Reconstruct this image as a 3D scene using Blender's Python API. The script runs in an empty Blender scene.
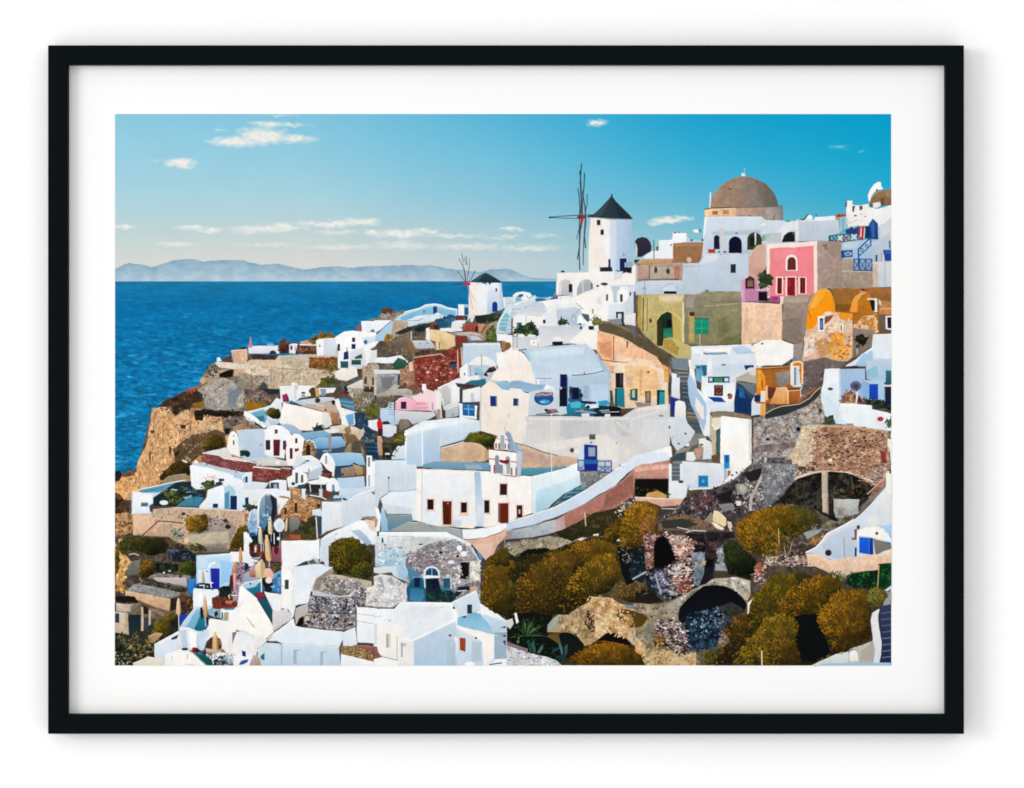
# A black-framed landscape print hanging on a white wall.
# 1 photograph pixel = 1 mm.  The print is real, flat ink laid on a white mount board.
import bpy, math, random
import numpy as np
from mathutils import Vector
random.seed(7); rng = np.random.default_rng(7)
C = bpy.context.scene.collection
MM = 0.001
LIGHT = 1.26          # how bright a perfectly white sheet renders; ink albedo = printed colour / LIGHT
def X(px): return (px - 506.0) * MM
def Z(py): return (389.5 - py) * MM

# ------------------------------------------------------------------ colour
def s2l(c):
    c = np.asarray(c, float)
    return np.where(c <= 0.04045, c/12.92, ((c+0.055)/1.055)**2.4)
def hexc(h):
    if len(h) == 3: h = ''.join(ch*2 for ch in h)
    return np.array([int(h[i:i+2], 16) for i in (0, 2, 4)])/255.0

# ------------------------------------------------------------------ materials
def new_mat(name):
    m = bpy.data.materials.new(name); m.use_nodes = True
    nt = m.node_tree; b = nt.nodes['Principled BSDF']
    b.inputs['Roughness'].default_value = 0.75
    b.inputs['Specular IOR Level'].default_value = 0.03
    return m, nt, b
def math_node(nt, op, a, b_=None):
    n = nt.nodes.new('ShaderNodeMath'); n.operation = op
    for i, v in enumerate((a, b_)):
        if v is None: continue
        if isinstance(v, (int, float)): n.inputs[i].default_value = v
        else: nt.links.new(v, n.inputs[i])
    return n.outputs[0]
def ink(name, octaves, tint=0.0, cells=None, stretch=(1, 1), streak=0):
    """printed ink: the vertex colour times procedural grain. octaves = [(wavelength in px, amplitude)]"""
    m, nt, b = new_mat(name)
    at = nt.nodes.new('ShaderNodeAttribute'); at.attribute_name = 'Col'
    tc = nt.nodes.new('ShaderNodeTexCoord')
    mp = nt.nodes.new('ShaderNodeMapping'); mp.inputs['Scale'].default_value = (1000*stretch[0], 0, 1000*stretch[1])
    nt.links.new(tc.outputs['Object'], mp.inputs['Vector'])
    f = None
    for i, (wl, amp) in enumerate(octaves):
        nz = nt.nodes.new('ShaderNodeTexNoise'); nz.inputs['Scale'].default_value = 1.0/wl
        nz.inputs['Detail'].default_value = 2.0; nz.inputs['Roughness'].default_value = .6
        ad = nt.nodes.new('ShaderNodeVectorMath'); ad.operation = 'ADD'; ad.inputs[1].default_value = (137.3*i, 51.7*i, 91.1*i)
        nt.links.new(mp.outputs[0], ad.inputs[0]); nt.links.new(ad.outputs[0], nz.inputs['Vector'])
        g = math_node(nt, 'SUBTRACT', nz.outputs['Fac'], 0.5)
        g = math_node(nt, 'MULTIPLY', g, amp*2.6)
        g = math_node(nt, 'EXPONENT', g)
        f = g if f is None else math_node(nt, 'MULTIPLY', f, g)
    if streak:
        mp2 = nt.nodes.new('ShaderNodeMapping'); mp2.inputs['Scale'].default_value = (1000/2.2, 0, 1000/14); nt.links.new(tc.outputs['Object'], mp2.inputs['Vector'])
        nz = nt.nodes.new('ShaderNodeTexNoise'); nz.inputs['Scale'].default_value = 1; nz.inputs['Detail'].default_value = 2; nt.links.new(mp2.outputs[0], nz.inputs['Vector'])
        g = math_node(nt, 'SUBTRACT', nz.outputs['Fac'], 0.5); g = math_node(nt, 'MULTIPLY', g, streak); g = math_node(nt, 'EXPONENT', g); f = math_node(nt, 'MULTIPLY', f, g)
    if cells:
        wl, amp, mortar = cells
        vo = nt.nodes.new('ShaderNodeTexVoronoi'); vo.feature = 'F1'; vo.inputs['Scale'].default_value = 1.0/wl
        vo.inputs['Randomness'].default_value = .9
        st = nt.nodes.new('ShaderNodeVectorMath'); st.operation = 'MULTIPLY'; st.inputs[1].default_value = (.7, 1, 1.15)
        nt.links.new(mp.outputs[0], st.inputs[0]); nt.links.new(st.outputs[0], vo.inputs['Vector'])
        sp = nt.nodes.new('ShaderNodeSeparateColor'); nt.links.new(vo.outputs['Color'], sp.inputs[0])
        g = math_node(nt, 'SUBTRACT', sp.outputs[0], 0.5); g = math_node(nt, 'MULTIPLY', g, amp)
        g = math_node(nt, 'EXPONENT', g); f = math_node(nt, 'MULTIPLY', f, g)
        ve = nt.nodes.new('ShaderNodeTexVoronoi'); ve.feature = 'DISTANCE_TO_EDGE'; ve.inputs['Scale'].default_value = 1.0/wl
        ve.inputs['Randomness'].default_value = .9
        nt.links.new(st.outputs[0], ve.inputs['Vector'])
        mr = nt.nodes.new('ShaderNodeMapRange'); nt.links.new(ve.outputs['Distance'], mr.inputs[0])
        mr.inputs[1].default_value = 0.0; mr.inputs[2].default_value = .16; mr.inputs[3].default_value = mortar; mr.inputs[4].default_value = 1.0
        f = math_node(nt, 'MULTIPLY', f, mr.outputs[0])
    vm = nt.nodes.new('ShaderNodeVectorMath'); vm.operation = 'SCALE'
    nt.links.new(at.outputs['Color'], vm.inputs[0]); nt.links.new(f, vm.inputs['Scale'])
    out = vm.outputs[0]
    if tint:
        nz = nt.nodes.new('ShaderNodeTexNoise'); nz.inputs['Scale'].default_value = 1/9.0; nz.inputs['Detail'].default_value = 3
        ad = nt.nodes.new('ShaderNodeVectorMath'); ad.operation = 'ADD'; ad.inputs[1].default_value = (977, 33, 471)
        nt.links.new(mp.outputs[0], ad.inputs[0]); nt.links.new(ad.outputs[0], nz.inputs['Vector'])
        cr = nt.nodes.new('ShaderNodeValToRGB')
        t = tint
        cr.color_ramp.elements[0].position = .3; cr.color_ramp.elements[0].color = (1-t, 1, 1+t*.9, 1)
        cr.color_ramp.elements[1].position = .7; cr.color_ramp.elements[1].color = (1+t*.9, 1, 1-t, 1)
        nt.links.new(nz.outputs['Fac'], cr.inputs[0])
        v2 = nt.nodes.new('ShaderNodeVectorMath'); v2.operation = 'MULTIPLY'
        nt.links.new(out, v2.inputs[0]); nt.links.new(cr.outputs[0], v2.inputs[1]); out = v2.outputs[0]
    cl = nt.nodes.new('ShaderNodeVectorMath'); cl.operation = 'MINIMUM'; cl.inputs[1].default_value = (.84, .84, .84)
    nt.links.new(out, cl.inputs[0])
    nt.links.new(cl.outputs[0], b.inputs['Base Color'])
    return m
MAT = {
 'p': ink('plaster_ink', [(14, .10), (2.2, .05)], tint=.035, streak=.16),
 'n': ink('flat_ink', [(3, .14)], tint=.03),
 'r': ink('rock_ink', [(16, .55), (5, .8), (1.8, .7)], tint=.16, stretch=(1, .85)),
 's': ink('masonry_ink', [(10, .45), (1.6, .5)], tint=.12, cells=(4.2, .9, .5)),
 'm': ink('stain_ink', [(14, .26), (4, .26), (1.6, .16)], tint=.07, streak=.3),
 'f': ink('foliage_ink', [(9, .35), (2.6, .42), (1.3, .25)], tint=.08),
 'w': ink('sea_ink', [(30, .10), (5, .16), (1.6, .16)], tint=.0, stretch=(.22, 1)),
 'k': ink('sky_ink', [(40, .03), (2, .015)]),
}
MATKEYS = list(MAT)

# ------------------------------------------------------------------ vector print engine
def vnoise(x, y, seed=0):
    """smooth value noise, arrays ok"""
    x = np.asarray(x, float); y = np.asarray(y, float)
    xi = np.floor(x).astype(np.int64); yi = np.floor(y).astype(np.int64)
    fx = x-xi; fy = y-yi; fx = fx*fx*(3-2*fx); fy = fy*fy*(3-2*fy)
    def h(a, b):
        n = (a*374761393 + b*668265263 + seed*1274126177) & 0xffffffff
        n = ((n ^ (n >> 13))*1274126177) & 0xffffffff
        return ((n ^ (n >> 16)) & 0xffff)/65535.0
    return (h(xi, yi)*(1-fx)+h(xi+1, yi)*fx)*(1-fy)+(h(xi, yi+1)*(1-fx)+h(xi+1, yi+1)*fx)*fy
def fbm(x, y, seed=0, o=4):
    v = 0; a = .5
    for i in range(o): v = v+a*vnoise(x*2**i, y*2**i, seed+i*17); a *= .5
    return v/(1-.5**o)

CLIP = (114.9, 113.9, 891.3, 665.4)
def clip_poly(pts):
    """Sutherland-Hodgman against the printed area"""
    x0, y0, x1, y1 = CLIP
    for ax, lim, sg in ((0, x0, 1), (0, x1, -1), (1, y0, 1), (1, y1, -1)):
        out = []; n = len(pts)
        for i in range(n):
            a, b = pts[i], pts[(i+1) % n]
            ia, ib = (a[ax]-lim)*sg >= 0, (b[ax]-lim)*sg >= 0
            if ia: out.append(a)
            if ia != ib:
                t = (lim-a[ax])/(b[ax]-a[ax]); out.append((a[0]+(b[0]-a[0])*t, a[1]+(b[1]-a[1])*t))
        pts = out
        if len(pts) < 3: return []
    return pts
def subdiv(pts, step):
    out = []; n = len(pts)
    for i in range(n):
        a, b = pts[i], pts[(i+1) % n]; d = math.hypot(b[0]-a[0], b[1]-a[1]); k = max(1, int(d/step))
        for j in range(k): out.append((a[0]+(b[0]-a[0])*j/k, a[1]+(b[1]-a[1])*j/k))
    return out
def jitter(pts, amp, wl=4.0):
    if amp <= 0: return pts
    a = np.array(pts)
    dx = (vnoise(a[:, 0]/wl, a[:, 1]/wl, 3)-.5)*2*amp; dy = (vnoise(a[:, 0]/wl, a[:, 1]/wl, 9)-.5)*2*amp
    return [(x+p, y+q) for (x, y), p, q in zip(pts, dx, dy)]
def inside(pt, poly):
    x, y = pt; c = False; j = len(poly)-1
    for i in range(len(poly)):
        xi, yi = poly[i]; xj, yj = poly[j]
        if (yi > y) != (yj > y) and x < (xj-xi)*(y-yi)/(yj-yi)+xi: c = not c
        j = i
    return c
class Part:
    def __init__(s, name, label, parent):
        s.name, s.label, s.parent = name, label, parent; s.v = []; s.f = []; s.c = []; s.m = []; s.kids = []
    def face(s, pts, z, cols, mk):
        b = len(s.v)
        for (x, y), c in zip(pts, cols): s.v.append((X(x), -z, Z(y))); s.c.append(c)
        s.f.append(tuple(range(b, b+len(pts)))); s.m.append(mk)
boxes = []; layers = []; DZ = 0.0022*MM
def layer(bb, thick=1):
    if boxes:
        B = np.array(boxes); ov = (B[:, 0] < bb[2]) & (B[:, 2] > bb[0]) & (B[:, 1] < bb[3]) & (B[:, 3] > bb[1])
        base = int(np.array(layers)[ov].max())+1 if ov.any() else 1
    else: base = 1
    boxes.append(bb); layers.append(base+thick-1)
    return base
def bbox(p): a = np.array(p); return (a[:, 0].min(), a[:, 1].min(), a[:, 0].max(), a[:, 1].max())
JIT = {'p': .28, 'n': .12, 'r': .7, 's': .45, 'm': .35, 'f': .8, 'w': .2, 'k': 0}
Z0 = 0.02*MM
def lin(c):
    c = np.clip(c, 0, 1); m = float(c.max())
    r_, g_, b_ = c
    if m > .7 and m-min(r_, g_) < .25 and b_ > r_ and g_ < .5*(r_+b_): c = np.array([r_, .5*(r_+b_), b_])   # no violet cast in the pale shades
    if m > .72:                                    # pale plaster in the print is close to neutral
        g = float(c.mean()); sat = m-float(c.min())
        if sat < .2: k = .17*min(1, (m-.72)/.1)*min(1, (.2-sat)/.06); c = c*(1-k)+np.array([g*1.012+.012, g+.008, g*.992+.004])*k
    return tuple(np.clip(s2l(np.minimum(1.035*c**1.12, 1))/LIGHT, 0, .84))+(1.0,)
records = []           # every inked shape so far: (bbox, outline, colour function)
def grad(col, raw):
    c1, c2, d = col
    if c2 is None: return lambda x, y: c1
    i = 0 if d == 'h' else 1; lo, hi = raw[i], raw[i+2]; sp = max(hi-lo, 1e-6)
    def f(x, y):
        t = min(1, max(0, ((x, y)[i]-lo)/sp)); return c1*(1-t)+c2*t
    return f
def under(x, y, cand):
    for r in cand:
        b = r[0]
        if b[0] <= x <= b[2] and b[1] <= y <= b[3] and inside((x, y), r[1]): return r[2](x, y), True
    if y < 281.3: return sky_col(np.array([x]), np.array([y]))[0], False
    return sea_col(np.array([x]), np.array([y]))[0], False
def add(part, mk, pts, col, jit=None, soft=True):
    """col: (c1, c2, dir)"""
    base_pts = pts
    if mk != 'k':
        pts = jitter(subdiv(pts, 2.2), JIT[mk] if jit is None else jit)
    raw = bbox(pts); pts = clip_poly(pts)
    if len(pts) < 3: return
    bb = bbox(pts); z = Z0+layer(bb)*DZ; fn = grad(col, raw); n = len(pts)
    a = np.array(pts); x, y = a[:, 0], a[:, 1]
    ar = .5*float(np.sum(x*np.roll(y, -1)-y*np.roll(x, -1))); sg = 1 if ar > 0 else -1
    per = float(np.sum(np.hypot(x-np.roll(x, -1), y-np.roll(y, -1)))); th = 2*abs(ar)/max(per, 1e-6)
    own = [fn(px, py) for px, py in pts]
    if not soft or th < .55 or mk == 'f':
        part.face(pts, z, [lin(c) for c in own], mk)
    else:
        cand = [r for r in reversed(records) if r[0][0] < bb[2]+1 and r[0][2] > bb[0]-1 and r[0][1] < bb[3]+1 and r[0][3] > bb[1]-1]
        rim, inner, dist = [], [], []
        for k in range(n):
            p, q, r = pts[k-1], pts[k], pts[(k+1) % n]
            tx, ty = r[0]-p[0], r[1]-p[1]; L = math.hypot(tx, ty) or 1
            nx, ny = ty/L*sg, -tx/L*sg
            onb = min(abs(q[0]-CLIP[0]), abs(q[0]-CLIP[2]), abs(q[1]-CLIP[1]), abs(q[1]-CLIP[3])) < .05
            if onb: uc, dd = own[k], 0
            else:
                uc, land = under(q[0]+nx*.35, q[1]+ny*.35, cand); dd = float(np.abs(uc-own[k]).max())
            w = 2.0 if dd < .10 else (1.15 if dd < .24 else .5)
            if mk in 'n': w = min(w, .45)
            if mk in 'rs': w = min(w, .9)
            w = min(w, .42*th)
            if onb: w = 0.01
            rim.append(uc if dd < .24 else uc*.6+own[k]*.4); inner.append((q[0]-nx*w, q[1]-ny*w)); dist.append(0 if onb else dd)
        part.face(pts, z-.45*DZ, [lin(c) for c in own], mk)
        for k in range(n):
            m = (k+1) % n
            if dist[k] == 0 and dist[m] == 0: continue
            q = [pts[k], pts[m], inner[m], inner[k]]
            part.face(q, z+(k % 4)*.1*DZ, [lin(rim[k]), lin(rim[m]), lin(fn(*inner[m])), lin(fn(*inner[k]))], mk)
        if mk in 'pm' and th > 1.6: trim(part, mk, pts, fn, dist, sg, z)
    records.append((raw, base_pts, fn))
def trim(part, mk, pts, fn, dist, sg, z):
    """the printed photograph is sharpened: lit upper arrises as thin uneven strokes"""
    n = len(pts); z = z+.5*DZ
    for i in range(n):
        j = (i+1) % n
        if dist[i] < .11 or dist[j] < .11: continue
        p, q = pts[i], pts[j]; tx, ty = q[0]-p[0], q[1]-p[1]; L = math.hypot(tx, ty)
        if L < .4 or L > 4: continue
        nx, ny = ty/L*sg, -tx/L*sg
        v = float(vnoise(p[0]/6, p[1]/6, 55)); cm = fn(*p)
        if ny < -.3: k = .7*v; c = cm*(1-k)+np.array([.985, .975, .955])*k; w = .55*(.5+v)
        elif ny > .35: c = cm*(1-.30*v); w = .5*(.4+v)
        else: continue
        if mk == 'm' and ny < 0: c = cm*.6+c*.4
        part.face([(p[0]-nx*.12, p[1]-ny*.12), (q[0]-nx*.12, q[1]-ny*.12), (q[0]-nx*w, q[1]-ny*w), (p[0]-nx*w, p[1]-ny*w)], z, [lin(c)]*4, mk)
edges = True
def ellipse(cx, cy, rx, ry, n=0, a0=0, a1=360):
    n = n or max(10, int((rx+ry)*1.5)); n = min(n, 60)
    return [(cx+rx*math.cos(math.radians(a0+(a1-a0)*i/n)), cy+ry*math.sin(math.radians(a0+(a1-a0)*i/n))) for i in range(n+(0 if a1-a0 >= 360 else 1))]
def rough(pts, amp):
    """uneven, leafy or rocky outline"""
    q = subdiv(pts, 1.6); a = np.array(q); c = a.mean(0)
    n = (fbm(a[:, 0]/4, a[:, 1]/4, 21)-.5)*2*amp*1.6 + (rng.random(len(q))-.5)*amp*.7
    out = []
    for i in range(len(q)):
        p, r = q[i-1], q[(i+1) % len(q)]
        tx, ty = r[0]-p[0], r[1]-p[1]; L = math.hypot(tx, ty) or 1
        out.append((q[i][0]+ty/L*n[i], q[i][1]-tx/L*n[i]))
    return out
def scatter(part, mk, kind, cols, n, size, poly):
    bb = bbox(poly); thick = 4; base = layer(bb, thick)
    c1, c2, d = cols
    if c2 is None: c2 = c1
    k = 0; tries = 0
    while k < n and tries < n*30:
        tries += 1
        x = rng.uniform(bb[0], bb[2]); y = rng.uniform(bb[1], bb[3])
        if not inside((x, y), poly): continue
        x += rng.normal()*1.2; y += rng.normal()*1.0
        if kind == 'V' and not inside((x, y), poly): continue
        nv = float(fbm(x/4.5, y/3.6, 91))-.5
        t = min(1, max(0, .5+nv*(2.6 if kind == 'S' else 1.5)+rng.normal()*(.13 if kind == 'S' else .24)))
        if d == 'v': t = min(1, max(0, (y-bb[1])/(bb[3]-bb[1])+rng.normal()*.18))
        if d == 'h': t = min(1, max(0, (x-bb[0])/(bb[2]-bb[0])+rng.normal()*.18))
        c = np.clip((c1*(1-t)+c2*t)*rng.uniform(.9, 1.1), 0, 1)
        s = size*rng.uniform(.6, 1.35); a = rng.uniform(0, math.pi)
        m = 5 if kind == 'S' else 6
        asp = .55 if kind == 'S' else .7
        if kind == 'G': a = rng.normal()*.25; asp = .55
        if kind == 'V': a = math.pi/2+rng.normal()*.3; asp = .3; m = 5
        p = []
        for i in range(m):
            th = 2*math.pi*i/m; r = s*rng.uniform(.75, 1.15)
            u, v = r*math.cos(th), r*math.sin(th)*asp
            p.append((x+u*math.cos(a)-v*math.sin(a), y+u*math.sin(a)+v*math.cos(a)))
        p = clip_poly(p)
        if len(p) < 3: continue
        part.face(p, Z0+(base+(k % 12)*.27+k*1e-4)*DZ, [lin(c)]*len(p), mk); k += 1
def shrub(part, mk, cols, n, size, poly):
    """soft round shrub: radial twig strokes, sunlit from the upper left like the photograph"""
    c1, c2, d = cols; c1 = np.clip(c1*np.array([1.03, 1.07, 1.05]), 0, 1); bb = bbox(poly); cx, cy = (bb[0]+bb[2])/2, (bb[1]+bb[3])/2; rx, ry = (bb[2]-bb[0])/2, (bb[3]-bb[1])/2
    shr = [(cx+(x-cx)*.94, cy+(y-cy)*.94) for x, y in poly]
    add(part, mk, rough(subdiv(shr, 2.5), 1.3), (c1*.42+c2*.58, c2*.7, 'v'), jit=0)
    out = rough(subdiv(poly, 2.5), 1.6); n = int(n*1.5)
    base = layer((bb[0]-2, bb[1]-2, bb[2]+2, bb[3]+2), 4); k = 0; tries = 0
    while k < n and tries < n*20:
        tries += 1
        x = rng.uniform(bb[0]-1, bb[2]+1); y = rng.uniform(bb[1]-1, bb[3]+1)
        if not inside((x, y), out): continue
        u, v = (x-cx)/rx, (y-cy)/ry
        cl = float(fbm(x/7, y/6, 71))-.5; fi = float(vnoise(x/1.6, y/1.6, 73))-.5
        t = .38+.52*(u*.78+v*.6)+cl*1.15+fi*.22+rng.normal()*.08
        t = min(1, max(0, t)); c = c1*(1-t)+c2*.6*t
        c = np.clip(c*rng.uniform(.85, 1.16)*np.array([1, rng.uniform(.94, 1.06), rng.uniform(.8, 1.2)]), 0, 1)
        a = math.atan2(y-cy-ry*.6, x-cx)+rng.normal()*.42; L = size*rng.uniform(1.1, 2.6); w = size*rng.uniform(.12, .26)
        if v > .55: L *= .7
        ca, sa = math.cos(a), math.sin(a)
        p = [(x-ca*L*.5, y-sa*L*.5), (x+sa*w, y-ca*w), (x+ca*L*.5, y+sa*L*.5), (x-sa*w, y+ca*w)]
        p = clip_poly(p)
        if len(p) < 3: continue
        part.face(p, Z0+(base+(k % 12)*.27+k*1e-4)*DZ, [lin(c)]*len(p), mk); k += 1
def polyline(w, pts):
    out_l, out_r = [], []
    for i, p in enumerate(pts):
        a = pts[max(0, i-1)]; b = pts[min(len(pts)-1, i+1)]
        tx, ty = b[0]-a[0], b[1]-a[1]; L = math.hypot(tx, ty) or 1
        out_l.append((p[0]-ty/L*w/2, p[1]+tx/L*w/2)); out_r.append((p[0]+ty/L*w/2, p[1]-tx/L*w/2))
    return out_l+out_r[::-1]
parts = []; ids = {}
def run(text):
    ox, oy, s = 0.0, 0.0, 1.0; cur = None; obj_ = None
    for ln in text.split('\n'):
        ln = ln.strip()
        if not ln or ln[0] == '#': continue
        if ln[0] == 'T':
            t = ln.split(); ox, oy = float(t[1]), float(t[2]); s = float(t[3]) if len(t) > 3 else 7.877; continue
        if ln[:2] == 'O ':
            body, _, label = ln[2:].partition('|'); t = body.split()
            key = None
            if t[0][0] == '=': key = t[0][1:]; t = t[1:]
            if key and key in ids: obj_ = ids[key]
            else:
                obj_ = Part(t[0], label.strip(), None); parts.append(obj_)
                if key: ids[key] = obj_
            cur = obj_; continue
        if ln[:2] == '> ':
            body, _, label = ln[2:].partition('|')
            cur = Part(body.strip(), label.strip(), obj_); obj_.kids.append(cur); continue
        if ln[0] == '<': cur = obj_; continue
        t = ln.split(); mk, sh = t[0][0], t[0][1]
        cc = t[1]; d = None
        if cc[-1] in 'hv': d = cc[-1]; cc = cc[:-1]
        a, _, b = cc.partition('>'); col = (hexc(a), hexc(b) if b else None, d)
        if sh == 'L': w = float(t[2]); rest = t[3:]
        elif sh in 'SGUV': w = tuple(float(q) for q in t[2].split(',')); rest = t[3:]
        elif sh in 'BQ': w = float(t[2]); rest = t[3:]
        else: rest = t[2:]
        P = []
        for q in rest:
            x, y = q.split(','); P.append((float(x), float(y)))
        if sh == 'E':
            (cx, cy), (rx, ry) = P; P2 = [(ox+cx/s+u/s, oy+cy/s+v/s) for u, v in ellipse(0, 0, rx, ry)]
            add(cur, mk, P2, col); continue
        P = [(ox+x/s, oy+y/s) for x, y in P]
        if sh == 'P': add(cur, mk, P, col)
        elif sh == 'R':
            (x0, y0), (x1, y1) = P; add(cur, mk, [(x0, y0), (x1, y0), (x1, y1), (x0, y1)], col)
        elif sh == 'A':
            (x0, y0), (x1, y1) = P; r = (x1-x0)/2; ry = min(abs(r)*1.05, (y1-y0)*.8)
            arc = ellipse((x0+x1)/2, y0+ry, r, ry, 12, 180, 360)
            add(cur, mk, [(x0, y1)]+arc+[(x1, y1)], col)
        elif sh == 'L': add(cur, mk, polyline(w/s if s > 1 else w, P), col, jit=.06, soft=False)
        elif sh == 'B': add(cur, mk, rough(P, w), col, jit=0)
        elif sh == 'Q':      # folded parasol: top point, bottom point, width
            (ax, ay), (bx, by) = P; W = w/s
            def at(t, u): return (ax+(bx-ax)*t+u*W/2, ay+(by-ay)*t)
            L_ = [(0, .22), (.05, .5), (.12, .42), (.2, .72), (.45, .86), (.7, 1.0), (.88, .95), (1, .55)]
            add(cur, mk, [at(t_, -u_) for t_, u_ in L_]+[at(t_, u_) for t_, u_ in L_[::-1]], col, jit=.15)
            dk = (col[0]*.78, (col[1] if col[1] is not None else col[0])*.74, None)
            add(cur, mk, [at(.16, .15), at(.45, .25), at(.9, .35), at(.92, .95), at(.7, 1.0), at(.2, .72)], dk, jit=.1)
        elif sh == 'U': shrub(cur, mk, col, int(w[0]), w[1], P)
        elif sh in 'SGV': scatter(cur, mk, sh, col, int(w[0]), w[1], P)
        elif sh == 'H':      # balustrade / railing of cross panels: two points (top line), height = third point y
            pass

# ------------------------------------------------------------------ sky, clouds, sea as dense ink grids
SX = [115, 310, 500, 700, 892]; SY = [113, 160, 200, 232, 264]
SK = [['8ccae2', '82c6e0', '58b6da', '1aa4d2', '00a0d0'],
      ['9cd0e3', '95cde1', '74c1dd', '38afd6', '14a7d0'],
      ['aed5e0', 'abd4df', '8cc6dc', '5ebad8', '30aed2'],
      ['c0d5d7', 'c2d5d6', 'abcdd7', '84c2d5', '5cb9ce'],
      ['d8d9d3', 'dadad5', 'c4d3d7', 'a0cad7', '80c2d0']]
SKC = np.array([[hexc(c) for c in r] for r in SK])
def sky_col(x, y):
    i = np.clip(np.searchsorted(SX, x)-1, 0, 3); j = np.clip(np.searchsorted(SY, y)-1, 0, 3)
    ax, ay = np.array(SX, float), np.array(SY, float)
    fx = np.clip((x-ax[i])/(ax[i+1]-ax[i]), 0, 1)[..., None]; fy = np.clip((y-ay[j])/(ay[j+1]-ay[j]), 0, 1)[..., None]
    return (SKC[j, i]*(1-fx)+SKC[j, i+1]*fx)*(1-fy)+(SKC[j+1, i]*(1-fx)+SKC[j+1, i+1]*fx)*fy
def grid(part, x0, y0, x1, y1, step, fn, mk, z, keep=None):
    nx = int((x1-x0)/step)+1; ny = int((y1-y0)/step)+1
    xs = np.linspace(x0, x1, nx); ys = np.linspace(y0, y1, ny); gx, gy = np.meshgrid(xs, ys)
    col = s2l(np.clip(fn(gx, gy), 0, 1))/LIGHT; b = len(part.v)
    kp = keep(gx, gy) if keep is not None else None
    for j in range(ny):
        for i in range(nx): part.v.append((X(xs[i]), -z, Z(ys[j]))); part.c.append((*np.minimum(col[j, i], .84), 1.0))
    for j in range(ny-1):
        for i in range(nx-1):
            if kp is not None and not (kp[j, i] or kp[j+1, i] or kp[j, i+1] or kp[j+1, i+1]): continue
            q = b+j*nx+i; part.f.append((q, q+1, q+nx+1, q+nx)); part.m.append(mk)
def new_part(name, label=''):
    p = Part(name, label, None); parts.append(p); return p
sky = new_part('sky', 'printed blue sky fading to pale cream above the horizon')
grid(sky, 115, 114, 891.2, 284, 4, sky_col, 'k', Z0)
boxes.append((115, 114, 891, 284)); layers.append(1)
# (cx, cy, rx, ry, strength)
CL = [('large white cloud high at the left', [(238, 142, 26, 5, 1.1), (262, 136, 22, 8, 1.2), (293, 139, 24, 4, .9), (270, 124, 16, 3.5, .9), (290, 125, 22, 2, .6), (222, 130, 6, 1.6, .5), (282, 115, 16, 1.6, .7)]),
      ('small white cloud under the large cloud', [(180, 163, 14, 4.2, 1.1), (182, 167, 12, 2, .7), (156, 161, 5, 1.4, .4)]),
      ('faint cloud at the left edge', [(122, 227, 13, 2.2, .8)]),
      ('low cloud left of centre', [(192, 228, 15, 2.6, .9), (212, 231, 14, 2.2, .8)]),
      ('low long cloud', [(262, 229, 26, 3.2, .9), (285, 227, 20, 4, .9), (250, 232, 20, 2, .5)]),
      ('low flat bright cloud', [(330, 224, 30, 2.8, 1.0), (362, 222, 18, 3.5, 1.0), (338, 232, 20, 2, .6)]),
      ('row of low bright clouds', [(372, 233, 10, 2.4, .9), (400, 234, 22, 4, 1.0), (425, 231, 14, 3, .9), (455, 236, 26, 2.2, .7), (500, 238, 12, 1.8, .7)]),
      ('thin veil of cloud above the far island', [(178, 244.5, 20, 2.2, .6), (265, 245, 30, 2.2, .45), (340, 247, 36, 2.6, .55), (405, 245, 28, 4, .6), (470, 247, 34, 3.2, .6), (530, 247, 30, 3, .5)]),
      ('small bright cloud behind the sails', [(510, 229, 12, 2.2, .9), (508, 236, 10, 2, .6), (545, 236, 14, 2, .5), (530, 248, 26, 2.6, .7)]),
      ('small white cloud near the top centre', [(597, 123, 9, 3.2, .95)]),
      ('white cloud between windmill and dome', [(668, 221, 17, 3.4, 1.1), (682, 218, 10, 3, 1.0), (655, 224, 9, 1.8, .8)]),
      ('faint cloud wisps at the upper right', [(840, 147, 9, 1.7, .4), (862, 151, 4, 1.6, .35)])]
for ci, (lab, es) in enumerate(CL):
    p = new_part('cloud', 'printed '+lab)
    x0 = min(e[0]-e[2]*1.5 for e in es); x1 = max(e[0]+e[2]*1.5 for e in es)
    y0 = min(e[1]-e[3]*1.8 for e in es); y1 = max(e[1]+e[3]*1.8 for e in es)
    x0 = max(x0, 115.2); x1 = min(x1, 891); y0 = max(y0, 114.2)
    def dens(x, y):
        d = np.zeros_like(x); wx = x+(fbm(x/7, y/3, 31+ci)-.5)*16; wy = y+(fbm(x/6, y/3, 77+ci)-.5)*6
        for cx, cy, rx, ry, s in es:
            r = np.sqrt(((wx-cx)/rx)**2+((wy-cy)/ry)**2)
            d = np.maximum(d, s*np.clip(1.35-r, 0, 1)*1.12*np.where(y > cy, .9, 1))
        d = np.clip(d, 0, 1.1)*(.42+1.0*fbm(x/4, y/1.6, 5+ci))
        edge = np.clip(np.minimum(np.minimum(x-x0, x1-x), np.minimum(y-y0, y1-y))/1.5, 0, 1)
        return np.clip(d, 0, 1)*np.where((x0 < 116) & (x < 118), 1, edge)
    def cf(x, y):
        d = dens(x, y)[..., None]; cc = hexc('f3efe8')*np.ones_like(d)
        return sky_col(x, y)*(1-d)+cc*d
    L = layer((x0, y0, x1, y1))
    grid(p, x0, y0, x1, y1, .9, cf, 'k', Z0+L*DZ, keep=lambda x, y: dens(x, y) > .04)
isl = new_part('island', 'printed hazy blue grey island ridge along the horizon')
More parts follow.
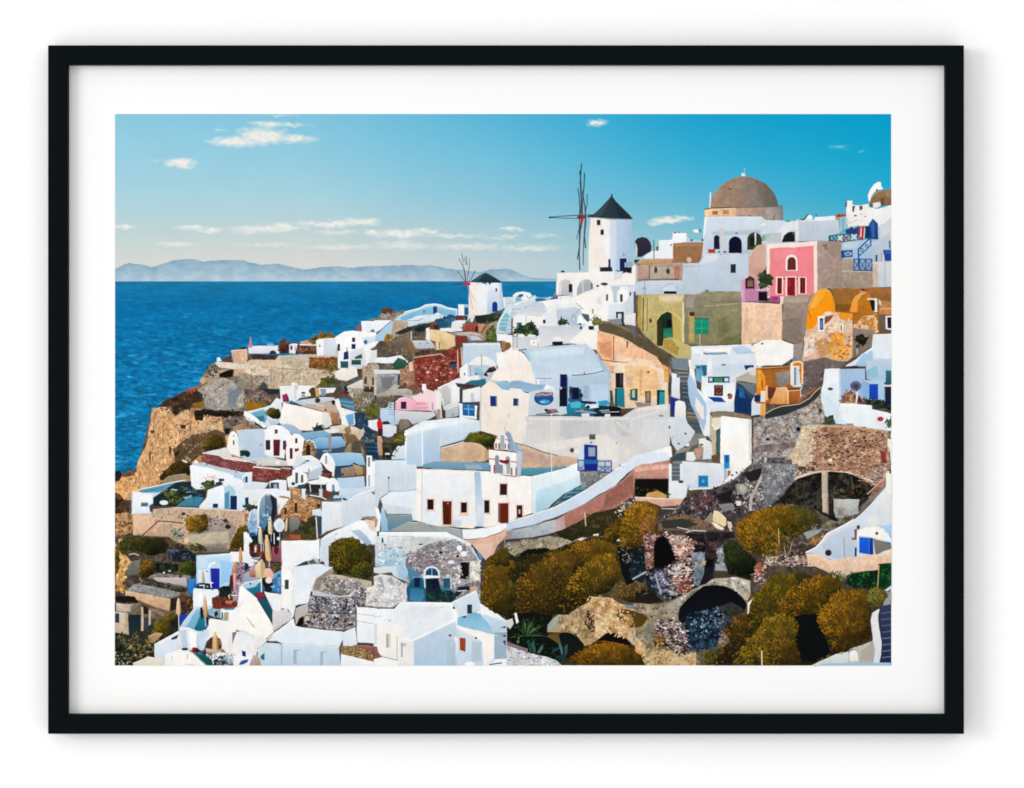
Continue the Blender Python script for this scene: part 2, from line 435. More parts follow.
ridge = [(114, 270), (124, 264.5), (130, 263), (140, 264.5), (152, 267), (160, 265), (172, 260.5), (188, 258.8), (196, 259.5), (204, 261.5), (222, 260), (243, 260), (252, 263), (262, 264.8), (278, 263.5), (290, 266.5), (305, 269.5), (322, 267), (337, 266), (350, 268), (368, 266), (385, 266), (410, 265), (430, 265.5), (448, 268.5), (462, 270), (480, 272), (490, 269.5), (500, 269), (508, 269), (514, 270.5), (522, 274.5), (530, 277.5), (556, 279)]
RX = [p[0] for p in ridge]; RY = [p[1] for p in ridge]
def isl_col(x, y):
    top = np.interp(x, RX, RY); t = np.clip((y-top)/np.maximum(281.5-top, 1), 0, 1)
    n = fbm(x/7, (y-top*.5)/4, 61)-.5; n2 = fbm(x/2.5, y/2.5, 62)-.5
    c = hexc('8fb0c6')*(1-t[..., None])+hexc('b4ccd8')*t[..., None]
    return c+n[..., None]*np.array([.17, .13, .08])+n2[..., None]*.05
def isl_keep(x, y): return y > np.interp(x, RX, RY)
# the ridge line is exact: a grid whose rows run between the ridge and the shore
nx = 300; xs = np.linspace(115, 556, nx); tops = np.interp(xs, RX, RY)+(fbm(xs/3, xs*0, 8)-.5)*1.2; rows = 14; b = 0
gx = np.tile(xs, (rows, 1)); gy = np.array([tops+(281.6-tops)*j/(rows-1) for j in range(rows)])
ic = s2l(np.clip(isl_col(gx, gy), 0, 1))/LIGHT; L = layer((115, 258, 556, 281.6)); z = Z0+L*DZ
for j in range(rows):
    for i in range(nx): isl.v.append((X(gx[j, i]), -z, Z(gy[j, i]))); isl.c.append((*ic[j, i], 1.0))
for j in range(rows-1):
    for i in range(nx-1): q = j*nx+i; isl.f.append((q, q+1, q+nx+1, q+nx)); isl.m.append('k')
sea = new_part('sea', 'printed deep blue sea with fine ripples below the horizon')
def sea_col(x, y):
    t = np.clip((y-281)/200, 0, 1)[..., None]
    c = np.where(t < .12, hexc('1a7aa8')*(1-t/.12)+hexc('0870a6')*(t/.12), hexc('0870a6')*(1-(t-.12)/.88)+hexc('0c70a0')*((t-.12)/.88))
    k = np.clip((y-290)/90, 0, 1)
    r = (fbm(x/5, y/1.15, 41)-.5)*(k*.8+.10) + (fbm(x/40, y/6, 42)-.5)*.14
    fo = np.clip(fbm(x/8+y*.05, y/1.5, 43)-.58, 0, 1)*(k*1.5+.1)
    return c*(1+r[..., None]) + fo[..., None]*np.array([.5, .55, .55])
L = layer((115, 281, 556, 480)); grid(sea, 115, 281.3, 558, 480, 1.25, sea_col, 'w', Z0+L*DZ)
INK = r"""
T 0 0 1
O =hill hillside | printed rocky hillside under the village
rP 6c5f50>4c443c 115,500 135,478 150,415 165,400 200,385 212,372 232,360 245,354 300,356 330,345 360,332 390,322 420,312 460,316 500,312 545,305 560,298 580,300 620,300 700,260 760,240 840,240 891,260 891,666 115,666
# ===== skyline buildings behind everything
T 505 165
O windmill | printed tall white windmill with dark conical cap
pP f3e8dc>f0e9e4 674,405 700,405 1003,420 1012,850 652,850 655,720 662,560
pP f1eef2>ece9f0h 760,420 830,420 826,850 790,850
pP d6dced>c6d2e8h 820,424 900,424 900,850 815,850
pP bccae4>a8bbdah 870,424 1003,424 1010,800 1016,850 866,850
pP a3a0a8 680,408 860,424 1003,427 1003,434 840,432 676,416
nR 2a3036 722,432 752,474
nR 1f242c 752,508 779,550
pR d8d3d2 716,476 756,482
pR d8d3d2 748,552 782,557
> cap
nP 33474f>2a3b44h 640,404 700,385 760,330 800,285 832,250 836,228 845,226 850,250 870,280 930,340 980,390 1007,420 1004,428 860,424 720,414 650,412
nP 3f545c 700,390 770,330 825,268 840,255 800,330 760,400 720,410
nP 25353d 850,258 872,286 932,344 985,396 1004,424 900,422 872,350
> sail
nL 3a4a54 9 603,-12 598,60 592,140 604,300 600,420 590,560 584,700 590,830
nL 45525c 9 588,45 596,110 602,230 598,380
nL 46414c 8 573,185 584,230 590,330 586,470 586,640 570,745
nL 4a5a64 10 627,62 622,170 614,240 630,330 636,450 626,560 634,655
nL 51606a 7 646,225 648,300 636,360 628,480 618,640 616,790
nL 55626b 6 590,480 562,585
nL 40535c 6 612,200 610,420 600,500
nL 4a545e 7 345,412 430,404 570,396 700,392
nL 55616a 6 345,413 450,418 570,421
nR 37474f 345,405 372,420
nP 8c2f3c 566,402 640,398 642,424 568,424
nP a43a3f 592,410 624,408 606,480 600,480
nR 4c2b38 583,360 590,470
nR 6d2c3a 630,350 637,470
> door
nR 14244a 903,735 958,850
> window
nA 2b3860 812,738 832,800
O =umb parasol | printed folded parasol on the windmill terrace
nP 9aa6ae 935,685 950,720 918,722
T 635 165
O wheel_mast | printed thin pale mast in front of the domed church
nL dfe4e6 11 594,215 590,330 582,520 572,700
O =dome domed_church | printed church with a large brown dome on a low drum
pP 8d9aab>c9cfdd 545,350 1160,330 1160,800 520,800
> dome | large brown plaster dome
mP a88d78>8c7a70h 592,340 596,290 612,240 645,195 690,150 750,112 800,96 850,88 900,90 960,108 1020,140 1070,185 1105,235 1125,290 1132,330
mP 99867a>7c7470h 820,96 900,90 960,108 1020,140 1070,185 1105,235 1125,290 1132,330 830,334
mP 857868>6e6a68h 940,108 1020,140 1070,185 1105,235 1125,290 1132,330 1000,330
mP b0967f 620,240 660,190 700,160 690,230 650,300 610,330
nE 6b5548 748,188 14,8
pP e8eaea 836,70 846,60 860,62 872,80 866,90 838,88
nL b7c9cf 4 862,20 862,62
> drum | pale ochre drum under the dome
mP f3c9a0>e9c3a0h 545,350 590,338 800,338 800,405 548,405
mP c9a690>a89488h 795,334 1030,330 1030,405 795,405
mP b3a59c>8e8a88h 1020,330 1167,326 1170,435 1020,435
nL 5c4a42 8 545,350 600,340 760,334
nL 6f6562 6 760,336 1000,330 1167,322
mR a97a58 608,360 655,390
mR b98b66 690,350 740,388
nR 8a6a5c 890,396 920,404
nL 6a5a50 5 1090,432 1100,395
< 
pP d4dcea>c3cbde 548,405 1000,405 1030,435 1160,435 1290,445 1290,620 640,700 560,700 540,700
pP f0f1f2 548,405 568,405 548,700 535,720 525,700
pP b7bfd4 600,520 1000,500 1000,560 600,560
pP eceeee 965,480 1024,450 1024,490
pR e9ecef 560,407 1000,416
> window
nA 1d2142 620,552 668,664
nA 0d1530 738,562 842,694
nA 39432c 883,530 1000,668
nA 1a2028 905,560 940,640
pP dfe2e6 940,535 956,535 954,630 944,630
pR d9dfe5 985,530 1024,540
nR 8fa7a5 1000,548 1024,600
nE 6b6a70 800,538 14,6
> parasol
nP cfccd0 672,500 684,490 694,500 700,590 690,690 672,690 664,590
> planter
nR b5433c 575,662 632,694
< 
pR e9ebf0 735,694 845,700
nE 3c3f4a 662,684 9,8
nE 3a3b44 708,684 14,7
O chapel_dome | printed dark round dome behind a white parapet
nP 3a3648>2d2c3e -2,600 20,575 60,565 95,575 120,605 132,640 128,680 90,700 50,726 15,726 5,680
pP c9cdcb 0,610 12,620 22,660 18,726 -6,726
pP a0a3a8 -6,600 4,610 2,700 -6,700
O =upw house | printed bright white cubic houses left of the domed church
pP f2f3f3>e6e9ee 48,740 100,700 130,678 186,678 186,592 290,588 296,532 404,536 404,610 320,620 298,740
pP f6f5f3 296,534 404,538 404,560 296,556
pP bcc5dc 404,560 440,590 540,590 540,620 404,612
pR c5cde0 404,540 410,610
nE 3e434c 284,630 8,7
nL 5e6a72 8 148,592 150,745
nL c8cf9e 8 175,600 178,670
nP 5d625b 168,640 188,642 184,676 166,674
pP f4f4f4 456,516 475,502 500,512 505,536 460,530
nP 4f9aa5 500,505 520,500 525,530 505,530
nE 57646e 315,534 12,6
nE 57646e 346,530 10,5
nE 6f6f76 446,592 12,10
nP 3b2e30 520,600 532,570 540,600
pP c9cfe0 540,560 560,540 560,700 535,720
O terrace_wall | printed brown plaster wall beside the domed church
mP a57f5c>9a7050 300,616 400,608 540,610 535,690 512,770 512,800 296,800
mP b68e68 314,622 530,618 530,640 314,640
pP d8b79a 404,740 425,722 448,742 440,770 415,770
mP c6a582>b58c6a 30,745 298,736 298,800 30,800
pP d8d3cf 370,775 512,772 515,800 368,800
nP 3c3034 -6,745 40,745 20,765 42,790 -6,790
nR a98b80 -6,768 30,788
O whitewashed_wall | printed pale lilac wall below the church terrace
pP c9d0e2>b8c2d8 545,700 900,694 905,1050 375,1050 372,775 500,772 520,745
pP d8dce8 545,700 700,696 640,760 560,780 510,790 520,745
nR 2c3140 752,780 795,850
T 765 165
O =bigw house | printed long white house with a slanted parapet
pP d5dae8>c8cfdf 5,442 160,448 235,445 230,610 130,610 130,530 0,530
pP e2e6ea 160,448 235,445 235,500 140,600 130,560 80,520
pP bfccca 0,530 130,530 130,610 0,620
nP a9c4c2 0,540 60,540 10,590 0,590
pP c2c6c8 60,540 134,530 134,610 30,612
nP 1d2226 134,600 150,555 180,530 210,522 236,530 236,606 134,610
nP 45503c 205,535 228,528 230,560
pP f2f0e8>e8e6df 236,440 260,440 262,600 238,605
pP c9cfe0>b9c1d6 260,436 580,436 590,540 500,560 500,600 262,602
pP e3e7ee 250,428 300,426 340,404 360,400 380,430 550,430 580,440 262,446
nP 31474f 255,432 310,420 330,390 345,386 340,400 310,436
nR 4d8a86 160,436 200,448
pE f2f3f3 352,412 22,20
pP e9eef2 390,410 555,400 555,432 390,432
nR 7a6a70 398,388 412,402
nP c13f36 553,398 575,388 637,384 637,404 600,408 556,412
nR a52e2c 575,385 590,410
nP e08a58 556,412 600,408 590,430 560,430
pP 93c3cd>a3ccd8 590,420 640,405 660,460 720,430 780,440 780,480 650,500 600,530 588,528
nP 5a7480 612,425 618,420 618,525 612,525
O =crown house | printed castle-like white house with a stepped parapet at the upper right
pP f1efec>e9e7e6 640,320 650,280 690,282 690,310 712,316 735,318 772,312 818,305 820,330 860,340 890,345 995,315 1005,330 1005,620 900,620 890,500 780,480 660,500 640,460
pP f6f4f0 808,240 830,190 860,150 890,132 915,138 920,170 935,190 880,200 840,250 826,290 812,285
mP 9a7a5c>8a6a50 826,290 845,250 890,205 940,196 1005,190 1005,318 940,320 930,290 880,290 840,330 824,330
mP 6e5038 905,262 945,255 942,318 912,320
mP a8876a 940,200 1005,194 1005,255 945,255
pP e8e2dc 848,300 905,290 915,315 890,340 855,338
nP 6d5a54 822,305 848,305 845,330 824,332
nP 705a52 686,330 700,318 712,322 700,370 688,370
nP 5f5450 742,325 765,316 772,345 745,362
nP 6b4a40 632,296 648,290 645,330 630,330
nE 6a4438 880,198 8,10
nE 5c5a5e 712,400 14,7
nE 5c5a5e 790,405 8,5
nR 8a8f9a 752,385 765,393
pP c5cadb>b6bdd2 870,470 900,480 1005,400 1005,790 850,790 850,590 890,590
pP d2d5dd 900,470 960,440 1005,420 1005,520 920,590 900,590
pP d6d3d4 975,490 1005,480 1005,600 980,600
> door_canopy
nP 25518f>1a3f7c 818,465 850,420 890,462 892,585 820,582
nP 3a6bb0 830,470 850,432 866,462 868,570 840,570
nP 1c3568 790,480 822,478 822,582 786,578
< 
pP 8ebfd0>9cc4d6 655,500 700,480 740,470 740,520 660,530
nP 274b80 630,510 660,500 680,480 700,500 735,480 740,545 640,545
nP b03a46 735,482 755,480 780,486 790,510 775,590 750,592 730,560
pP ece0dc 752,492 762,490 758,570 746,570
pP ece0dc 780,500 790,500 780,580 772,570
> balcony_railing
nP 2f3f68 500,558 515,552 520,600 505,600
nL 2f4a78 7 505,560 620,545 750,540
nL 43546e 6 520,600 600,606 700,592 760,585
nL 9b3e58 9 615,550 665,600
nL 9b3e58 9 665,550 615,600
pL f0ead8 8 570,555 612,598
pL f0ead8 8 612,555 570,598
pL f0ead8 8 680,545 722,588
pL f0ead8 8 722,545 680,588
nL 2f4a78 6 524,560 566,596
nL 2f4a78 6 566,560 524,596
nR 2f3f68 568,550 574,604
nR 6a3450 612,548 620,606
nR 6a3450 668,545 676,600
nR 2f3f68 724,545 732,590
< 
O =bstair exterior_stair | printed stairs with blue railings on the right
pP b4cbdd>a3bed6 600,612 780,590 840,585 850,600 850,790 610,790 600,730
pP c5d3e0 610,616 740,600 735,650 690,665 610,660
> stair_railing
nL 1f5a9c 11 735,665 800,600 840,570
nL 1f5a9c 9 735,720 800,665 835,630
nL 1f5a9c 11 735,660 738,788
nR 1f5a9c 826,570 838,640
nE 2a66a6 762,668 14,16
pE a9c3da 762,668 8,10
nE 2a66a6 800,636 14,14
pE a9c3da 800,636 8,8
nP 1f5a9c 602,672 690,668 692,726 604,730
pP b4cbdd 626,684 682,681 682,716 628,719
nL 1f5a9c 8 626,682 682,718
nL 1f5a9c 8 682,682 626,718
nR 1a4f90 600,672 620,735
nP 2160a4>1c559a 690,744 845,740 840,830 690,830
nL 7fb0d4 6 700,760 840,757
nL 7fb0d4 5 720,760 720,800
nL 7fb0d4 5 760,760 780,800
nL 7fb0d4 5 780,760 760,800
nL 7fb0d4 5 815,760 800,800
< 
O =crown
pP c3cbda>b2b8cc 850,600 900,590 930,620 1005,600 1005,790 850,790
nR 2d4a5c 870,708 886,758
nP 3b7d80 975,600 990,592 990,660 976,660
pP d3a6b0 912,690 925,690 922,760 914,760
pR d9d3da 925,700 938,760
> door
nP 1c4fa0 928,668 998,666 1000,755 945,757
nP 2f6cc0 946,672 990,672 990,700 946,700
T 765 265
O parapet_wall | printed grey-pink wall beside the pink house
mP b09a90>a59084h 410,-185 600,-190 605,190 480,185 410,230
mP 8c7268 450,-165 500,-170 495,-110 465,-120
mP a48f84 330,240 420,235 420,420 320,600
T 765 265
O =ledge house | printed low beige terrace houses under the blue railings
mP b4a496>a49282 595,-50 850,-50 850,185 600,190
mP c8b8a6 600,40 840,36 840,60 600,60
mP d6c0ae>cbb6a4 845,-20 890,-25 890,175 846,178
pP d3d8e0>c6ccd8 885,-25 1005,-25 1005,172 888,175
pR e3ddd4 846,-25 1005,-12
nR a5a9b0 940,-20 948,170
T 635 165
O =pinkh house | printed pink house with red doors, white trimmed
pP d5b0a0>cfa898 892,790 900,720 925,670 965,630 1030,620 1030,1050 892,1050
pP c8a497 900,800 1030,800 1030,860 900,870
T 765 165
pP fbe3d6>f6dccf 10,625 412,598 414,1020 320,1030 10,1050
pP ef8f98>ea8a90 36,655 386,636 386,1010 320,1025 36,1040
pP f29ba2>ee949a 60,665 300,650 200,720 60,780
> window
pA fbe6da 160,705 258,836
nA 6c2c2c 176,724 244,828
nL 8a4440 4 210,730 210,828
> door
pR f9dfd4 160,876 248,1032
nR 8c1f26 174,884 238,1030
nL 6a1018 3 206,890 206,1028
nR a8303a 180,905 204,960
> window
pR f9dfd4 84,880 144,1022
nR 701f26 96,888 134,1015
> window
pR f9dfd4 262,880 328,1018
nR 6c1c24 275,886 318,1012
nL 9a4a4a 3 296,888 296,1010
<
nE 8a5a4c 150,898 8,9
nE 8a5a4c 252,895 8,9
T 765 265
O =pinkh
nR b95a8c 40,244 118,292
nP a8447c 50,250 90,246 110,270 60,288
nR 2a1c24 0,208 20,282
pP d9a9b4 0,190 40,185 44,245 22,250 20,205 0,205
T 635 265
pP c98fae>be84a6 838,110 962,110 975,190 1030,182 1030,290 838,290
pP dba6bd 830,120 868,100 870,290 838,290
nP 46262c 868,110 905,84 942,108 942,188 868,188
nR 8c6c5c 885,122 930,172
nP 6b4a44 880,118 905,100 932,118
nR 1c1420 972,210 1030,284
pR d9a9c0 950,188 1030,208
O bush | printed green bush beside the pink house
fB 3d4a36>2c3828 6 965,75 990,58 1030,55 1060,70 1078,110 1070,150 1020,182 975,180 968,130
fS 5c6a4a>2a3626 60,1.3 965,75 990,58 1030,55 1060,70 1070,150 1020,182 975,180
# ===== tile 635,265 olive house, 765,265 orange houses
T 635 265
O =bell_house house | printed old pink-beige house with a belfry above the olive house
mP b9a596>ad9a8c 20,5 380,-20 375,120 20,130
mP c9b9a6>b5a594 115,10 345,8 345,112 115,115
mP c59a88 18,20 60,10 60,120 18,130
nE 4a4238 163,40 14,26
nE 4a4238 260,50 16,24
nL 6b5e54 5 163,5 163,30
nL 6b5e54 5 260,5 260,30
mP b88070 300,10 360,5 360,110 310,110
nL 5c5048 7 115,0 112,110
nL 5c5048 6 20,118 200,112 345,114
pP c9d2e2>bfcadb 0,150 60,125 375,120 378,240 0,240
pP b1bcd0 190,215 200,180 235,150 275,140 320,148 345,175 350,215
pP cfd7e6 205,212 215,185 245,162 280,155 320,165 335,212
nR 15181c 228,206 328,228
nL 8a93a3 6 75,125 78,230
nR a3acb9 55,175 90,195
O =olive house | printed olive-green house with turquoise shutter and arched porch
mP c4b47c>b8a870 20,230 385,230 385,620 440,640 420,800 385,770 210,660 170,640 60,540 20,470
mP dfc9a4>d6bd88 180,240 382,236 382,300 300,320 190,290
pP e2cdb4 195,242 370,240 365,290 200,285
mP d0be8c>c0ae74 25,240 165,235 165,480 100,560 30,470
nL 5a5038 9 66,255 62,520
nL 8a7b50 6 98,260 96,520
nE 54462c 122,438 12,18
mP b59b58 22,235 58,240 55,520 20,480
> arch
nP d6c084 168,430 190,390 235,362 270,355 320,375 355,410 370,440 372,600 340,600 330,440 290,380 230,375 180,440
nP 1f3b2c>17281e 172,440 205,392 255,365 290,380 298,570 225,575 218,640 172,636
nP c4b068 290,385 330,410 362,450 364,600 300,575
nP 2a6a54>2f9474 222,500 292,490 292,570 222,568
nR 0e1414 250,430 290,495
nR 3b3a20 172,440 215,630
<
pP ccbc84>c0b078 225,575 300,572 380,605 440,640 445,800 400,800 330,740 225,655
pP f0e6b8 372,300 386,298 386,610 374,608
mP b09850 225,575 290,575 350,650 340,720 225,650
nE 7a6a40 340,655 7,10
mP 948e76>868264 386,232 500,225 560,205 830,210 840,300 835,625 640,632 520,640 430,630 386,612
mP a49c84>908a70 400,228 520,225 600,212 825,215 825,265 600,268 400,280
mP b5aa90 545,320 700,305 830,296 830,306 700,318 545,332
nL 6a6248 5 600,292 835,288
mP a89a94 390,250 480,240 470,330 400,350
mP c2ac74>b59f66 420,370 470,370 470,615 420,610
nP 4a3422 425,372 470,368 470,400 430,404
mP 969070>88845f 600,330 830,310 832,600 600,630
mP 807a5c 640,420 720,400 760,520 660,600
mP 77724f 700,570 835,540 835,625 640,632
nL d8cfa8 5 510,440 512,630
nE 6e8a78 568,203 15,12
> shutter
nP 1f9c80>1b8a72 470,418 582,418 580,545 470,545
nR 2c6a5c 470,418 582,430
nL 4fbfa4 4 526,430 526,540
nL 17735f 4 480,470 570,468
nL 4fbfa4 4 480,500 570,498
<
nL 5c5538 6 386,612 430,632 520,642 640,634 835,625
O =cream house | printed cream terrace wall below the pink house
mP f0cdb2>e6c4a6 838,292 1160,310 1160,612 1020,600 920,620 838,625
mP e0bb9c 860,330 900,330 890,600 850,600
mP e9c7a8 930,420 1000,400 980,590 940,590
pP f6dcc8 838,290 1155,306 1155,318 838,302
T 765 265
O =greyh house | printed tall grey-brown wall left of the orange chapel
mP a8968a>93847a 145,245 340,235 410,215 350,360 310,600 240,620 180,610 130,580
mP b5a396 145,250 350,240 340,300 145,305
pP f3dccb 118,248 148,246 144,310 118,306
mP 8e7f76 135,420 300,400 300,600 240,620 180,610 130,580
mP a89c96>94898a 225,625 300,600 296,760 215,760
O =orange house | printed bright orange vaulted chapel with peeling plaster
pP f7a21e>f0990f 340,370 345,320 370,260 400,215 440,188 480,183 515,205 540,250 552,300 556,380 480,380 400,520 320,520 330,400
pP fdb23a 400,240 440,200 480,200 470,260 420,320 380,360 360,340
pP e89a20 530,240 548,300 550,380 530,380
mP e0c2a4>d6b49a 320,510 380,500 420,440 470,370 560,372 690,380 690,730 650,760 440,765 290,760
mP f0a23c>ec9a30 560,372 690,375 690,430 640,440 590,420
mP f2d6bc>e8cab0 440,420 560,400 620,440 600,500 500,540 420,600 330,640 325,560 400,520
pP ecd9cc 470,372 520,365 545,385 500,400 470,400
mP 8a5a44 470,410 500,400 540,395 520,430 470,470
mP a87a60 560,440 590,430 600,455 570,450
mP c99a6c 400,600 470,560 520,620 500,700 430,740
mP eda958>e39a40 520,540 600,510 640,560 620,620 670,680 650,740 540,740 500,680
mP f0b468 500,700 560,600 600,640 660,680 640,745 560,750
mP ead8c8 310,560 400,580 380,700 300,740
mS b3692c>f5b860 70,1.6 500,560 600,500 680,600 680,740 500,740
mS c9a080>f4e0d0 60,1.8 320,540 600,420 520,600 330,740
mS d9b090>efdcd0 30,1.2 600,430 690,420 690,700 620,560
nE 3a2c28 448,738 10,8
nL c46a18 6 336,350 350,390 362,420
> window
pR f7f2ea 416,402 470,528
nR 3b5580 430,418 460,512
nR 6f8ec0 436,440 452,500
> window
pR f0ebe0 585,468 618,530
nR 6b6a4c 594,474 606,520
O =orange2 house | printed ochre house with a curved roof at the right edge
mP a3723a>9a6628 520,185 1005,175 1005,550 880,540 700,480 690,380 560,372 556,300 545,250
mP b0784a>a06a38 740,190 1005,180 1005,260 880,250 820,215
mP 8a5a24 560,300 680,300 670,370 560,370
pP f2a850>eda048 668,372 680,300 710,245 750,220 820,215 760,240 730,290 722,376
pP d9a890 745,205 790,215 760,235
mP c4812c>b06d1c 722,380 728,300 770,240 820,225 850,270 880,370 890,480 800,400 700,470 690,400
mP e2c0a0 690,470 730,450 780,400 840,395 890,440 880,540 700,500
mP d08a3c 800,440 850,420 880,520 820,520
mS b9701c>ecc8a4 60,1.6 700,400 880,390 880,540 720,510
mP 9a8a7c>7e7066 688,490 860,510 860,640 820,660 720,720 690,740
mP 8a7060>6a5448 895,400 1005,340 1005,540 895,540
mP c08a5a 900,280 1005,290 1005,390 890,390
nP f0b070 900,340 1005,335 1005,350 905,352
pP d9cabc 895,270 915,290 920,320 890,310
> window
pP f0ede8 806,262 884,262 884,370 858,370 850,275 812,275
nP 18261c 822,274 866,276 866,360 842,362
> window
pP f0ede8 950,400 1000,400 1000,512 950,505
nP 182238 962,412 998,410 998,500 965,496
O bush | printed dark round bush by the ochre house
fB 1e1e1a 5 708,575 735,550 770,565 788,600 780,640 740,665 712,640
fS 4a5038>141612 40,1.0 708,575 735,550 780,570 788,610 760,650 715,640
O =rw house | printed white house with a sloping parapet at the right edge
pP e6edf2>dbe4ec 850,545 1005,540 1005,800 640,800 680,770 760,700 840,650
pP b3cfe4>a4c4de 850,660 860,800 700,800 760,710
pP eef2f5 845,650 850,560 858,660 760,712 650,800 630,795 680,765
nP d3c9c0 720,660 732,660 730,700 722,710
O =terr house | printed sunlit white terrace left of the orange chapel
pP f3f1ec>f5f2ee -130,640 0,590 130,590 180,612 225,625 222,735 130,790 -130,800
nE 6a6460 -22,620 12,8
nE 6a6460 -85,650 6,6
T 635 265
O =bluesh house | printed white houses with blue shadows below the olive house
pP e3e9f0>d3deeb 440,640 640,634 840,626 900,620 960,640 900,680 830,712 740,720 590,715 540,690 540,800 440,800
pP c6d4e8>b5c8e2 740,650 840,630 900,650 950,690 900,714 830,716
nP 7c9cb4>9ab8cc 545,690 720,686 740,712 640,722 600,724 560,700
pP f4f4f2 535,652 760,640 775,625 760,680 745,710 720,690 590,690 540,680
pP dde5f0>ccd8ea 590,730 750,720 940,714 950,800 600,800
pP f3f2ef 515,650 530,650 535,790 515,790
pP e9eef4 448,645 515,648 515,700 470,700 470,800 448,800
pP b9c8e0 470,705 510,700 510,800 470,800
pP eef1f4 540,700 590,720 605,800 540,800
nR 1c8484 540,752 566,800
nE 2c2a3a 806,772 20,24
nP 4a4a58 690,780 715,780 715,800 688,800
T 505 265
O =curve garden_wall | printed brown wall with a dark sloping coping
mP f0c4a0>e8bc98 720,510 860,540 985,600 1040,640 1120,680 1220,740 1250,800 1250,990 760,990 720,680
mP edb890>e2ae88 735,530 850,560 850,750 780,740 725,680
mP d99c78 730,600 850,600 840,750 740,690
mP f3d0b0 870,560 960,600 960,640 865,640
nL 6a5248 6 855,560 855,750
nP 5a4030 960,600 972,600 966,655 955,650
mP 6a6048>5c5440 740,440 830,440 930,480 990,530 1060,570 1130,610 1200,650 1240,680 1290,740 1290,790 1240,790 1190,720 1100,670 1020,620 950,580 850,545 745,520
mP 8a7c5a 745,445 830,442 930,482 1000,532 980,535 920,500 820,465 745,470
mP f0d4b8 870,700 1160,750 1200,800 870,780
nL 6d5a50 7 725,680 760,745 860,760 1024,775
T 765 165
O =bstair
> lower_railing
pP a4b8cc>90a4b8 700,735 840,735 840,825 700,825
nL 1f5a9c 9 695,742 845,742
nL 1f5a9c 9 695,830 845,830
nL 1f5a9c 8 700,740 700,832
nL 1f5a9c 8 745,740 745,832
nL 1f5a9c 8 792,740 792,832
nL 1f5a9c 8 842,740 842,832
nL 1f5a9c 6 700,745 745,828
nL 1f5a9c 6 745,745 700,828
nL 1f5a9c 6 745,745 792,828
nL 1f5a9c 6 792,745 745,828
nL 1f5a9c 6 792,745 842,828
nL 1f5a9c 6 842,745 792,828
nL 1f5a9c 12 735,660 738,800
# ===== tile 505,265
T 505 265
O =mbase house | printed white arcaded base of the tall windmill
pP f3efea>efece8 405,60 660,55 655,30 860,30 862,130 1030,-10 1030,180 700,200 560,250 400,240
> arch
pP cfcfcc>b9bcc0 420,250 422,150 440,120 475,108 510,118 535,150 538,240
nR 1c2434 502,150 532,215
pR e6e1da 428,150 445,240
> arch
pP b9bcc0>a5aab2 565,240 568,180 590,130 630,110 670,112 690,140 694,190 600,225
nP 5f6068 676,140 692,150 692,185 678,190
pR dfdcd6 606,110 620,215
<
nE 3a3a3c 455,52 16,9
pP d5d9e6 858,50 930,50 925,100 862,130
nP 2c2e38 745,18 840,14 850,52 745,52
nR 8c8f98 745,5 750,52
nR 1d2c5c 812,0 830,20
nP 22305c 870,40 905,45 895,55
nP 1c2c54 903,-40 945,-40 945,50 903,52
nP 2a242c 955,20 1000,18 998,66 955,60
nP 9aa5c0 940,-20 1005,-30 1005,15 940,20
nE 2a2a30 780,150 28,12
nR 2e3038 765,142 808,160
nE 3a3c40 730,165 12,9
pP a8867c 380,235 400,210 410,240 400,260
O =slope house | printed white stepped houses climbing to the tall windmill
pP f4f2ee>f0eeea 100,400 180,330 250,290 350,275 560,245 700,200 820,150 1030,160 1030,460 740,440 560,620 100,620
pP f2efe9>f5f2ed 570,240 780,160 830,160 845,280 800,430 700,420 590,330 570,280
pP c3cbdc>b9c3d8 825,160 1024,155 1024,200 960,170 910,170 890,200 885,290 850,300 845,220
pP f4f3f0 895,190 920,165 950,172 968,200 965,300 900,300
nR 4a4d46 905,230 928,290
pP d9dde6>cbd1df 965,170 1030,160 1030,380 940,390 930,300 965,260
nR 5a5f78 1012,210 1030,380
nE 5a6070 988,228 8,18
> window
nR 4a4a48 795,230 812,282
nR e6e4e0 790,284 818,290
<
pP dfe1e2 715,270 755,235 765,320 730,310
nR 9aa49a 684,345 700,385
pP dfe2ea>d3d8e4 808,300 930,300 938,400 938,470 808,435
> doorway
nP 2d3338 872,368 938,368 938,480 918,480 916,385 890,385 890,420 875,420
pR ccd2e2 895,388 918,415
<
pP e9e6e0>e0dcd6 940,390 1030,385 1030,480 942,470
nP 8a9098 800,430 915,420 925,470 860,470
nP 6c6c70 940,480 1030,480 1030,600 1000,540
O =vaults house | printed white barrel-vaulted house with potted plants
pP c3c9da>d3d8e4 80,405 130,350 190,315 250,292 300,290 330,330 290,410 230,400
pP e3e6ea>dfe3ea 300,400 320,350 350,320 400,308 560,305 610,350 640,470 300,470
pP c6d4e2>b4c8dc 400,345 560,330 605,350 610,470 420,470 400,400
pP eceeee 330,350 380,315 560,308 590,325 400,340 340,400
pP f0efec>eae9ea 60,410 110,380 160,400 175,380 190,405 240,400 270,410 285,470 280,560 60,560
pP b9c3d6 160,400 172,392 175,480 160,480
> window
nR 2a5a60 92,452 132,510
nR 6a9a98 98,458 108,506
> window
nR 2a5a60 184,450 230,500
nR 7ab0ac 192,456 200,490
<
nR 1c1c3c 298,430 320,460
> potted_plant
fB 2c4228 5 50,500 90,490 130,510 170,480 210,470 250,478 270,490 262,545 200,555 60,550
fS 66784a>1c241a 110,1.3 50,500 170,485 210,470 270,480 262,545 60,550
> potted_plant
fB 323e2a 4 418,440 440,415 470,430 500,445 500,462 420,462
fS 5f6f44>24301e 40,1.0 418,440 440,415 500,445 500,462 420,462
> potted_plant
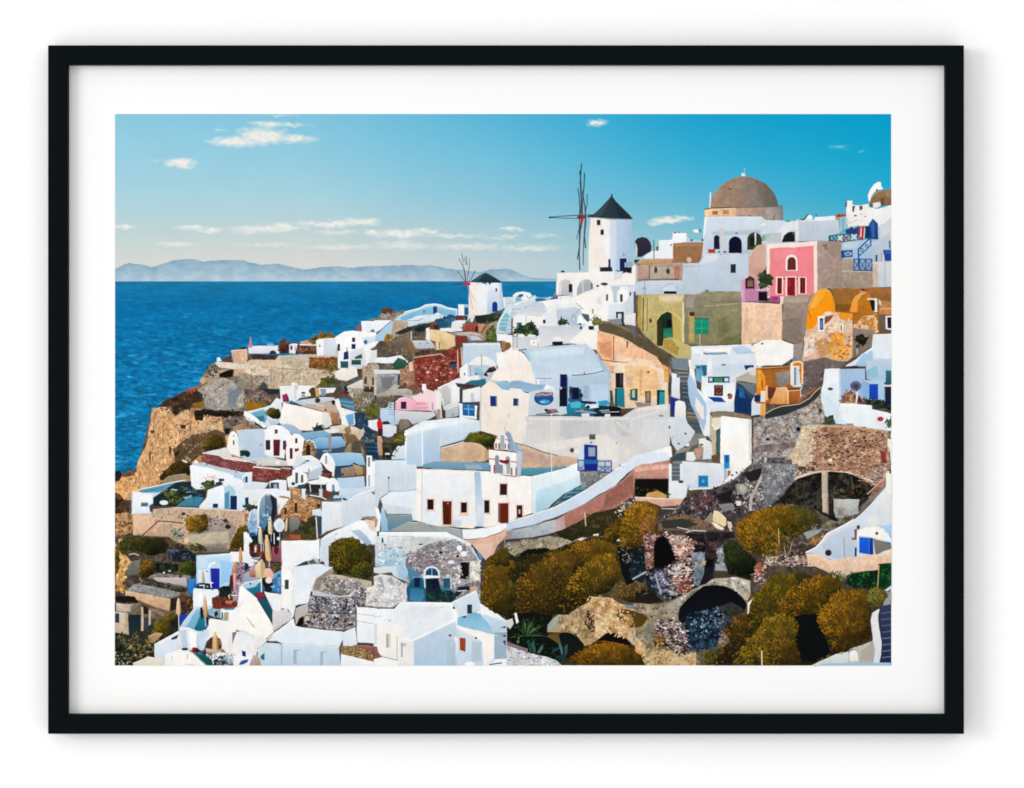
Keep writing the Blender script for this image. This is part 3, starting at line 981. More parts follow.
fB 6c6a3c 4 688,430 712,395 738,410 742,450 720,465 690,455
fS 8f8a4c>3c4426 40,1.0 688,430 712,395 738,410 742,450 700,460
<
pP c9d0dc>dfe1e2 270,475 640,470 560,560 500,620 260,650
nP 9aa3ae 425,562 480,592 430,575
nP 14161a 372,604 456,602 456,632 372,632
pP eaeaea 380,570 425,560 500,600 460,600 370,602
nE a9b3c4 540,420 20,36
pE c9d2df 540,425 12,26
nL 8a94a2 5 555,380 600,340
nL 8a94a2 5 560,300 620,350
pP f5f4f0 565,410 595,390 622,420 628,470 570,465
nE 23262c 598,495 10,14
nE 2c2e34 590,465 12,8
nP 5c6470 600,380 660,390 670,440 650,450 620,420
nP 252a30 655,480 700,480 690,515 660,512
pP eef0f0 700,480 735,470 740,520 700,520
pP f5f1ea>f2ebe4 510,620 580,545 640,510 730,510 722,670 660,660 600,625
O =stairs2 exterior_stair | printed white stairs at the left of the barrel vaults
pP d3dfe6>bccfdc -5,400 60,320 140,285 230,250 250,290 160,330 90,400 50,420 50,540 -5,550
nL 8fb0c4 6 0,420 60,400
nL 8fb0c4 6 0,450 50,445
nL 8fb0c4 6 0,480 45,478
nL 8fb0c4 6 0,510 45,508
nL 8fb0c4 6 0,535 45,532
nL 9ab9ca 6 30,385 90,375
nL 9ab9ca 6 60,350 130,345
nL f2f3f2 16 0,370 60,320 130,285 240,245
O =lilh house | printed small white houses by the sea horizon
pP d5dfe6>c6d3de -5,255 60,250 240,255 380,250 345,275 230,250 120,290 40,330 -5,380
pP eef0f0 60,240 90,215 140,208 200,220 215,245 190,260 170,240 120,232 80,260 80,295 60,290
nP 2c3c48 105,235 130,228 150,232 120,245
pP f0f2f2 130,255 150,235 170,240 178,270 130,280
nP 79b4cc 85,260 125,250 125,285 85,290
nL 7fa8bc 10 250,262 345,256
O =vault2 house | printed large white house with a blue barrel roof
pP aecbdf>b6cfe2 115,675 300,650 520,630 610,625 660,650 710,700 760,760 790,800 790,1000 200,1000 190,760 150,690
pP c4dae8>b0cce0 150,685 520,640 600,632 640,650 400,670 200,700
pP f3f0ea>efe6de -5,690 50,668 100,670 150,700 190,760 210,800 -5,800
pP c9cfd8>dcdcdc 60,565 260,560 260,650 100,670 60,665
pP f0efed -5,545 60,555 62,670 -5,690
nP 8a6a38 -5,605 40,610 52,640 30,665 -5,680
pP f6f4f0 190,595 255,585 258,640 200,640
nE c8583c 228,612 7,6
nR a8a4a8 60,570 70,655
nR b0acb0 88,575 100,655
pP cad4e2 115,590 185,580 190,650 120,660
# ===== row 365: tiles 505, 635, 765
T 505 365
O =barrel house | printed large white house with a blue barrel roof and terrace
pP bcd2e4>ccdcea 170,-130 640,-170 700,-110 790,-10 830,60 830,120 240,120 200,0
pP c4d8e8 210,0 800,0 800,30 400,60 240,100
pP a0bcd4>acc6da 700,-110 790,-10 830,60 830,110 780,100 760,20
pP d4e4ef>c4d8e8 180,-110 500,-150 640,-150 620,-80 420,-60 230,-20
pP f6ede4>eee6e0 -5,-90 60,-120 110,-110 170,-60 205,0 245,120 240,160 120,130 -5,125
pP b8cede>aac4da 520,80 690,65 820,45 830,300 500,310 500,85
pP ccd8e6>c0cfe2 385,60 430,35 500,60 510,380 430,400 380,380
pP c2d2e4 250,110 400,100 430,170 420,380 250,200
nL 5c6670 7 525,82 620,76 700,65 780,45
nL 74808a 5 245,105 370,105
nR 5c6670 620,52 628,76
pR eef2f4 250,112 272,165
pP 8fb0cc>9cbad4 -5,125 120,122 240,150 330,155 380,190 250,215 150,215 120,190 -5,185
pP eef1f4 330,150 385,170 400,200 300,190
pP f1e9de>e9e0d4 -5,190 60,180 130,190 150,215 190,225 190,430 120,700 20,560 -5,500
pP cfd6e2>c4ccd9 185,215 300,190 425,200 430,390 180,400
nR d8d2c8 20,380 40,420
> sign | oval painted sign
nE 1d5c9c 306,264 78,54
nP 8e6a76 240,225 300,212 380,215 380,240 300,250 240,250
nL f0e8e8 4 250,240 290,228 320,238 370,226
nE 48a6c4 312,288 44,18
nE a8dce0 300,292 20,7
nL 0f3868 4 235,262 260,305 306,316 355,304 382,262
<
> window
nR 2a3c6a 64,262 106,322
nR 7a8094 96,262 108,322
> door
nR 16204c 432,72 490,180
nR 141a30 428,180 492,328
nL 50649c 4 436,76 436,176
nE c8ccd4 440,182 9,12
<
nR 93a8bc 490,90 500,330
nR a0b4cc 615,160 660,270
> window
nP 3a5a84 505,165 560,180 600,190 610,290 505,292
nR 121c3c 528,175 584,270
nE 2c3448 600,240 16,20
nE 2c3448 516,205 12,25
nE 2a6c8c 512,275 16,20
< 
nE c0a8a8 705,150 8,10
pP bfd3e8 660,150 820,140 820,320 680,330
> terrace_tables
nP 2a93b0>1a7a98 500,300 560,280 620,290 640,330 600,390 490,395 480,340
nP 5ab8cc 510,300 570,285 610,300 590,340 520,340
nP 20284a 590,280 720,290 720,305 650,308 600,300
nP 3aa0c0 730,285 800,275 830,300 800,320 740,320
nP 173c52>16303c 680,320 760,318 900,330 920,400 690,405 660,350
nP 1c7090 560,345 700,340 700,400 560,400
nP e8eaee 640,305 730,315 740,335 660,345 630,325
nE 1b2c50 655,330 16,14
nP dde4e8 600,380 665,378 665,405 602,405
nP dde8ea 785,385 830,385 830,408 785,408
nL c8b8a8 7 555,362 640,368 720,378
nL b0c0c0 7 745,360 860,352
nP 10191f 815,325 915,335 910,400 830,400
nL d8ccc0 5 760,372 900,368
nE a89080 605,356 16,10
nP 6a5468 310,352 400,345 425,375 330,385
nE b8707c 380,358 22,14
nE 2c3c34 325,355 16,12
nL 2c3038 7 245,390 360,380
<
O =curvew garden_wall | printed ochre wall with green doors right of the blue barrel roof
mP ecd8c0>e4cbb0 825,-20 1024,-20 1120,-10 1280,40 1290,310 1024,340 925,345 860,320 840,180 830,60
mP f0c898 940,0 1110,0 1200,40 1230,240 1000,280 950,200
mP d8b898 940,60 1024,80 1010,190 950,180
mP cfae90 820,0 870,0 860,60 830,60
mP e0a868 1250,0 1290,20 1290,140 1255,130
mP d8b088 1060,30 1090,40 1080,240 1050,200
> door
nR 241c24 870,62 934,180
nR 4a3c40 900,70 930,160
nP 2a8a94>2a7a88 865,182 940,180 945,340 862,320
nP 145f68 865,182 885,182 885,330 862,320
> window
nP 2c5c62 985,192 1045,185 1045,285 985,275
nP b8c4ac 1000,200 1024,195 1024,260 1000,255
> window
nP 6a5848 1100,205 1150,205 1150,300 1105,300
nR a08c70 1112,215 1140,285
> door
nP 20383c 1195,195 1260,198 1258,315 1195,318
nP 2aa0a8>2492a0 1218,210 1256,212 1255,312 1212,318
<
nE 7a5c44 1128,55 12,10
mP 9a8c80 1024,290 1150,300 1150,320 1040,330
O =bigwall retaining_wall | printed long pale grey retaining wall
pP d0d0d2>dcd8d3 150,400 925,408 1024,340 1300,310 1300,650 1024,760 900,790 900,830 100,830 120,640 165,460
pP e3dfd9 180,410 1000,412 1290,330 1290,360 1000,440 190,440
pP c8c8cc 430,430 760,430 760,560 500,600 420,560
pP e4dfd8 180,620 500,580 640,560 800,540 900,600 900,780 750,780 700,600 560,650 300,690
pP d8d9dc 1080,420 1290,420 1290,620 1150,680 1060,600
mP c8ccd0 860,430 1000,420 1000,560 880,560
pP e6e2dc 1030,340 1290,305 1290,345 1030,372
pL e9e6e0 12 160,455 155,600
pL e3e0da 6 180,455 230,458
pL e2dfda 7 366,390 368,620 370,800
nE 8c8a8c 880,615 7,8
> vent
nR 6f6c60 662,545 714,588
nR 5a564c 670,560 710,584
nE 55524c 678,610 8,8
< 
nE 8c909a 1230,400 22,8
mP d6bca4>c8ab94 70,610 200,650 370,700 470,715 600,735 560,775 500,800 130,830 120,700
mP c4a898 130,650 360,720 360,800 130,800
nL 6c5c54 7 75,612 180,640 300,685 410,712
pP 8fb0c6>a4bcd6 -5,520 30,520 70,600 130,660 130,830 20,830 20,590
> wall_lamp
nE 7a6a5c 528,672 18,20
pP f0ead8 545,660 575,655 575,700 545,700
nE 3c3a3c 524,672 10,12
<
> door | blue door with a grey pane
nP 23388c>1b2f80 622,624 728,632 728,800 622,800
nR 98a8b8 656,648 712,720
nR 4a5cA0 620,650 630,790
<
pP d2e0ec 575,640 622,630 622,770 570,770
nR 2a6aa8 570,745 840,800
nR 8fb0c8 770,765 830,785
nR 2c86b0 738,760 762,790
pP c9dae8>b4cde0 920,790 1024,735 1030,800
pP f2f3f2 905,790 1024,720 1280,640 1310,640 1320,720 1290,740 1200,750 1130,770 1110,790 1060,800 1040,790 990,800
O =curve
O =stairs exterior_stair | printed grey stone stairs climbing between the ochre wall and white houses
T 635 365
nP 747a7c>5c646a 270,-30 420,-30 425,60 415,220 440,330 500,440 560,560 540,600 470,560 430,430 400,300 390,200 290,20
nP 7f8c94 285,-60 420,-50 420,30 300,30
nP 46545f 360,150 415,160 430,300 400,330 360,280
nP 4a5660 400,300 450,330 480,380 410,380
nP 7b7264 410,360 480,380 500,430 410,430
nP 56626a 405,430 500,440 530,520 500,540 430,500
mP 8a8a88 440,540 560,540 590,590 500,620 420,680 400,640 450,580
nL b0a490 5 330,30 420,36
nL a8a8a8 5 340,60 420,62
nL 9aa2a8 5 345,90 418,92
nL 8a949c 5 350,125 418,126
nL a8967c 5 405,375 470,380
nL a8967c 5 408,405 490,412
nL 3a464e 6 300,40 420,50
nL 3a464e 6 350,75 420,78
nL 3a464e 6 350,108 420,110
nL 3a464e 6 360,145 415,146
nL 8c979c 4 370,180 418,184
nL 8c979c 4 370,215 420,218
nL 8c979c 4 380,250 426,254
nL 8c979c 4 420,345 450,350
nL 3c4448 5 410,395 485,398
nL 3c4448 5 420,460 510,466
nL 3c4448 5 440,495 525,500
mP a39c90>85827c 320,680 430,640 520,600 590,640 600,720 660,790 290,790
mP 6b6150 410,680 450,630 510,610 500,650 440,690
nP 44525c 320,700 400,680 400,750 290,760
nL 4c545c 6 340,755 600,750
O =whitedoor house | printed white pillar and curved wall beside the stairs
pP e3e6ec>d8dce4 290,100 355,98 355,270 285,250
pP eceef0 290,60 330,70 330,100 290,105
nP c8a890 270,0 290,60 290,100 270,60
nP 243a94>20358a 278,260 340,262 330,285 315,300 310,400 285,390
pP f0efec>e4e2de 315,290 350,278 390,290 402,330 402,410 310,410
pP d8dde6>c8cfdb 258,410 400,405 415,460 460,510 475,530 440,590 400,640 330,680 290,620 262,500
nE 3c5470 398,540 10,10
nE 6c7480 345,620 12,8
nE 5a5a50 272,490 8,14
nE c0b8a8 300,570 8,8
pP eeefee 400,620 430,615 425,640 400,640
pP e9e7e4>dfe0e4 405,690 460,680 480,740 460,760 400,755
mP b89480 470,660 530,650 530,720 500,745 480,740
pP e9ebea>d4dae0 500,580 560,575 600,610 620,700 620,740 530,745 540,650 505,630
nE 3a3838 524,628 14,8
mP c8b8a0 575,560 590,400 680,400 680,470 640,500 640,700 610,720 600,600
pP f1ebe2 600,430 670,410 670,500 630,520 600,480
nP 5a4440 565,560 590,575 580,600 555,585
mP 6a5648 600,710 670,700 670,790 600,760
nR 3c7078 646,520 668,690
O =curvet garden_wall | printed white curving parapet wall along the stairs
pP f4f3ef>eaeaea 420,-40 460,-40 470,60 490,180 560,250 590,300 590,560 540,560 500,440 450,330 418,230 415,120 430,60
pP b5cbe2>a6c0dc 430,70 470,120 500,210 560,300 560,460 540,520 500,430 440,320 418,230 415,120
pP efe8da>ece6e0 480,250 540,330 545,430 520,430 470,330
pP e3e8ee 560,250 600,290 590,420 560,400
O =rosette house | printed white house with a square rosette and green window boxes
pP dbe2ec>cfd8e6 440,-80 620,-80 950,-90 960,30 800,110 790,280 860,360 590,370 560,250 520,220 530,90 560,0 440,40
pP 5c9cb8>84b8cc 475,0 560,0 560,60 530,100 540,150 480,120
nP 2a6c90 520,0 565,0 565,80 540,90
nE 24506c 500,20 18,8
pP f0efee>e6e6e8 565,-40 610,-30 610,90 565,90
pP edeff2 525,85 580,95 580,140 750,140 790,100 795,280 760,300 590,290 550,250 520,200
pP ccd5e6 600,0 860,-20 860,60 780,90 610,90
nP 7a8084 680,-8 715,-8 715,6 680,6
> balcony
nR 2c4c6c 575,92 745,140
nR 3c9464 622,100 690,135
nR c8dae4 584,100 610,128
nR d4e0e8 704,102 736,130
nL 1a3c5c 4 575,95 745,92
<
> rosette_panel
nR 3c2c30 622,156 694,244
nR 9c6c5c 636,172 680,230
nE 4c2428 658,200 20,24
nE a84838 658,200 9,10
nL c8b8b0 3 630,165 686,165
<
nP 20459c>1c4a8c 570,250 680,252 720,295 620,290
pP e5e9f0>d8dfe9 590,300 700,292 775,280 780,370 590,370
> flower_pot
nP a85a50 725,232 772,232 762,270 735,270
fE 3a5038 745,232 14,8
<
nR 22386c 860,0 935,20
nP 22386c 862,10 930,0 870,45
O =awningh house | printed house with a pale awning and deep blue gate
pP c8bfa8>b6b0a0 790,100 960,20 990,10 960,150 850,130 800,130
nL a09880 4 820,100 950,60
pP dcd6c8 900,50 990,0 1000,10 960,90 900,80
nP 7d858a>6a737c 790,130 950,150 950,250 850,180
nP 3c4c5c 800,135 850,160 940,260 920,270 800,200
> gate
nP 1d3a6a>123a68 795,180 850,200 920,270 915,390 780,370 780,280
nP 2a66a0 820,170 850,180 870,260 820,260
nL 0c2248 4 830,270 830,370
nL 0c2248 4 870,275 870,380
nE 3c7cb0 832,228 12,14
<
nP e8922c>de8a28 965,30 1030,20 1030,200 950,240 960,120
pP e2e2ea>d0d8e4 950,220 1000,210 990,390 915,400 918,290
nR 1c3c70 938,236 986,290
nP f0b060>e8a860 990,200 1030,190 1030,400 985,400
nR c8c4cc 988,170 1000,250
O =rightcube house | printed white cube house with a blue shutter and brown flat roof
mP 8a7c68>948676 600,370 650,360 720,365 800,375 915,405 920,425 700,405 600,420
pP f7f5f0>f3f0eb 680,400 915,428 920,770 900,810 700,810 670,770 672,450
pP e8dcc8 600,420 680,410 680,470 640,500 600,460
pP dcd8d8 890,430 918,430 920,760 895,750
pP faf8f4 690,430 880,440 880,600 690,580
> shutter
nR 2a80c4 700,706 746,800
nR 1b60a4 712,712 736,800
<
T 765 365
O =orangel house | printed orange terrace house with a white-framed window
T 745 350 14.587
mP b06c2c>b8642c 160,260 660,250 700,200 860,170 1040,180 1040,560 860,700 780,780 160,780
mP a86420>9c7848h 230,290 660,270 660,520 480,540 420,560 330,500 290,380
mP a09088>8c8480 440,330 660,300 650,500 520,540 460,470
mP 9098a4>848c98 570,350 640,340 640,440 590,460
nL 6c3c14 10 230,285 440,272 660,262
nL f0c08c 5 240,262 440,250 660,240
mP e89c34>e08c24 165,300 200,280 240,290 290,400 310,520 300,600 240,640 160,640
mP f0b060>e8a044 180,300 225,330 230,450 220,560 170,580
nP 8c4c10 240,450 262,440 262,570 245,560
mP 7c4428>5c3028 330,530 460,540 430,640 390,700 340,730
mP f0c898>e8b070 300,540 330,520 340,730 300,740
mP e8b888>e0a060 460,550 600,540 640,600 640,790 360,790 390,720 420,660
mP eaa868>d88c48 560,600 630,600 630,790 560,790
mP f4dcc0>ecc090 450,545 600,535 610,560 470,575
mP e4a468>d89050 400,690 480,680 560,790 360,790
pL f8dcb8 10 615,560 628,790
mP b4703c>a05c2c 640,620 800,600 780,780 640,790
mP 6c5044 620,550 800,545 800,580 625,585
pL f8d8b0 9 620,600 800,585
mP 8c8078>787070 870,190 1040,180 1040,500 900,640 820,720 800,600 860,500
mS a89c90>6c6460 90,1.2 870,200 1040,190 1040,500 900,640 830,700 860,500
mP c07830 880,180 960,190 920,260 880,250
mP eaeaea>d4d4dc 800,560 860,520 870,620 800,700
> window
pP f4e4c8>ece0dc 660,200 700,170 800,160 840,175 850,200 850,540 700,540 660,500
nP d8861c 700,200 740,180 810,180 830,210 825,480 800,490 790,240 700,235
pR f0e8e8 690,235 790,530
nR 5c8c9c 714,250 745,515
nP b8d4e8>d0d8e8 740,250 780,250 785,520 745,515
<
nR 1c3060 140,655 222,755
pR e4dcd4 225,600 300,760
T 765 365
O =rockslope rock | printed grey rocky slope with an asphalt-dark curb
mP 7c6c68>6a5e5c 300,-30 470,-60 640,-20 600,20 460,50 440,130 400,180 330,220 280,240 280,200 320,120
mS 9a8c84>4a4048 120,1.1 300,0 470,-20 600,10 450,120 320,220 290,220
mP 9a9a9a>8a8884 -92,420 -10,400 120,400 300,330 440,180 480,240 470,450 420,480 290,490 250,620 230,800 -92,800
rP a8a09a>96908e -95,440 -10,430 180,400 260,480 280,600 240,800 -95,800
rP b4a89c 180,390 330,330 440,220 470,280 460,450 300,470
mS d0c8c0>5c5654 700,1.2 -85,430 200,400 440,230 470,440 290,480 240,780 -90,790
rP 7c7070>8c7c78 -90,640 240,600 240,650 -90,700
mS 2c2c38>4c4448 12,1.2 10,480 260,480 260,600 10,620
nE 1c1c28 262,505 18,18
nE 1c2430 20,585 16,12
nE 4a4c54 435,360 18,20
nP 3d3f3c>343a3a 0,385 60,350 130,325 270,310 350,270 400,215 430,180 445,190 435,230 400,270 330,320 250,355 160,395 100,405 0,425
nL c8b8a0 7 0,385 60,350 130,325 270,308 350,262 400,205 440,175
O =rw2 house | printed white house with a blue gate and a dark satellite dish
pP e4eff5>d8e8f0 470,30 585,25 590,330 640,470 560,460 480,400 440,280 440,200 455,150
pP f0f3f4 480,40 580,35 580,150 480,160
pP aebedf>9fb4dc 585,30 790,30 790,120 800,260 730,300 590,300
pP c3d4e6>a9c6dc 790,-40 1005,-60 1005,150 800,110
nP 98c4d8 800,40 880,0 900,100 800,100
pP b9d3e6>a6c6e0 740,120 940,110 945,290 800,280
pP 8fb6dc 760,110 830,140 820,270 760,260
> gate
nP 2450bc>1c48ac 820,150 892,148 892,275 820,270
<
> satellite_dish
nE 70748f 715,165 46,40
nE 585a74 712,168 34,28
nE 3c3c54 716,165 14,12
nL 2a2a3c 5 715,165 730,240
<
nE 4a4c50 515,188 22,12
nP 46323c 640,10 730,5 745,25 640,28
nE 2c2c34 700,15 26,10
nP 3a7c84>205c6c 950,40 1005,45 1005,150 950,150
nP e8ecec 935,155 1005,155 1005,170 935,170
nP 1c2c4c>141c2c 950,172 1005,170 1005,370 960,350 945,300
> plants
mP b09080>8a6a58 600,270 620,220 680,200 740,240 780,280 770,305 600,300
fS c8a070>5a2c38 70,1.6 600,270 640,210 700,210 780,270 770,305 600,300
nP 5c2c3c 690,250 720,220 760,270 770,300 730,290
pP e8e0e0 715,215 735,210 735,250 720,310 710,320
fP 2c3830>283028 780,265 940,280 980,340 900,340 800,310
fS 4a5a3c>1c2420 60,1.5 780,265 940,280 980,340 830,320
<
pP eff3f4>e2ecf0 590,300 700,302 770,312 840,320 850,350 960,370 1005,390 1005,520 880,515 640,475 590,400
pP f6f8f8 590,300 840,316 840,335 590,325
nR 3c3848 842,325 900,350
pP d9e7ee>cfe0e8 440,200 590,330 590,420 640,475 560,465 470,400
> flowers
nE b83c44 908,425 26,20
fB 4c5c48 3 930,440 960,425 1000,430 1005,485 960,488
fS 6c7c58>2c3c30 20,1.4 930,440 960,425 1000,430 1005,485 960,488
<
fB 3a4234 4 470,430 500,415 530,410 545,440 540,465 500,465 475,450
fS 5a6250>242c28 25,1.4 470,430 530,410 545,440 540,465 500,465
mP a08c80 640,460 690,460 710,485 650,485
nE 8a7468 775,492 25,7
O =brickwall stone_wall | printed rubble wall of brown and pink stones
mP d8c0a0>ccb498 290,480 400,470 560,470 800,500 950,520 960,800 150,800 240,640
sP c0987c>a8806c 400,500 560,480 800,505 985,520 985,1090 860,1080 700,950 560,870 400,850 350,700
mG dcb894>6c443c 1100,1.5 380,500 560,480 800,505 960,520 975,800 300,800
mG d8b898>8c6454 400,1.4 400,500 980,520 980,790 420,790
mG e8d8c0>b8a48c 300,1.3 240,640 300,490 400,480 360,790 160,790
mG 5a3038>3c2430 120,1.2 450,520 970,520 970,790 450,790
mP 8a3c3c 900,670 950,680 960,780 920,770
pP f2ead8 500,740 530,738 530,765 500,762
pP eeeee6 965,580 1005,585 1005,790 990,790 985,680 965,640
mP c4a68c 460,470 700,480 960,515 960,530 700,500 460,490
T 505 565
O =lowrock rock | printed tan eroded rock with round hollows
rP 6b5c40>3a3420 -10,0 1024,-20 1024,790 -10,790
nP 1a1e16>14180f -10,60 200,80 400,300 330,600 0,600
mP d8b888>c8a070 640,250 820,255 900,300 1030,340 1030,640 980,600 900,560 800,560 700,620 640,560 600,350
mP c4ac88>b09870 430,430 460,330 500,290 580,300 640,340 690,420 700,540 740,570 690,620 620,640 560,540 430,530 340,530
mP b8b8a8>a0a090 320,490 380,420 440,380 450,460 380,520 330,530
mP a08868>8c7858 560,300 640,350 690,440 700,540 640,580 560,500 600,420
mP e4c890 660,390 760,380 830,420 780,500 720,540 690,480
mP dcc0a0 880,480 1030,500 1030,640 1000,620 940,540
rP 6c5840 640,340 700,380 690,520 650,440
mS c8a878>8c6c48 90,1.1 440,330 1000,300 1020,520 640,620 400,500
mS e8ccac>a08464 420,1.5 640,260 820,260 900,320 1030,500 1030,620 900,560 720,600 640,560 600,350
mS d4bc9c>8c7450 300,1.5 430,430 500,300 580,300 640,340 700,500 740,570 640,630 560,540 430,530
nE 3c2818 715,290 10,8
nE 3c2818 798,322 8,8
nE 3c2818 832,335 8,6
nE 4c3018 740,425 9,8
nE 4c3018 780,450 8,6
nE 4c3018 828,500 10,9
nE 4c3018 852,485 6,6
nE 5c4020 635,462 9,10
nE 6c4428 1005,520 8,8
mP e0d4c8 390,330 430,300 470,310 440,350 400,380 385,360
mP 3c2c38 390,345 420,330 430,360 400,385
mP 5a4424 870,350 940,345 1030,360 1060,390 1100,420 1090,470 1030,510 970,500 920,450 880,400
mP a88030 940,390 1000,390 1010,470 960,490
nP 10181a>1c1c14 420,560 440,530 500,530 560,560 620,620 630,670 560,720 480,740
mP 6c5430 330,560 420,540 440,620 400,680 320,680
nP 120d0c 680,620 740,580 790,540 850,525 920,545 970,590 1000,650 900,660 780,620
nL 8c5028 6 700,605 780,600 860,610 980,640
mP 7c8890 920,320 1030,310 1030,345 960,345
fU 8c6c38>3c3018 160,1.5 880,180 920,140 980,125 1060,130 1110,170 1130,230 1080,300 980,300 890,260
O =lowcave cave_mouth | printed large low cave filled with dark blue rubble
T 635 565
rP 7c7668>6c6450 0,300 200,300 330,250 480,160 600,120 800,120 900,130 900,300 880,400 700,800 0,800
mP b4a488>a4906c 0,300 120,310 240,330 340,400 430,440 300,440 200,430 120,560 160,640 140,690 0,520
mP d8bc90>ccaa74 0,560 100,640 200,680 300,680 360,740 430,700 480,690 480,800 40,800 0,720
mP e4a870 0,600 60,680 60,740 0,700
mP 8c8878>787464 30,540 120,430 200,420 140,520 140,620 100,600
mP c4b8a4>a09888 230,330 330,260 450,170 560,130 620,110 700,90 800,95 910,125 910,240 880,300 800,200 700,160 560,155 450,210 370,300 330,400 270,400
mP e4dcd0 520,140 620,115 640,130 540,150
mP dcd8cc 740,95 800,100 805,130 750,125
mS d8c09c>9c8460 400,1.5 0,570 100,640 300,690 470,700 470,790 40,790
mS b0a48c>6c6450 400,1.5 0,300 240,330 340,410 120,560 140,690 0,560
mS dcd4c8>7c7870 300,1.2 330,280 560,140 700,100 900,140 880,280 700,150 450,200 300,380
mS b0a898>605c50 90,1.2 0,320 330,380 330,430 180,430 60,400
nP 0d0c0f>14202c 340,400 350,340 420,260 480,210 540,165 640,155 720,170 800,210 860,270 885,310 870,350 700,330 680,430 640,640 520,670 420,660 400,500 340,430
nP 1c2c3c>16283c 400,420 560,380 680,420 680,560 600,660 470,650
nP 34383a>4c4c40 650,330 760,290 870,350 860,400 700,400
mS 4c6c84>10202e 420,1.2 400,420 560,340 720,380 690,560 600,660 430,650
mS 8098a8>3c5468 60,1.2 560,340 690,360 650,480 560,500
mS b8c8d0>5c7c94 12,1.4 460,440 680,320 660,500 470,500
nP 2c2014>1c160c 160,480 200,440 260,425 340,440 400,500 440,600 430,660 390,700 320,690 260,640 150,640
mG d8ccc4>3c2c28 300,1.4 150,490 230,425 340,440 400,500 430,640 390,700 300,680 250,600 150,540
mG f4ecec>b8a0a0 40,1.4 170,470 340,440 400,520 410,640 330,600
mG c4a060>7c5828 50,1.3 150,540 240,560 260,630 160,640
nP 5a4418 0,370 60,380 105,415 60,480 0,500
nP 101820 -10,0 90,0 100,80 0,110
nP 1a1612>2c241c 0,190 130,200 230,290 100,310 0,290
mS 8c7450>2c2418 60,1.2 0,140 110,150 130,230 0,240
mL a8acb4 12 0,130 100,92
mL b0b4bc 9 172,50 205,210
mP a8b0b8>98a0a8 600,-20 740,20 730,50 600,40
nP 1c1c18 480,-20 560,-10 540,20 490,25
mP b48878 480,60 560,20 550,60 500,110
mP c8b890 550,20 568,30 565,110 550,110
nP 4c4434 520,60 740,50 760,100 600,110 520,120
mP 1a1e12 760,-20 930,-20 920,120 800,90
fS 3c4424>14180c 90,1.2 760,-20 930,-20 920,120 800,90
mP b8604c 940,-20 1000,-20 990,90 950,90
mG ecd8cc>8c5c50 60,1.3 920,0 1030,0 1030,180 930,130
mG c8a8a0>6c4c4c 24,1.4 670,520 720,520 720,630 670,630
# ===== row 465: tiles 505, 635, 765
T 505 465
O =terrace house | printed white house with red-framed windows and stepped parapet below the long grey wall
mP 9a9a94>707478 580,50 840,50 780,110 720,160 650,190 600,180
mS b8b8b4>50585c 60,1.2 590,60 800,60 660,180 600,180
pP f5f2ee>f3ece6 -5,85 80,80 215,90 215,380 100,420 -5,460
pP 6aa0b0>4a90a0 130,20 500,0 480,30 360,60 215,85 130,80
mP cdb29c 150,-30 520,-30 500,10 360,20 130,25
pP eef4f6>c8e0ec 215,88 500,20 520,0 580,-20 600,160 460,220 340,340 240,390 215,380
pP d5eaf2>a4cade 240,200 590,80 598,160 460,230 340,330 240,385
pL e0e0de 6 366,-160 368,60 372,200
pL f8f7f4 6 215,90 360,62 500,20
> window
pR e8c0b0 84,308 150,424
nR 3c1a20 92,316 136,416
nR c8c8d0 106,350 120,385
> window
pR e8b8a8 -10,130 20,250
nR 7a2c2c -10,140 10,245
> door
pR e8b8a8 -30,290 34,455
nP 8c2a18 -20,300 22,300 20,448 -20,455
O =smallstair exterior_stair | printed shadowed stairs below the blue door
pP 4c7484>2c5468 300,375 380,320 440,260 500,210 560,175 640,165 640,200 560,250 470,300 380,350 300,385
nL 7cb8c4 5 400,300 470,290
nL 7cb8c4 5 460,255 530,245
nL 7cb8c4 5 500,220 580,215
nL 7cb8c4 5 560,190 630,185
nL 184860 5 380,330 440,315
nL 184860 5 440,275 500,270
nL 184860 5 520,235 560,235
O =blrail stair_railing | printed blue railing beside the blue door
pP b8c8dc>a0b0c0 570,-40 622,-40 622,45 572,42
pP c8d0d8>a8b0b8 732,-40 838,-40 838,60 732,50
nL 20549a 8 570,-38 622,-38
nL 20549a 8 572,42 622,42
nL 20549a 8 575,-38 575,44
nL 20549a 8 732,-30 838,-30
nL 20549a 9 732,55 840,58
nL 20549a 9 838,-30 838,60
nL 20549a 7 788,-30 788,56
nL 20549a 6 732,12 838,14
nR 1b2f88 622,-10 732,48
nL 20549a 5 740,10 790,45
nL 20549a 5 790,10 740,45
nL 20549a 5 790,10 832,45
nL 20549a 5 832,10 790,45
nL 20549a 5 575,10 618,35
nL 20549a 5 618,10 575,35
O =longwall garden_wall | printed long curving wall with a white coping running down to the left
mP c08f84>a87468 400,430 540,350 640,300 800,210 940,110 1024,20 1024,-60 1300,-60 1300,110 1024,110 1015,240 860,340 700,380 560,460 400,530
mP b88070 560,380 740,290 740,370 640,380 560,450
mP 9c6a5c 800,220 1010,60 1015,230 860,330 740,370
mP b8bcc8>a8a8b0 0,515 200,480 400,430 400,530 330,550 60,600 0,600
mP c8a8a4 400,430 470,400 480,500 400,530
mP a89490 -10,515 60,520 60,600 -10,610
mP 3c3c40 0,590 60,580 200,570 400,530 400,555 180,585 0,612
pP dde6f2>c4d2e6 -5,460 100,430 230,390 390,335 500,280 640,200 760,120 860,50 930,0 980,-50 1100,-100 1290,-110 1300,-40 1040,10 960,70 860,170 740,235 640,300 500,370 380,420 200,480 0,520
pL eef2f6 7 -5,458 100,428 230,388 390,333 500,276 640,196 760,116 860,46 940,-10
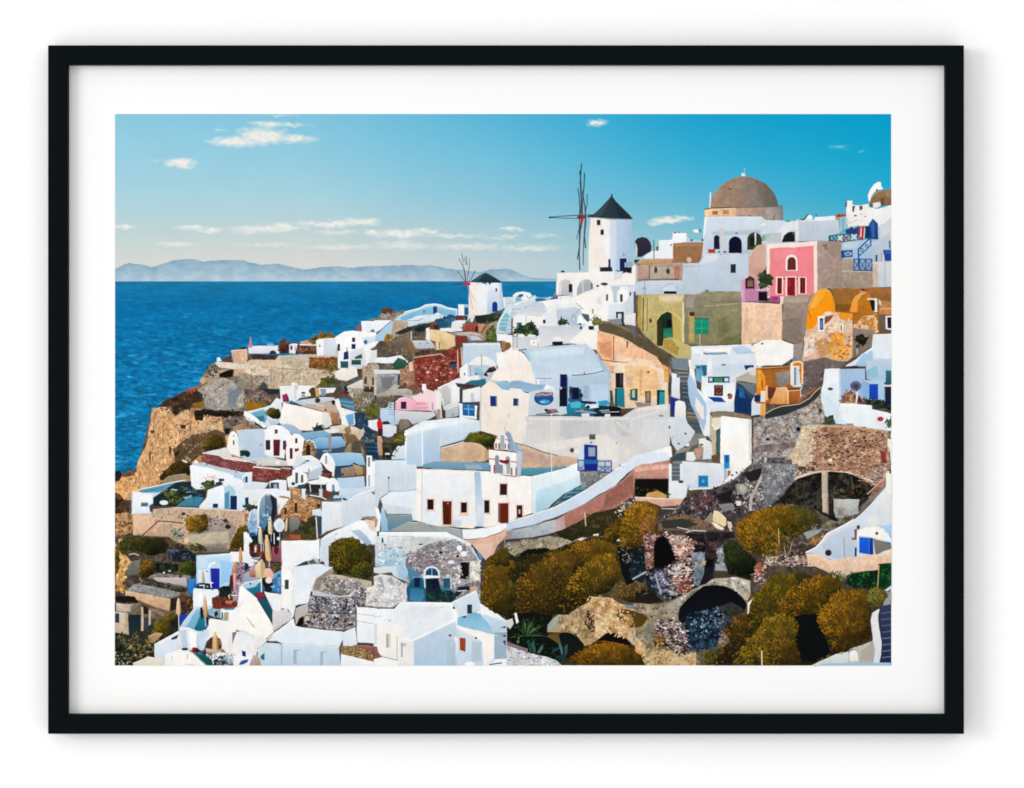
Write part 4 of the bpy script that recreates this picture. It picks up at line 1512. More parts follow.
nL 5c5a68 6 60,510 200,482 380,425 440,400
O =cliff rock | printed pale rock ledges and dark earth below the curving wall
rP 8a8272>6c6458 -10,610 180,585 400,560 640,560 700,600 640,700 500,800 -10,800
rP a39a88 0,620 200,590 330,560 520,570 520,640 430,680 330,650 180,660 80,720 0,700
mP 15140f 90,720 180,660 330,650 370,680 300,720 220,700 130,740
mS b8ac98>5a5040 120,1.1 0,620 330,560 520,580 500,640 180,650 60,720
fP 3c3820>2c2a18 400,530 560,460 700,380 900,330 960,360 900,500 820,560 640,560 520,600 430,560
fS 5c5430>2a2818 200,1.0 430,530 560,460 700,380 940,350 900,500 640,560 460,560
fS 6c5c3c>3a2c18 100,1.0 620,380 840,360 880,500 700,520
fP 24281a -10,680 90,720 250,700 300,730 200,800 -10,800
fS 4c5028>1c2014 90,1.1 -10,690 250,710 200,800 -10,800
mS d8ccc0>988878 40,1.4 850,340 1010,240 1030,300 880,400
nL d8c8a8 8 628,370 636,480
mP e8dccc 560,590 600,570 640,575 600,600
mP e8dccc 690,545 740,540 735,560 695,560
mP e8dccc 790,560 820,560 840,580 810,575
mP d8c8b4 860,580 900,578 910,600 880,600
O =bushL bush | printed golden-green bush mass on the slope left of centre
fP 3a3212>221e0e 60,860 200,720 400,660 560,600 720,560 900,620 930,840 820,1000 700,1040 500,1180 90,1180 -150,1160 -160,900
fS 8c6c20>1c1a0c 900,1.3 60,860 200,720 400,660 560,600 720,560 900,620 930,840 700,1040 500,1180 90,1180 -150,1160 -160,900
fU a8741c>3c3412 420,1.6 470,700 520,640 600,600 700,580 800,590 880,620 900,680 880,760 780,800 560,800 480,780
fU 9c6c1c>3c3214 500,1.6 190,830 230,770 300,730 400,680 480,650 560,680 580,740 540,830 500,960 460,1080 380,1160 200,1190 90,1180 50,1120 60,1020 100,900
fU b07e22>30300f 500,1.6 470,1040 490,940 540,850 600,790 680,720 760,690 850,700 900,750 930,840 900,920 820,970 720,1010 600,1050 520,1070
mP e8dccc 560,590 600,570 640,575 600,600
nP 0e1416 880,650 960,640 1060,690 1100,760 1060,900 960,950 920,860 900,740
mS b0a8a0>2c2c30 60,1.0 900,650 1020,650 1020,790 920,740
O =bushT bush | printed tall golden bush under the terracotta ledge
fU 8c6418>33300f 200,1.5 790,560 800,500 860,440 930,400 960,460 920,560 850,620 800,610
fU b88022>4a3c14 620,1.7 910,640 905,540 920,450 940,380 990,330 1040,290 1120,270 1190,290 1220,340 1225,420 1200,500 1170,580 1120,640 1040,660 960,660
fU a8703a>5c4424 260,1.5 1060,480 1090,420 1150,390 1220,400 1240,450 1230,540 1180,610 1100,620 1060,560
T 635 465
O =bluetile house | printed small white house with a square blue window tile
pP eef0f2>dce2ea 265,-10 370,-10 370,120 420,160 400,270 380,270 265,265
pP dfe4ec>cfd7e2 370,-30 700,-10 705,140 600,180 420,185 360,120
nR 6a747c 288,-10 355,125
nL a0a8ac 4 290,20 354,22
nL a0a8ac 4 290,50 354,52
nL a0a8ac 4 290,80 354,82
nL 484f54 4 290,35 354,37
nL 484f54 4 290,65 354,67
nL 484f54 4 290,98 354,100
nE 34404c 362,132 22,12
nP b0b8c4 410,155 430,160 440,182 412,178
> window
nR 2a88bc 497,82 578,174
nR 1f6ea4 512,98 562,158
nR 5cb0c8 524,112 550,142
<
nP e6e4e0 700,-10 770,0 770,80 700,140
nP a8b4c4 700,20 722,30 722,120 700,140
nP 9a7040 730,40 755,50 745,90 725,100
nR 2a94c8 700,-20 745,30
nR e8e0d8 740,25 775,45
pP f6f1ee>eee6e2 770,-20 915,-20 850,50 780,110 700,160 620,190 430,200 420,185 600,178 690,140 750,70
O =pinkledge ledge | printed terracotta ledge with dark shadow below
mP d0a090>c49080 -5,20 60,-10 265,-15 265,105 -5,108
mP e0b4a4 -5,10 265,-12 262,30 -5,60
nP 15120f 0,108 262,108 260,230 200,250 0,250
fS 5c4a24>1c1810 60,1.2 0,180 260,200 260,250 0,250
mP c49c5c 100,220 180,200 250,240 250,262 80,258
mP dcb29c>d0a48e 0,250 220,258 395,270 385,320 215,330 100,290 0,285
pP efe0d4 0,248 100,255 380,268 380,274 100,268 0,262
nP 2c2020 215,328 370,318 365,335 230,340
pP e8ddd4 395,225 405,225 405,330 330,350 205,345 210,338 330,340 390,318
O =rocks rock | printed dark jagged rocks with pale veins below the rubble walls
rP 5c5458>443e42 400,250 600,190 780,110 900,0 1040,-60 1180,-60 1240,100 1200,250 1040,360 800,420 760,500 500,530 150,520 200,350 330,350
rP 6a6468 900,0 1040,-60 1240,-40 1220,200 1050,330 900,370 820,200
mS a8a09c>141216 900,1.3 420,260 600,190 900,10 1040,-60 1230,0 1200,240 1030,350 780,400 500,520 250,510 210,380
mS 7c5450>3c2428 200,1.3 420,240 680,220 700,330 480,360
mS 201c22>2c2a30 160,1.6 620,220 800,130 1000,150 1000,300 800,360 650,330
mS d8d0c8>6c6460 260,1.2 780,180 960,60 1230,-20 1220,150 900,330
rP 9c9890 790,150 860,150 900,200 860,240 800,220
mP 8a8a88 650,310 770,300 790,350 700,370
mP d8d4cc 790,280 840,285 835,320 800,320
mP 241c22 620,240 700,210 780,180 760,250 780,290 680,300
mP 2a2428 850,60 1000,20 1010,110 900,130
mL b8b0ac 22 905,360 915,260 950,190 1010,60 1030,-60
mL b0a8a4 12 930,230 1000,210 1100,150
mL a8a09c 10 940,210 860,270
mP 8a6c54>7a6450 180,440 380,380 640,470 700,520 330,520 180,520
mS 6c5c50>34302c 160,1.2 180,350 600,400 700,510 180,520
nP 3c3c38 200,440 380,420 500,470 400,500 220,500
nL d0c8c0 7 330,490 400,505 430,515
mP 9c8878 600,370 640,440 600,470 540,440
> slab | broken pale slab
pP f0dcb4>e4cca4 618,360 660,365 720,420 720,470 700,490 610,440
pP f4e8cc>ecdcbc 600,455 625,450 705,500 690,515 640,500
pP d8c8a8 725,440 760,450 770,490 750,510 730,490
pP e0d0b0 740,500 762,505 772,555 755,550
< 
rP 241e24 380,540 560,530 780,520 780,570 640,610 560,650 440,640 360,680
mS 0f0d12>4c3c40 200,1.4 380,540 780,520 780,570 620,620 560,780 460,780 380,700
mL c0c4cc 9 400,530 460,515 560,520
O =cave cave_mouth | printed dark cave opening framed by pink stones
rP 1c1c20>24242c 60,545 300,540 500,640 640,640 620,900 300,1060 100,1000 60,800
mG d8b0a0>4c2c28 420,1.2 70,550 200,545 160,600 150,790 90,860 70,790
mG e8d0c0>6c3c34 420,1.3 230,545 400,560 480,620 430,700 400,760 330,740 300,640
mG f0e0d4>b88c7c 90,1.2 260,550 330,560 380,680 350,760 320,690
rP 8c98a4>6c7884 440,690 560,680 540,860 500,960 460,940 450,800
rP 4c3c3c>2c2424 560,600 700,600 660,740 600,760 550,700
mS 6c5450>201818 120,1.2 480,620 700,600 660,740 550,720
nP 0c0c10 550,740 620,740 610,800 560,810
rP a0a4ac>7c8088 640,660 720,610 780,700 780,820 660,800
mS c8ccd0>5c6068 160,1.2 640,660 740,620 780,810 660,800
nP 0a080b 148,810 148,640 165,590 200,570 240,572 270,620 300,680 315,750 300,790 220,810
nP 14181c>1c2c34 -40,660 70,640 90,860 60,930 -40,900
mS 5c6c70>141c20 60,1.2 -40,650 75,650 90,860 -40,900
mG ecdcd4>3c2c30 520,1.3 160,860 300,770 420,720 480,760 470,900 400,1000 300,1040 260,1000
mG f4ece4>c09c8c 120,1.2 260,840 340,780 430,780 440,900 340,930
mG c07858>7c3c2c 80,1.3 300,880 420,860 440,980 350,1010
mS 8c94ac>14182c 260,1.2 110,840 240,820 300,1000 260,1060 140,1000
mL a8acb4 14 -20,900 90,840
mL b0b4bc 11 160,860 205,1020
mP d8a878 530,760 560,755 555,790 530,790
O =bushR bush | printed large round golden bush left of the cave with a pillar
fU 3c4424>141a0e 400,1.5 690,620 740,590 800,600 880,680 960,760 940,860 840,880 740,860 690,760
fU 8c7028>34381a 420,1.6 1100,380 1160,320 1240,300 1330,320 1400,370 1450,420 1480,470 1400,490 1320,520 1290,590 1200,600
fU b0781c>3a3c10 1100,1.7 795,520 815,460 860,410 920,375 980,350 1060,335 1130,310 1200,330 1270,400 1290,480 1280,570 1220,640 1120,700 1020,720 920,700 850,660 805,600
fS 1c2812>0c120a 90,1.0 1160,470 1280,470 1290,540 1240,600 1180,620
T 765 465
O =archcave cave_mouth | printed wide dark arched cave with a pale pillar
rP 8a8c90>706c6c -30,-20 260,-10 260,100 160,200 60,310 -20,350
mS c0c0c0>5c5c60 200,1.3 -20,0 250,20 220,110 60,300 -20,340
mG ecd4c0>94746c 300,1.3 220,60 400,40 520,45 700,60 960,0 960,100 880,150 640,80 500,60 240,110
mP dccab0 230,100 330,60 460,42 640,50 760,80 860,130 880,150 860,160 800,130 700,90 500,65 240,110
nP 17181c>2a2a2a 60,310 150,230 200,160 280,100 380,68 450,55 520,50 640,60 720,90 860,160 830,240 740,330 560,420 440,400 340,340 230,310 140,300
nP 3c3e40>4c4c48 250,250 380,200 450,180 450,340 380,350 300,330
mP 6a604c 510,200 560,180 640,190 620,260 530,260
nP 0e1012 690,160 740,140 800,145 850,170 800,220 740,330 690,320 680,200
nP 1a1c20 500,60 660,80 680,160 560,190 505,180
mS 5c5444>1c1c1c 90,1.3 500,180 700,100 690,260 560,260
fS 4c4438>0c0b0a 500,1.4 100,300 200,180 280,110 450,70 450,340 340,340 230,310
fS 5c5040>12100e 420,1.4 505,70 640,70 720,95 850,160 740,320 690,260 540,262 510,300
nL 5c6c3c 6 680,90 690,200
mG d0b09c>7c6058 120,1.3 700,60 960,60 930,130 860,170 720,100
> pillar | pale concrete pillar
mP d4c2ac>b8a690h 445,55 498,55 500,390 450,370
mP 9c8c80 485,55 498,55 500,390 484,385
<
mP c4c6c4>a8a8a4 540,265 745,270 735,330 740,380 720,410 560,420 540,360
mP a8a49c 550,325 650,330 625,410 560,400
mP 8c8a84 570,345 620,345 615,400 570,400
mP 8c8a84>787068 735,390 760,320 830,260 910,200 950,130 960,180 880,260 820,310 770,370
mL c8a898 9 805,230 870,170 940,105
rP 6c6454>5c5448 380,340 470,400 580,420 740,380 700,430 620,480 500,550 460,590 380,640 280,620 240,560 330,520 460,470
mS a0988c>3c382c 260,1.2 330,520 470,400 740,390 620,480 480,560 400,640 260,620
nP 1c1a18 480,395 540,400 580,430 560,445 510,430
mP a8a4a0 300,530 460,500 420,540 330,590
fS c09050>7c5c30 80,1.1 360,590 480,550 440,610 380,630
mG e8d4c8>8c6c64 220,1.3 -10,720 130,700 330,720 340,790 -10,790
mP 34302c 150,690 330,650 370,650 310,700 190,720
mS 8c7468>3c3030 200,1.2 130,560 270,560 370,640 300,700 60,760
fS a07c28>50501c 200,1.2 -10,550 130,520 200,600 100,740 -10,740
nL c8b870 6 105,500 110,620
nL b8a898 5 150,640 165,720
nL b8a898 5 210,620 190,700
O =rw3 house | printed white curved wall with small blue-shuttered chapel at the right edge
pP e8eaee>c4cee0 320,690 400,650 450,600 490,545 620,480 700,430 760,380 820,320 900,230 950,170 960,60 1005,70 1005,790 640,790 560,760 420,710
pP c8d0e0>b4c2da 440,630 500,560 640,490 720,470 730,500 725,560 740,760 560,750 480,710
pP d8dde4 800,420 860,390 940,300 1005,230 1005,470 900,470 800,500
pE e4e4e2 860,440 60,50
pP e9ebec>d8dae0 900,240 950,170 955,240 1005,200 1005,400 940,440 880,400
pP f0eee8 950,60 1005,70 1005,230 950,240
pL f2f2f2 10 320,690 400,650 450,595 490,540 620,475 700,428
nE 4c4040 735,490 14,18
nP 8a6450 700,510 725,500 722,590 680,590 685,570 705,570
nE 34282c 498,692 26,26
nL 8a94a8 6 620,570 628,740
nR 20285c 706,650 722,755
pP b8d2ea>98bde0 880,480 1000,460 1005,610 960,540
pP f6f4f0>eeeae4 725,520 800,485 870,480 930,500 970,540 1005,610 940,600 820,570 740,560 740,710 870,720 870,760 725,765
nE 5c5c5c 880,538 14,13
> shutter
nP 1c6cdc>1a58c8 740,565 822,572 822,705 740,690
nP 1a3c98 822,572 850,575 855,712 822,705
<
nP 8c8478>7c7468 850,580 935,600 990,615 1000,660 930,680 870,715
nP 4a7cb0 930,600 990,610 990,630 940,625
mP eccfb4>e0c0a4 320,695 420,705 500,740 600,780 620,800 340,800
mP ecd0b8 640,790 760,760 850,750 920,700 1005,660 1005,700 940,740 900,800 640,800
nP 3c3838 905,740 960,720 990,790 905,800
nP c8b8a8 920,760 940,740 945,790 925,790
# ===== column 115
T 115 340
O =cliffl cliff | printed orange-tan sea cliff at the far left
rP c8a47c>b88c60 290,540 400,515 500,480 600,450 700,430 800,400 1030,300 1030,600 1024,1000 900,1100 700,1150 500,1180 350,1200 200,1200 100,1250 -10,1300 -10,1120 60,1060 160,1030 180,960 210,900 245,830 258,760 275,640
rP dcb088>d4a470 290,540 400,520 440,530 470,600 560,640 540,760 500,860 440,960 400,1060 340,1150 200,1200 120,1260 0,1260 -10,1140 60,1060 170,1030 180,960 210,900 245,830 262,760 280,640
mV ecc498>b88458 900,1.5 290,545 420,530 520,640 500,860 400,1100 200,1190 100,1200 80,1080 180,1020 200,930 260,840 275,760 280,650
mV f0d0a4>9c6c40 260,1.9 295,550 420,535 520,640 500,860 400,1100 200,1190 90,1090 185,1020 210,930 265,840 280,760 285,650
mV 8c6038>7c5430 120,1.0 300,600 520,640 480,900 340,1150 200,1150 220,920
rP d4ac84>c4a078 480,600 600,580 680,600 850,600 860,700 840,760 720,770 600,860 500,900 490,760
mS e8c49c>8c6848 260,1.2 480,600 850,600 860,720 700,780 560,880 480,860
nP 3c2c1c>4c3420 515,665 560,670 555,700 520,700
nP 3c2c1c 280,715 305,712 305,735 282,735
nP 4c3824 425,830 445,850 440,910 425,890
nP 4c3824 455,850 500,860 500,920 470,930
nP 5c4428 270,880 285,880 280,960 268,950
mL 7c5c3c 5 600,640 590,740 540,790
mL 8c6440 5 420,620 500,700 520,800
mL 8c6440 5 320,560 300,700 330,820
fP 6c5440>5c4834 470,850 600,750 720,730 800,700 870,740 880,860 800,900 680,900 600,970 560,1000 460,1020 470,960
mS b8a080>3c3020 220,1.2 470,860 600,760 800,740 860,840 680,900 560,990 470,990
nP 2c2418 465,890 510,865 500,910 470,915
O =rockridge rock | printed grey ridge of bare rock above the cliff
rP 8c7c6c>7c7064 660,350 680,290 720,240 740,200 800,180 940,230 1040,240 1040,600 850,560 700,550 600,530 480,600 400,520 330,530 400,490 500,430 580,380
mP b4aca4>a49c94 640,400 680,370 780,310 850,300 930,320 980,380 1030,350 1030,530 880,560 760,550 690,520 720,440
mS d0c8c0>7c746c 300,1.2 650,400 850,300 930,320 1030,380 1030,530 760,550 700,520
mP 7c8490>8c9098 880,420 960,370 1000,400 940,520 880,530
mP c8b090 665,330 690,290 720,300 700,350
mP c0a890>a89880 790,230 900,230 880,260 760,330 700,340 740,270
mS 5c5044>3c3428 60,1.2 720,210 800,200 820,260 740,300
nP 1f1812 820,265 880,240 935,230 930,290 870,298 820,292
nL 4c4034 5 780,400 860,350
fP 4c3c30>3c3028 330,530 400,480 500,430 560,400 640,390 690,430 690,480 600,530 520,560 470,600 440,520 400,525
fS 7c5434>241c1c 180,1.2 330,530 500,430 600,395 690,430 620,530 480,590
fS a85c38 16,1.4 560,400 620,385 630,400 570,410
fP 8c6c2c 610,500 700,480 700,540 620,530
fP 2c241c>241e18 620,560 700,545 900,560 1010,560 1020,600 860,610 700,590 690,640 630,630
fS 5c4c3c>14100c 100,1.2 620,550 1010,560 1020,600 860,620 700,600 640,630
rP 7c7068>6c6464 850,610 1030,600 1030,720 920,720 880,760 850,700
mS b09c8c>4c4440 120,1.2 850,610 1030,600 1030,700 900,740
mP b48c68 930,680 1010,660 1030,700 930,720
nP 1c1c1c 855,700 910,690 900,740 870,745
nE 3c3430 955,640 16,12
O =whiteledge stone_wall | printed white and brown terrace walls at the tip of the ridge
mP d8b498>c8a488 915,85 1040,75 1040,285 1000,290 930,280 940,230
mP e8d8c8>e0d0bc 785,180 800,170 930,180 1024,190 1024,230 940,235 820,215
pP e8eef4 800,140 825,135 842,165 800,175
fP 5c443c 840,150 900,130 920,110 915,180 850,175
pL f0e8e0 5 915,85 1030,72
nP 3c2c24 940,75 1024,50 1040,60 1030,75
nL c0a080 5 985,270 980,350
nE f0e0d0 1005,148 8,8
O =bushcl bush | printed scrubby bushes on the cliff behind the white houses
T 115 415
fU 7c641c>2c2410 260,1.4 680,270 720,200 790,145 840,170 870,240 800,270 720,290
fU 6c5020>241c10 360,1.4 345,490 400,430 440,380 540,370 600,380 600,440 580,470 460,480
mP a8947c>94846c 400,480 560,460 590,500 500,540 360,530
fP 3c3024>2c241c 350,480 420,470 380,520 350,510
mP e8e0d4 520,352 540,352 575,372 560,380
O =shore rock | printed dark shore rocks at the left edge
rP 1c242c>2c2420 -10,445 40,440 60,465 160,430 180,410 165,450 60,480 30,520 -10,520
rP 8c6448>7c5438 60,460 160,430 155,480 60,490
rP 5c4434>4c3424 -10,610 40,620 80,680 110,730 110,780 60,790 -10,780
fS 7c5c40>2c1c14 120,1.3 -10,620 60,640 115,740 60,785 -10,780
mP c09c74>a88058 -10,780 140,770 150,900 100,940 -10,960
mS e0b888>5c3c20 200,1.5 -10,780 140,770 130,940 60,1300 -10,1300
O =whl1 house | printed low white house with turquoise roofs and dark terrace plants
pP d0e0ec>b8d4e8 135,600 200,610 560,520 560,560 380,630 270,720 290,775 130,775 130,640
pP 70a4bc>5c98b4 180,590 300,560 440,530 520,520 500,550 380,590 350,610 210,612
pP f0f3f4>e4ecf2 140,605 300,625 300,700 270,710 265,740 190,740 160,770 130,775
pL f0f0ee 7 180,590 320,560 480,525 555,512
nR 7c8c94 203,688 262,722
nR 5c6c74 210,695 258,716
pP e4ecf4>d4e0f0 190,735 265,735 290,780 130,780
> terrace_plants
nP 24343c>1c2c34 300,650 480,530 600,520 620,600 700,590 720,640 640,680 520,720 420,720 300,720
fP 34442c>243020 360,610 400,590 440,620 500,600 520,560 560,570 530,680 460,720 420,680 380,660
fS 6c7444>14241c 160,1.4 360,600 500,590 560,560 530,680 440,715 380,670
<
nP 4c8cac>408098 500,700 560,660 640,640 700,650 660,720 480,720
nE dce8f0 385,690 34,20
nL c8d8e4 8 445,585 490,592
nL 8cacc4 7 560,608 615,604
nP a0b8cc 535,650 600,628 610,645 560,665
nL 4c6c80 6 520,560 600,600 640,600
fS 5c7c8c>1c2c38 50,1.0 560,560 700,600 640,680 560,680
nR 1c3c3c 642,500 676,620
nE 3c5c6c 622,580 16,16
nP 4c4444 270,710 330,712 340,750 275,765
O =whl2 house | printed long white curved house wall with a rose bush in front
pP f4f5f6>e4e8f0 588,400 640,380 700,390 900,440 1024,470 1040,540 920,550 840,560 760,570 640,590 600,560
pP b8cce0>c4d8ea 620,385 700,375 780,400 900,430 1040,460 1040,500 920,470 740,420 620,400
pP b8d4e4 920,460 1040,470 1040,530 930,490
nP f0f0f0 618,385 632,352 650,360 660,380
nP 3c4454 815,500 860,500 860,520 820,530
fP 5c5c3c>4c4c34 690,540 720,515 770,520 790,550 760,580 700,570
fS 8c8c54>2c3420 60,1.3 690,540 770,520 790,560 700,580
fS e8b8b0>d89ca0 14,1.2 710,480 790,470 820,510 740,510
nE 2c343c 820,540 30,14
nP 4c5050 780,550 850,540 840,560 790,570
O =redw2 garden_wall | printed red-brown terrace wall below the barrel-roofed house
pP e4e0dc>d4d0cc 700,295 880,255 920,330 1040,350 1040,365 860,345 820,320
sP 94585c>84484c 685,300 820,320 860,345 1040,370 1040,460 920,430 780,395 680,370
mG b07878>6c3840 110,1.1 685,300 860,345 1040,370 1040,455 780,395 680,370
pL f0ecea 6 688,298 820,318 860,342 1040,368
O =barrelA house | printed white barrel-roofed house with a dark red door
pP bcd0e4>c4d4e4 950,120 1040,110 1040,350 980,330 975,180
pP f6f3ee>efe9e4 900,160 915,130 940,125 975,180 985,335 900,305 880,250 890,190
nR 4c5468 928,200 942,235
nR 5c5c68 932,155 940,172
fP 2c4438 980,280 1040,270 1040,330 985,330
O =whl3 house | printed white house with a navy door below the curved wall
pP f3f4f5>dce4ee 730,590 860,545 1040,540 1040,760 960,745 665,735 660,720 720,650
pP b4d4e4>98c4d8 860,560 940,555 950,640 960,745 860,740
pP e0eaf2>d0e0ec 880,550 1040,535 1040,745 965,745 960,640 920,570
nP 5c94b0 860,620 900,600 900,740 862,738
nR 1c3454 770,698 812,732
nP e8ecf0 1000,480 1040,460 1040,540 1000,530
nA 1c3050 1010,485 1040,530
> door
nR 1c2c5c 908,636 962,745
O =retainl retaining_wall | printed long tan retaining wall with a bush at the left
mP ccb49c>b89c84 300,740 480,725 660,735 960,748 1120,750 1120,1060 900,1060 520,1020 420,960 350,960 150,950 140,790 290,780
T 115 490
mP e4c4a8>d8b498 138,190 290,190 290,350 200,350 140,350
mP e0bca0>c8a48c 290,190 360,240 340,360 230,360 290,280
mS d8c4ac>8c7460 300,1.2 300,150 660,145 900,160 1024,180 1024,400 500,440 440,300 300,340
pL f0e8e0 6 480,138 660,145 960,160 1040,165
mL 6c5040 10 210,362 260,320 340,245 440,250 540,262
mP a89890>988c84 720,200 900,240 960,290 900,440 700,440 560,400 600,340
mP c8bca4>b4ac94 560,360 700,340 900,320 900,420 700,435 540,410
mS 3c342c>5c4c44 60,1.1 480,180 560,190 740,200 920,230 910,300 840,280 540,240
nE 2c2420 540,186 16,12
nE 2c2420 890,290 24,18
nE 3c302c 870,242 18,14
fU a87c24>2c2c14 420,1.5 550,260 570,210 640,190 720,200 745,250 730,310 670,345 590,340 555,300
fU 7c641c>3c3414 200,1.5 900,470 930,370 970,300 1030,270 1080,300 1060,480
mS 8ca08c>3c4c40 80,1.2 440,300 530,300 540,400 450,400
mP e4c8a8 540,380 580,370 590,410 550,430
O =scrub bush | printed dark green and brown scrub below the tan retaining wall
rP 5c5040>4c4438 60,360 430,380 640,480 640,560 640,700 560,760 160,690 60,700
fS 5c5440>241c18 260,1.2 340,400 640,460 640,560 400,560
nP 1c2430>1c242c 420,450 640,480 640,560 480,570 420,540
mS 6c7484>1c1c24 90,1.2 420,450 620,490 600,560 430,550
mP 8c8070>746c60 540,440 880,440 900,490 620,500
fS 4c4c28>3c3420 110,1.2 600,430 700,440 720,490 600,480
fU 5c5424>1c200f 500,1.4 20,420 60,370 160,360 280,375 380,370 420,420 400,490 320,530 260,520 180,480 100,480 60,510 30,480
fU 8c6420>2c240f 260,1.4 180,640 195,580 240,545 310,560 340,620 320,670 260,690 200,680
fP 1c241c>18201c 300,560 500,590 500,640 340,670
fS 3c4430>101810 120,1.2 300,560 500,590 500,640 340,670
fU 5c6428>24300f 260,1.4 500,640 520,590 580,560 640,570 640,660 600,695 540,680
mP 7c7c70>6c6c60 100,560 200,550 190,660 90,680 80,620
nL c8ccc8 7 110,510 150,500 190,515
rP d8ac74>c4945c 30,510 80,510 130,560 80,640 60,740 100,800 -10,800 -10,700
mS f0d094>7c5424 150,1.4 -10,520 100,540 80,700 100,800 -10,800
fU 8c6c1c>3c300f 160,1.4 -20,460 20,430 40,500 30,640 0,700 -20,700
rP 8c847c>746c68 340,650 600,680 570,780 300,710 260,690
nE e8e4e0 385,650 10,8
nE d8d4d0 430,638 12,7
fE 2c2c1c 515,678 12,9
pP c8b8b4>b4a8a8 300,690 560,690 570,760 320,720
O =sbluedoor house | printed white house with a bright blue door and a folded parasol
pP c8e4f4>a8d4ec 640,515 1000,490 1030,500 1030,800 640,800
pP d8ecf6>b4dcf0 640,520 980,490 900,620 740,600 650,640
nE eef2f4 765,590 34,20
nR 1c60ac 570,700 640,800
> door
nP 2c3ca8>1c2c94 750,618 822,618 828,780 752,780
O =terrp terrace | printed busy terrace with people, red awning and folded parasols
mP b09ca8>8c7c8c 930,560 1040,560 1040,800 900,800 910,700
mS e0a890>4c3444 130,1.3 930,560 1040,560 1040,800 900,800
nP 8c2c30 910,680 930,660 930,720 900,760
nP f0ecec 980,740 1040,730 1040,800 990,800
T 115 565
O =ruinl ruin | printed ruined stone shelter with a flat roof at the lower left
rP 2c3024>242820 -10,300 640,180 640,700 300,760 -10,800
rP 7c6c54>6c5c48 80,190 560,190 620,260 500,400 400,420 300,480 80,400
sP 4c4038>3c342c 155,95 180,95 300,130 560,180 570,210 500,215 300,165 150,140
mG 8c8074>241c18 70,1.2 155,95 560,180 560,210 150,135
mP 9ca0a0>8c8c8c 150,150 250,160 510,215 510,245 430,265 250,225 100,195
mS b4b4b0>74706c 80,1.2 150,150 510,220 430,265 120,200
mP dcb898>c4a080 80,200 250,230 440,268 430,365 330,340 240,300 80,240
mP 3c2c24>2c2420 435,265 510,245 520,280 480,350 435,365
mP d8c4ac>b8a490 10,300 120,310 180,310 120,370 10,370
mP 8c847c>7c746c 120,320 200,300 180,340 120,380
nP 2c241c 220,310 265,340 262,390 225,385
mP 9c8070>8c7060 260,340 330,350 400,390 380,410 270,360
mP d8c8b4>c0ac94 -10,370 90,375 90,545 -10,530
nR 2c3c50 0,380 35,455
nP 1c2c38>2c3434 100,390 210,390 210,560 100,570
mP b8a890 75,380 105,380 110,550 75,545
mP c8b8a4 205,330 225,330 225,520 205,520
mP c8b8a4 265,350 285,360 280,470 265,480
nP 3c444c 225,410 265,410 265,500 225,510
nP 4c4438 285,420 320,420 300,480 285,480
fU 8c7420>3c3410 300,1.5 290,500 340,430 410,400 470,360 480,410 430,440 430,560 360,600 300,580
fP 3c3c30>343428 100,570 300,480 300,640 200,700 60,700 -10,620
fS 7c7454>1c2018 300,1.4 -10,560 280,500 420,560 300,700 -10,790
mP c0a07c>a08460 260,560 320,530 380,540 300,620 270,610
fS 2c3c24>0c140c 300,1.5 -10,590 200,620 300,700 200,790 -10,790
fS a89464>5c4c30 90,1.3 60,600 300,580 300,720 160,760
fS 8c8484>d8c8c0 16,1.4 0,700 120,700 120,790 0,790
fP 1c1c18 0,250 150,240 190,300 20,290
fP 5c5048>3c3838 500,240 560,240 610,260 610,330 560,380 520,340
fS 8c5c3c>3c3434 70,1.3 510,240 610,250 600,340 540,370
O =terrq terrace | printed white restaurant terraces with folded parasols at the lower left
pP f2f3f3>e4e8ee 620,180 820,195 820,240 770,250 770,340 680,330 640,345 620,320
pP b8dcf0 620,190 680,195 690,330 620,320
nP 1f3048 640,150 700,145 740,150 750,180 640,190
nP dce4ec 665,155 710,155 705,195 670,165
nP e8e8ec 735,135 775,140 765,160 762,190 745,190
<
nP 3c2c30>1c2c24 820,170 930,160 940,240 820,250
fS 3c4c34>141c18 70,1.4 820,170 920,170 930,240 830,250
nP 8c4438>7c3c34 770,250 960,240 970,320 770,330
mS d88c70>4c2820 120,1.5 770,250 960,240 970,320 770,330
nP f0ecec 980,180 1030,150 1030,320 980,320
pP 8cc0d4>5c9cb4 590,380 640,340 680,345 690,400 660,470 620,510 560,490 510,510 540,430
pP c8dcec>a8c8e0 500,510 640,330 690,330 620,500 580,490 510,600
pP 4c8ca8>2c6c88 620,500 660,440 700,400 740,410 740,480 710,520 640,525
nP 1c3040 670,330 700,330 700,420 670,400
pP 6ca8c0 730,345 830,345 830,420 740,400
nP 2c4c64 770,370 800,350 815,370 800,410 780,410
pP e4ecf0>f0f0f0 830,345 960,330 960,430 900,440 830,420
nP 5ca4bc 850,340 950,335 950,355 850,360
nR 8c9080 840,365 900,435
nR c0b8a4 855,372 895,428
pP f6f2ec>f0ece6 745,420 900,440 960,420 1030,340 1030,800 700,800 720,640 720,500
pP e4e4ec>d4dae8 580,490 740,500 720,560 700,660 560,680 510,660 510,560
pP f4f4f3 580,495 640,520 640,680 580,650
pP c8d4e8>b8c8e0 640,520 740,510 700,640 640,650
<
nP 1c3cac>2c4c9c 500,400 580,370 560,430 515,480
nP 1c1c2c 475,410 500,400 500,450 480,440
nE e8f0f4 555,378 20,10
nL d8d8dc 6 500,380 505,510
pP e0e6f0>ccd6e6 310,620 440,560 510,520 510,660 400,700 390,800 310,740
pP f3f2f2>e8eaee 310,620 500,520 505,540 360,620
nP 2c4454 440,575 500,545 490,580 450,590
pP f6f4f0>f0ece6 395,700 510,660 600,680 740,760 760,800 390,800
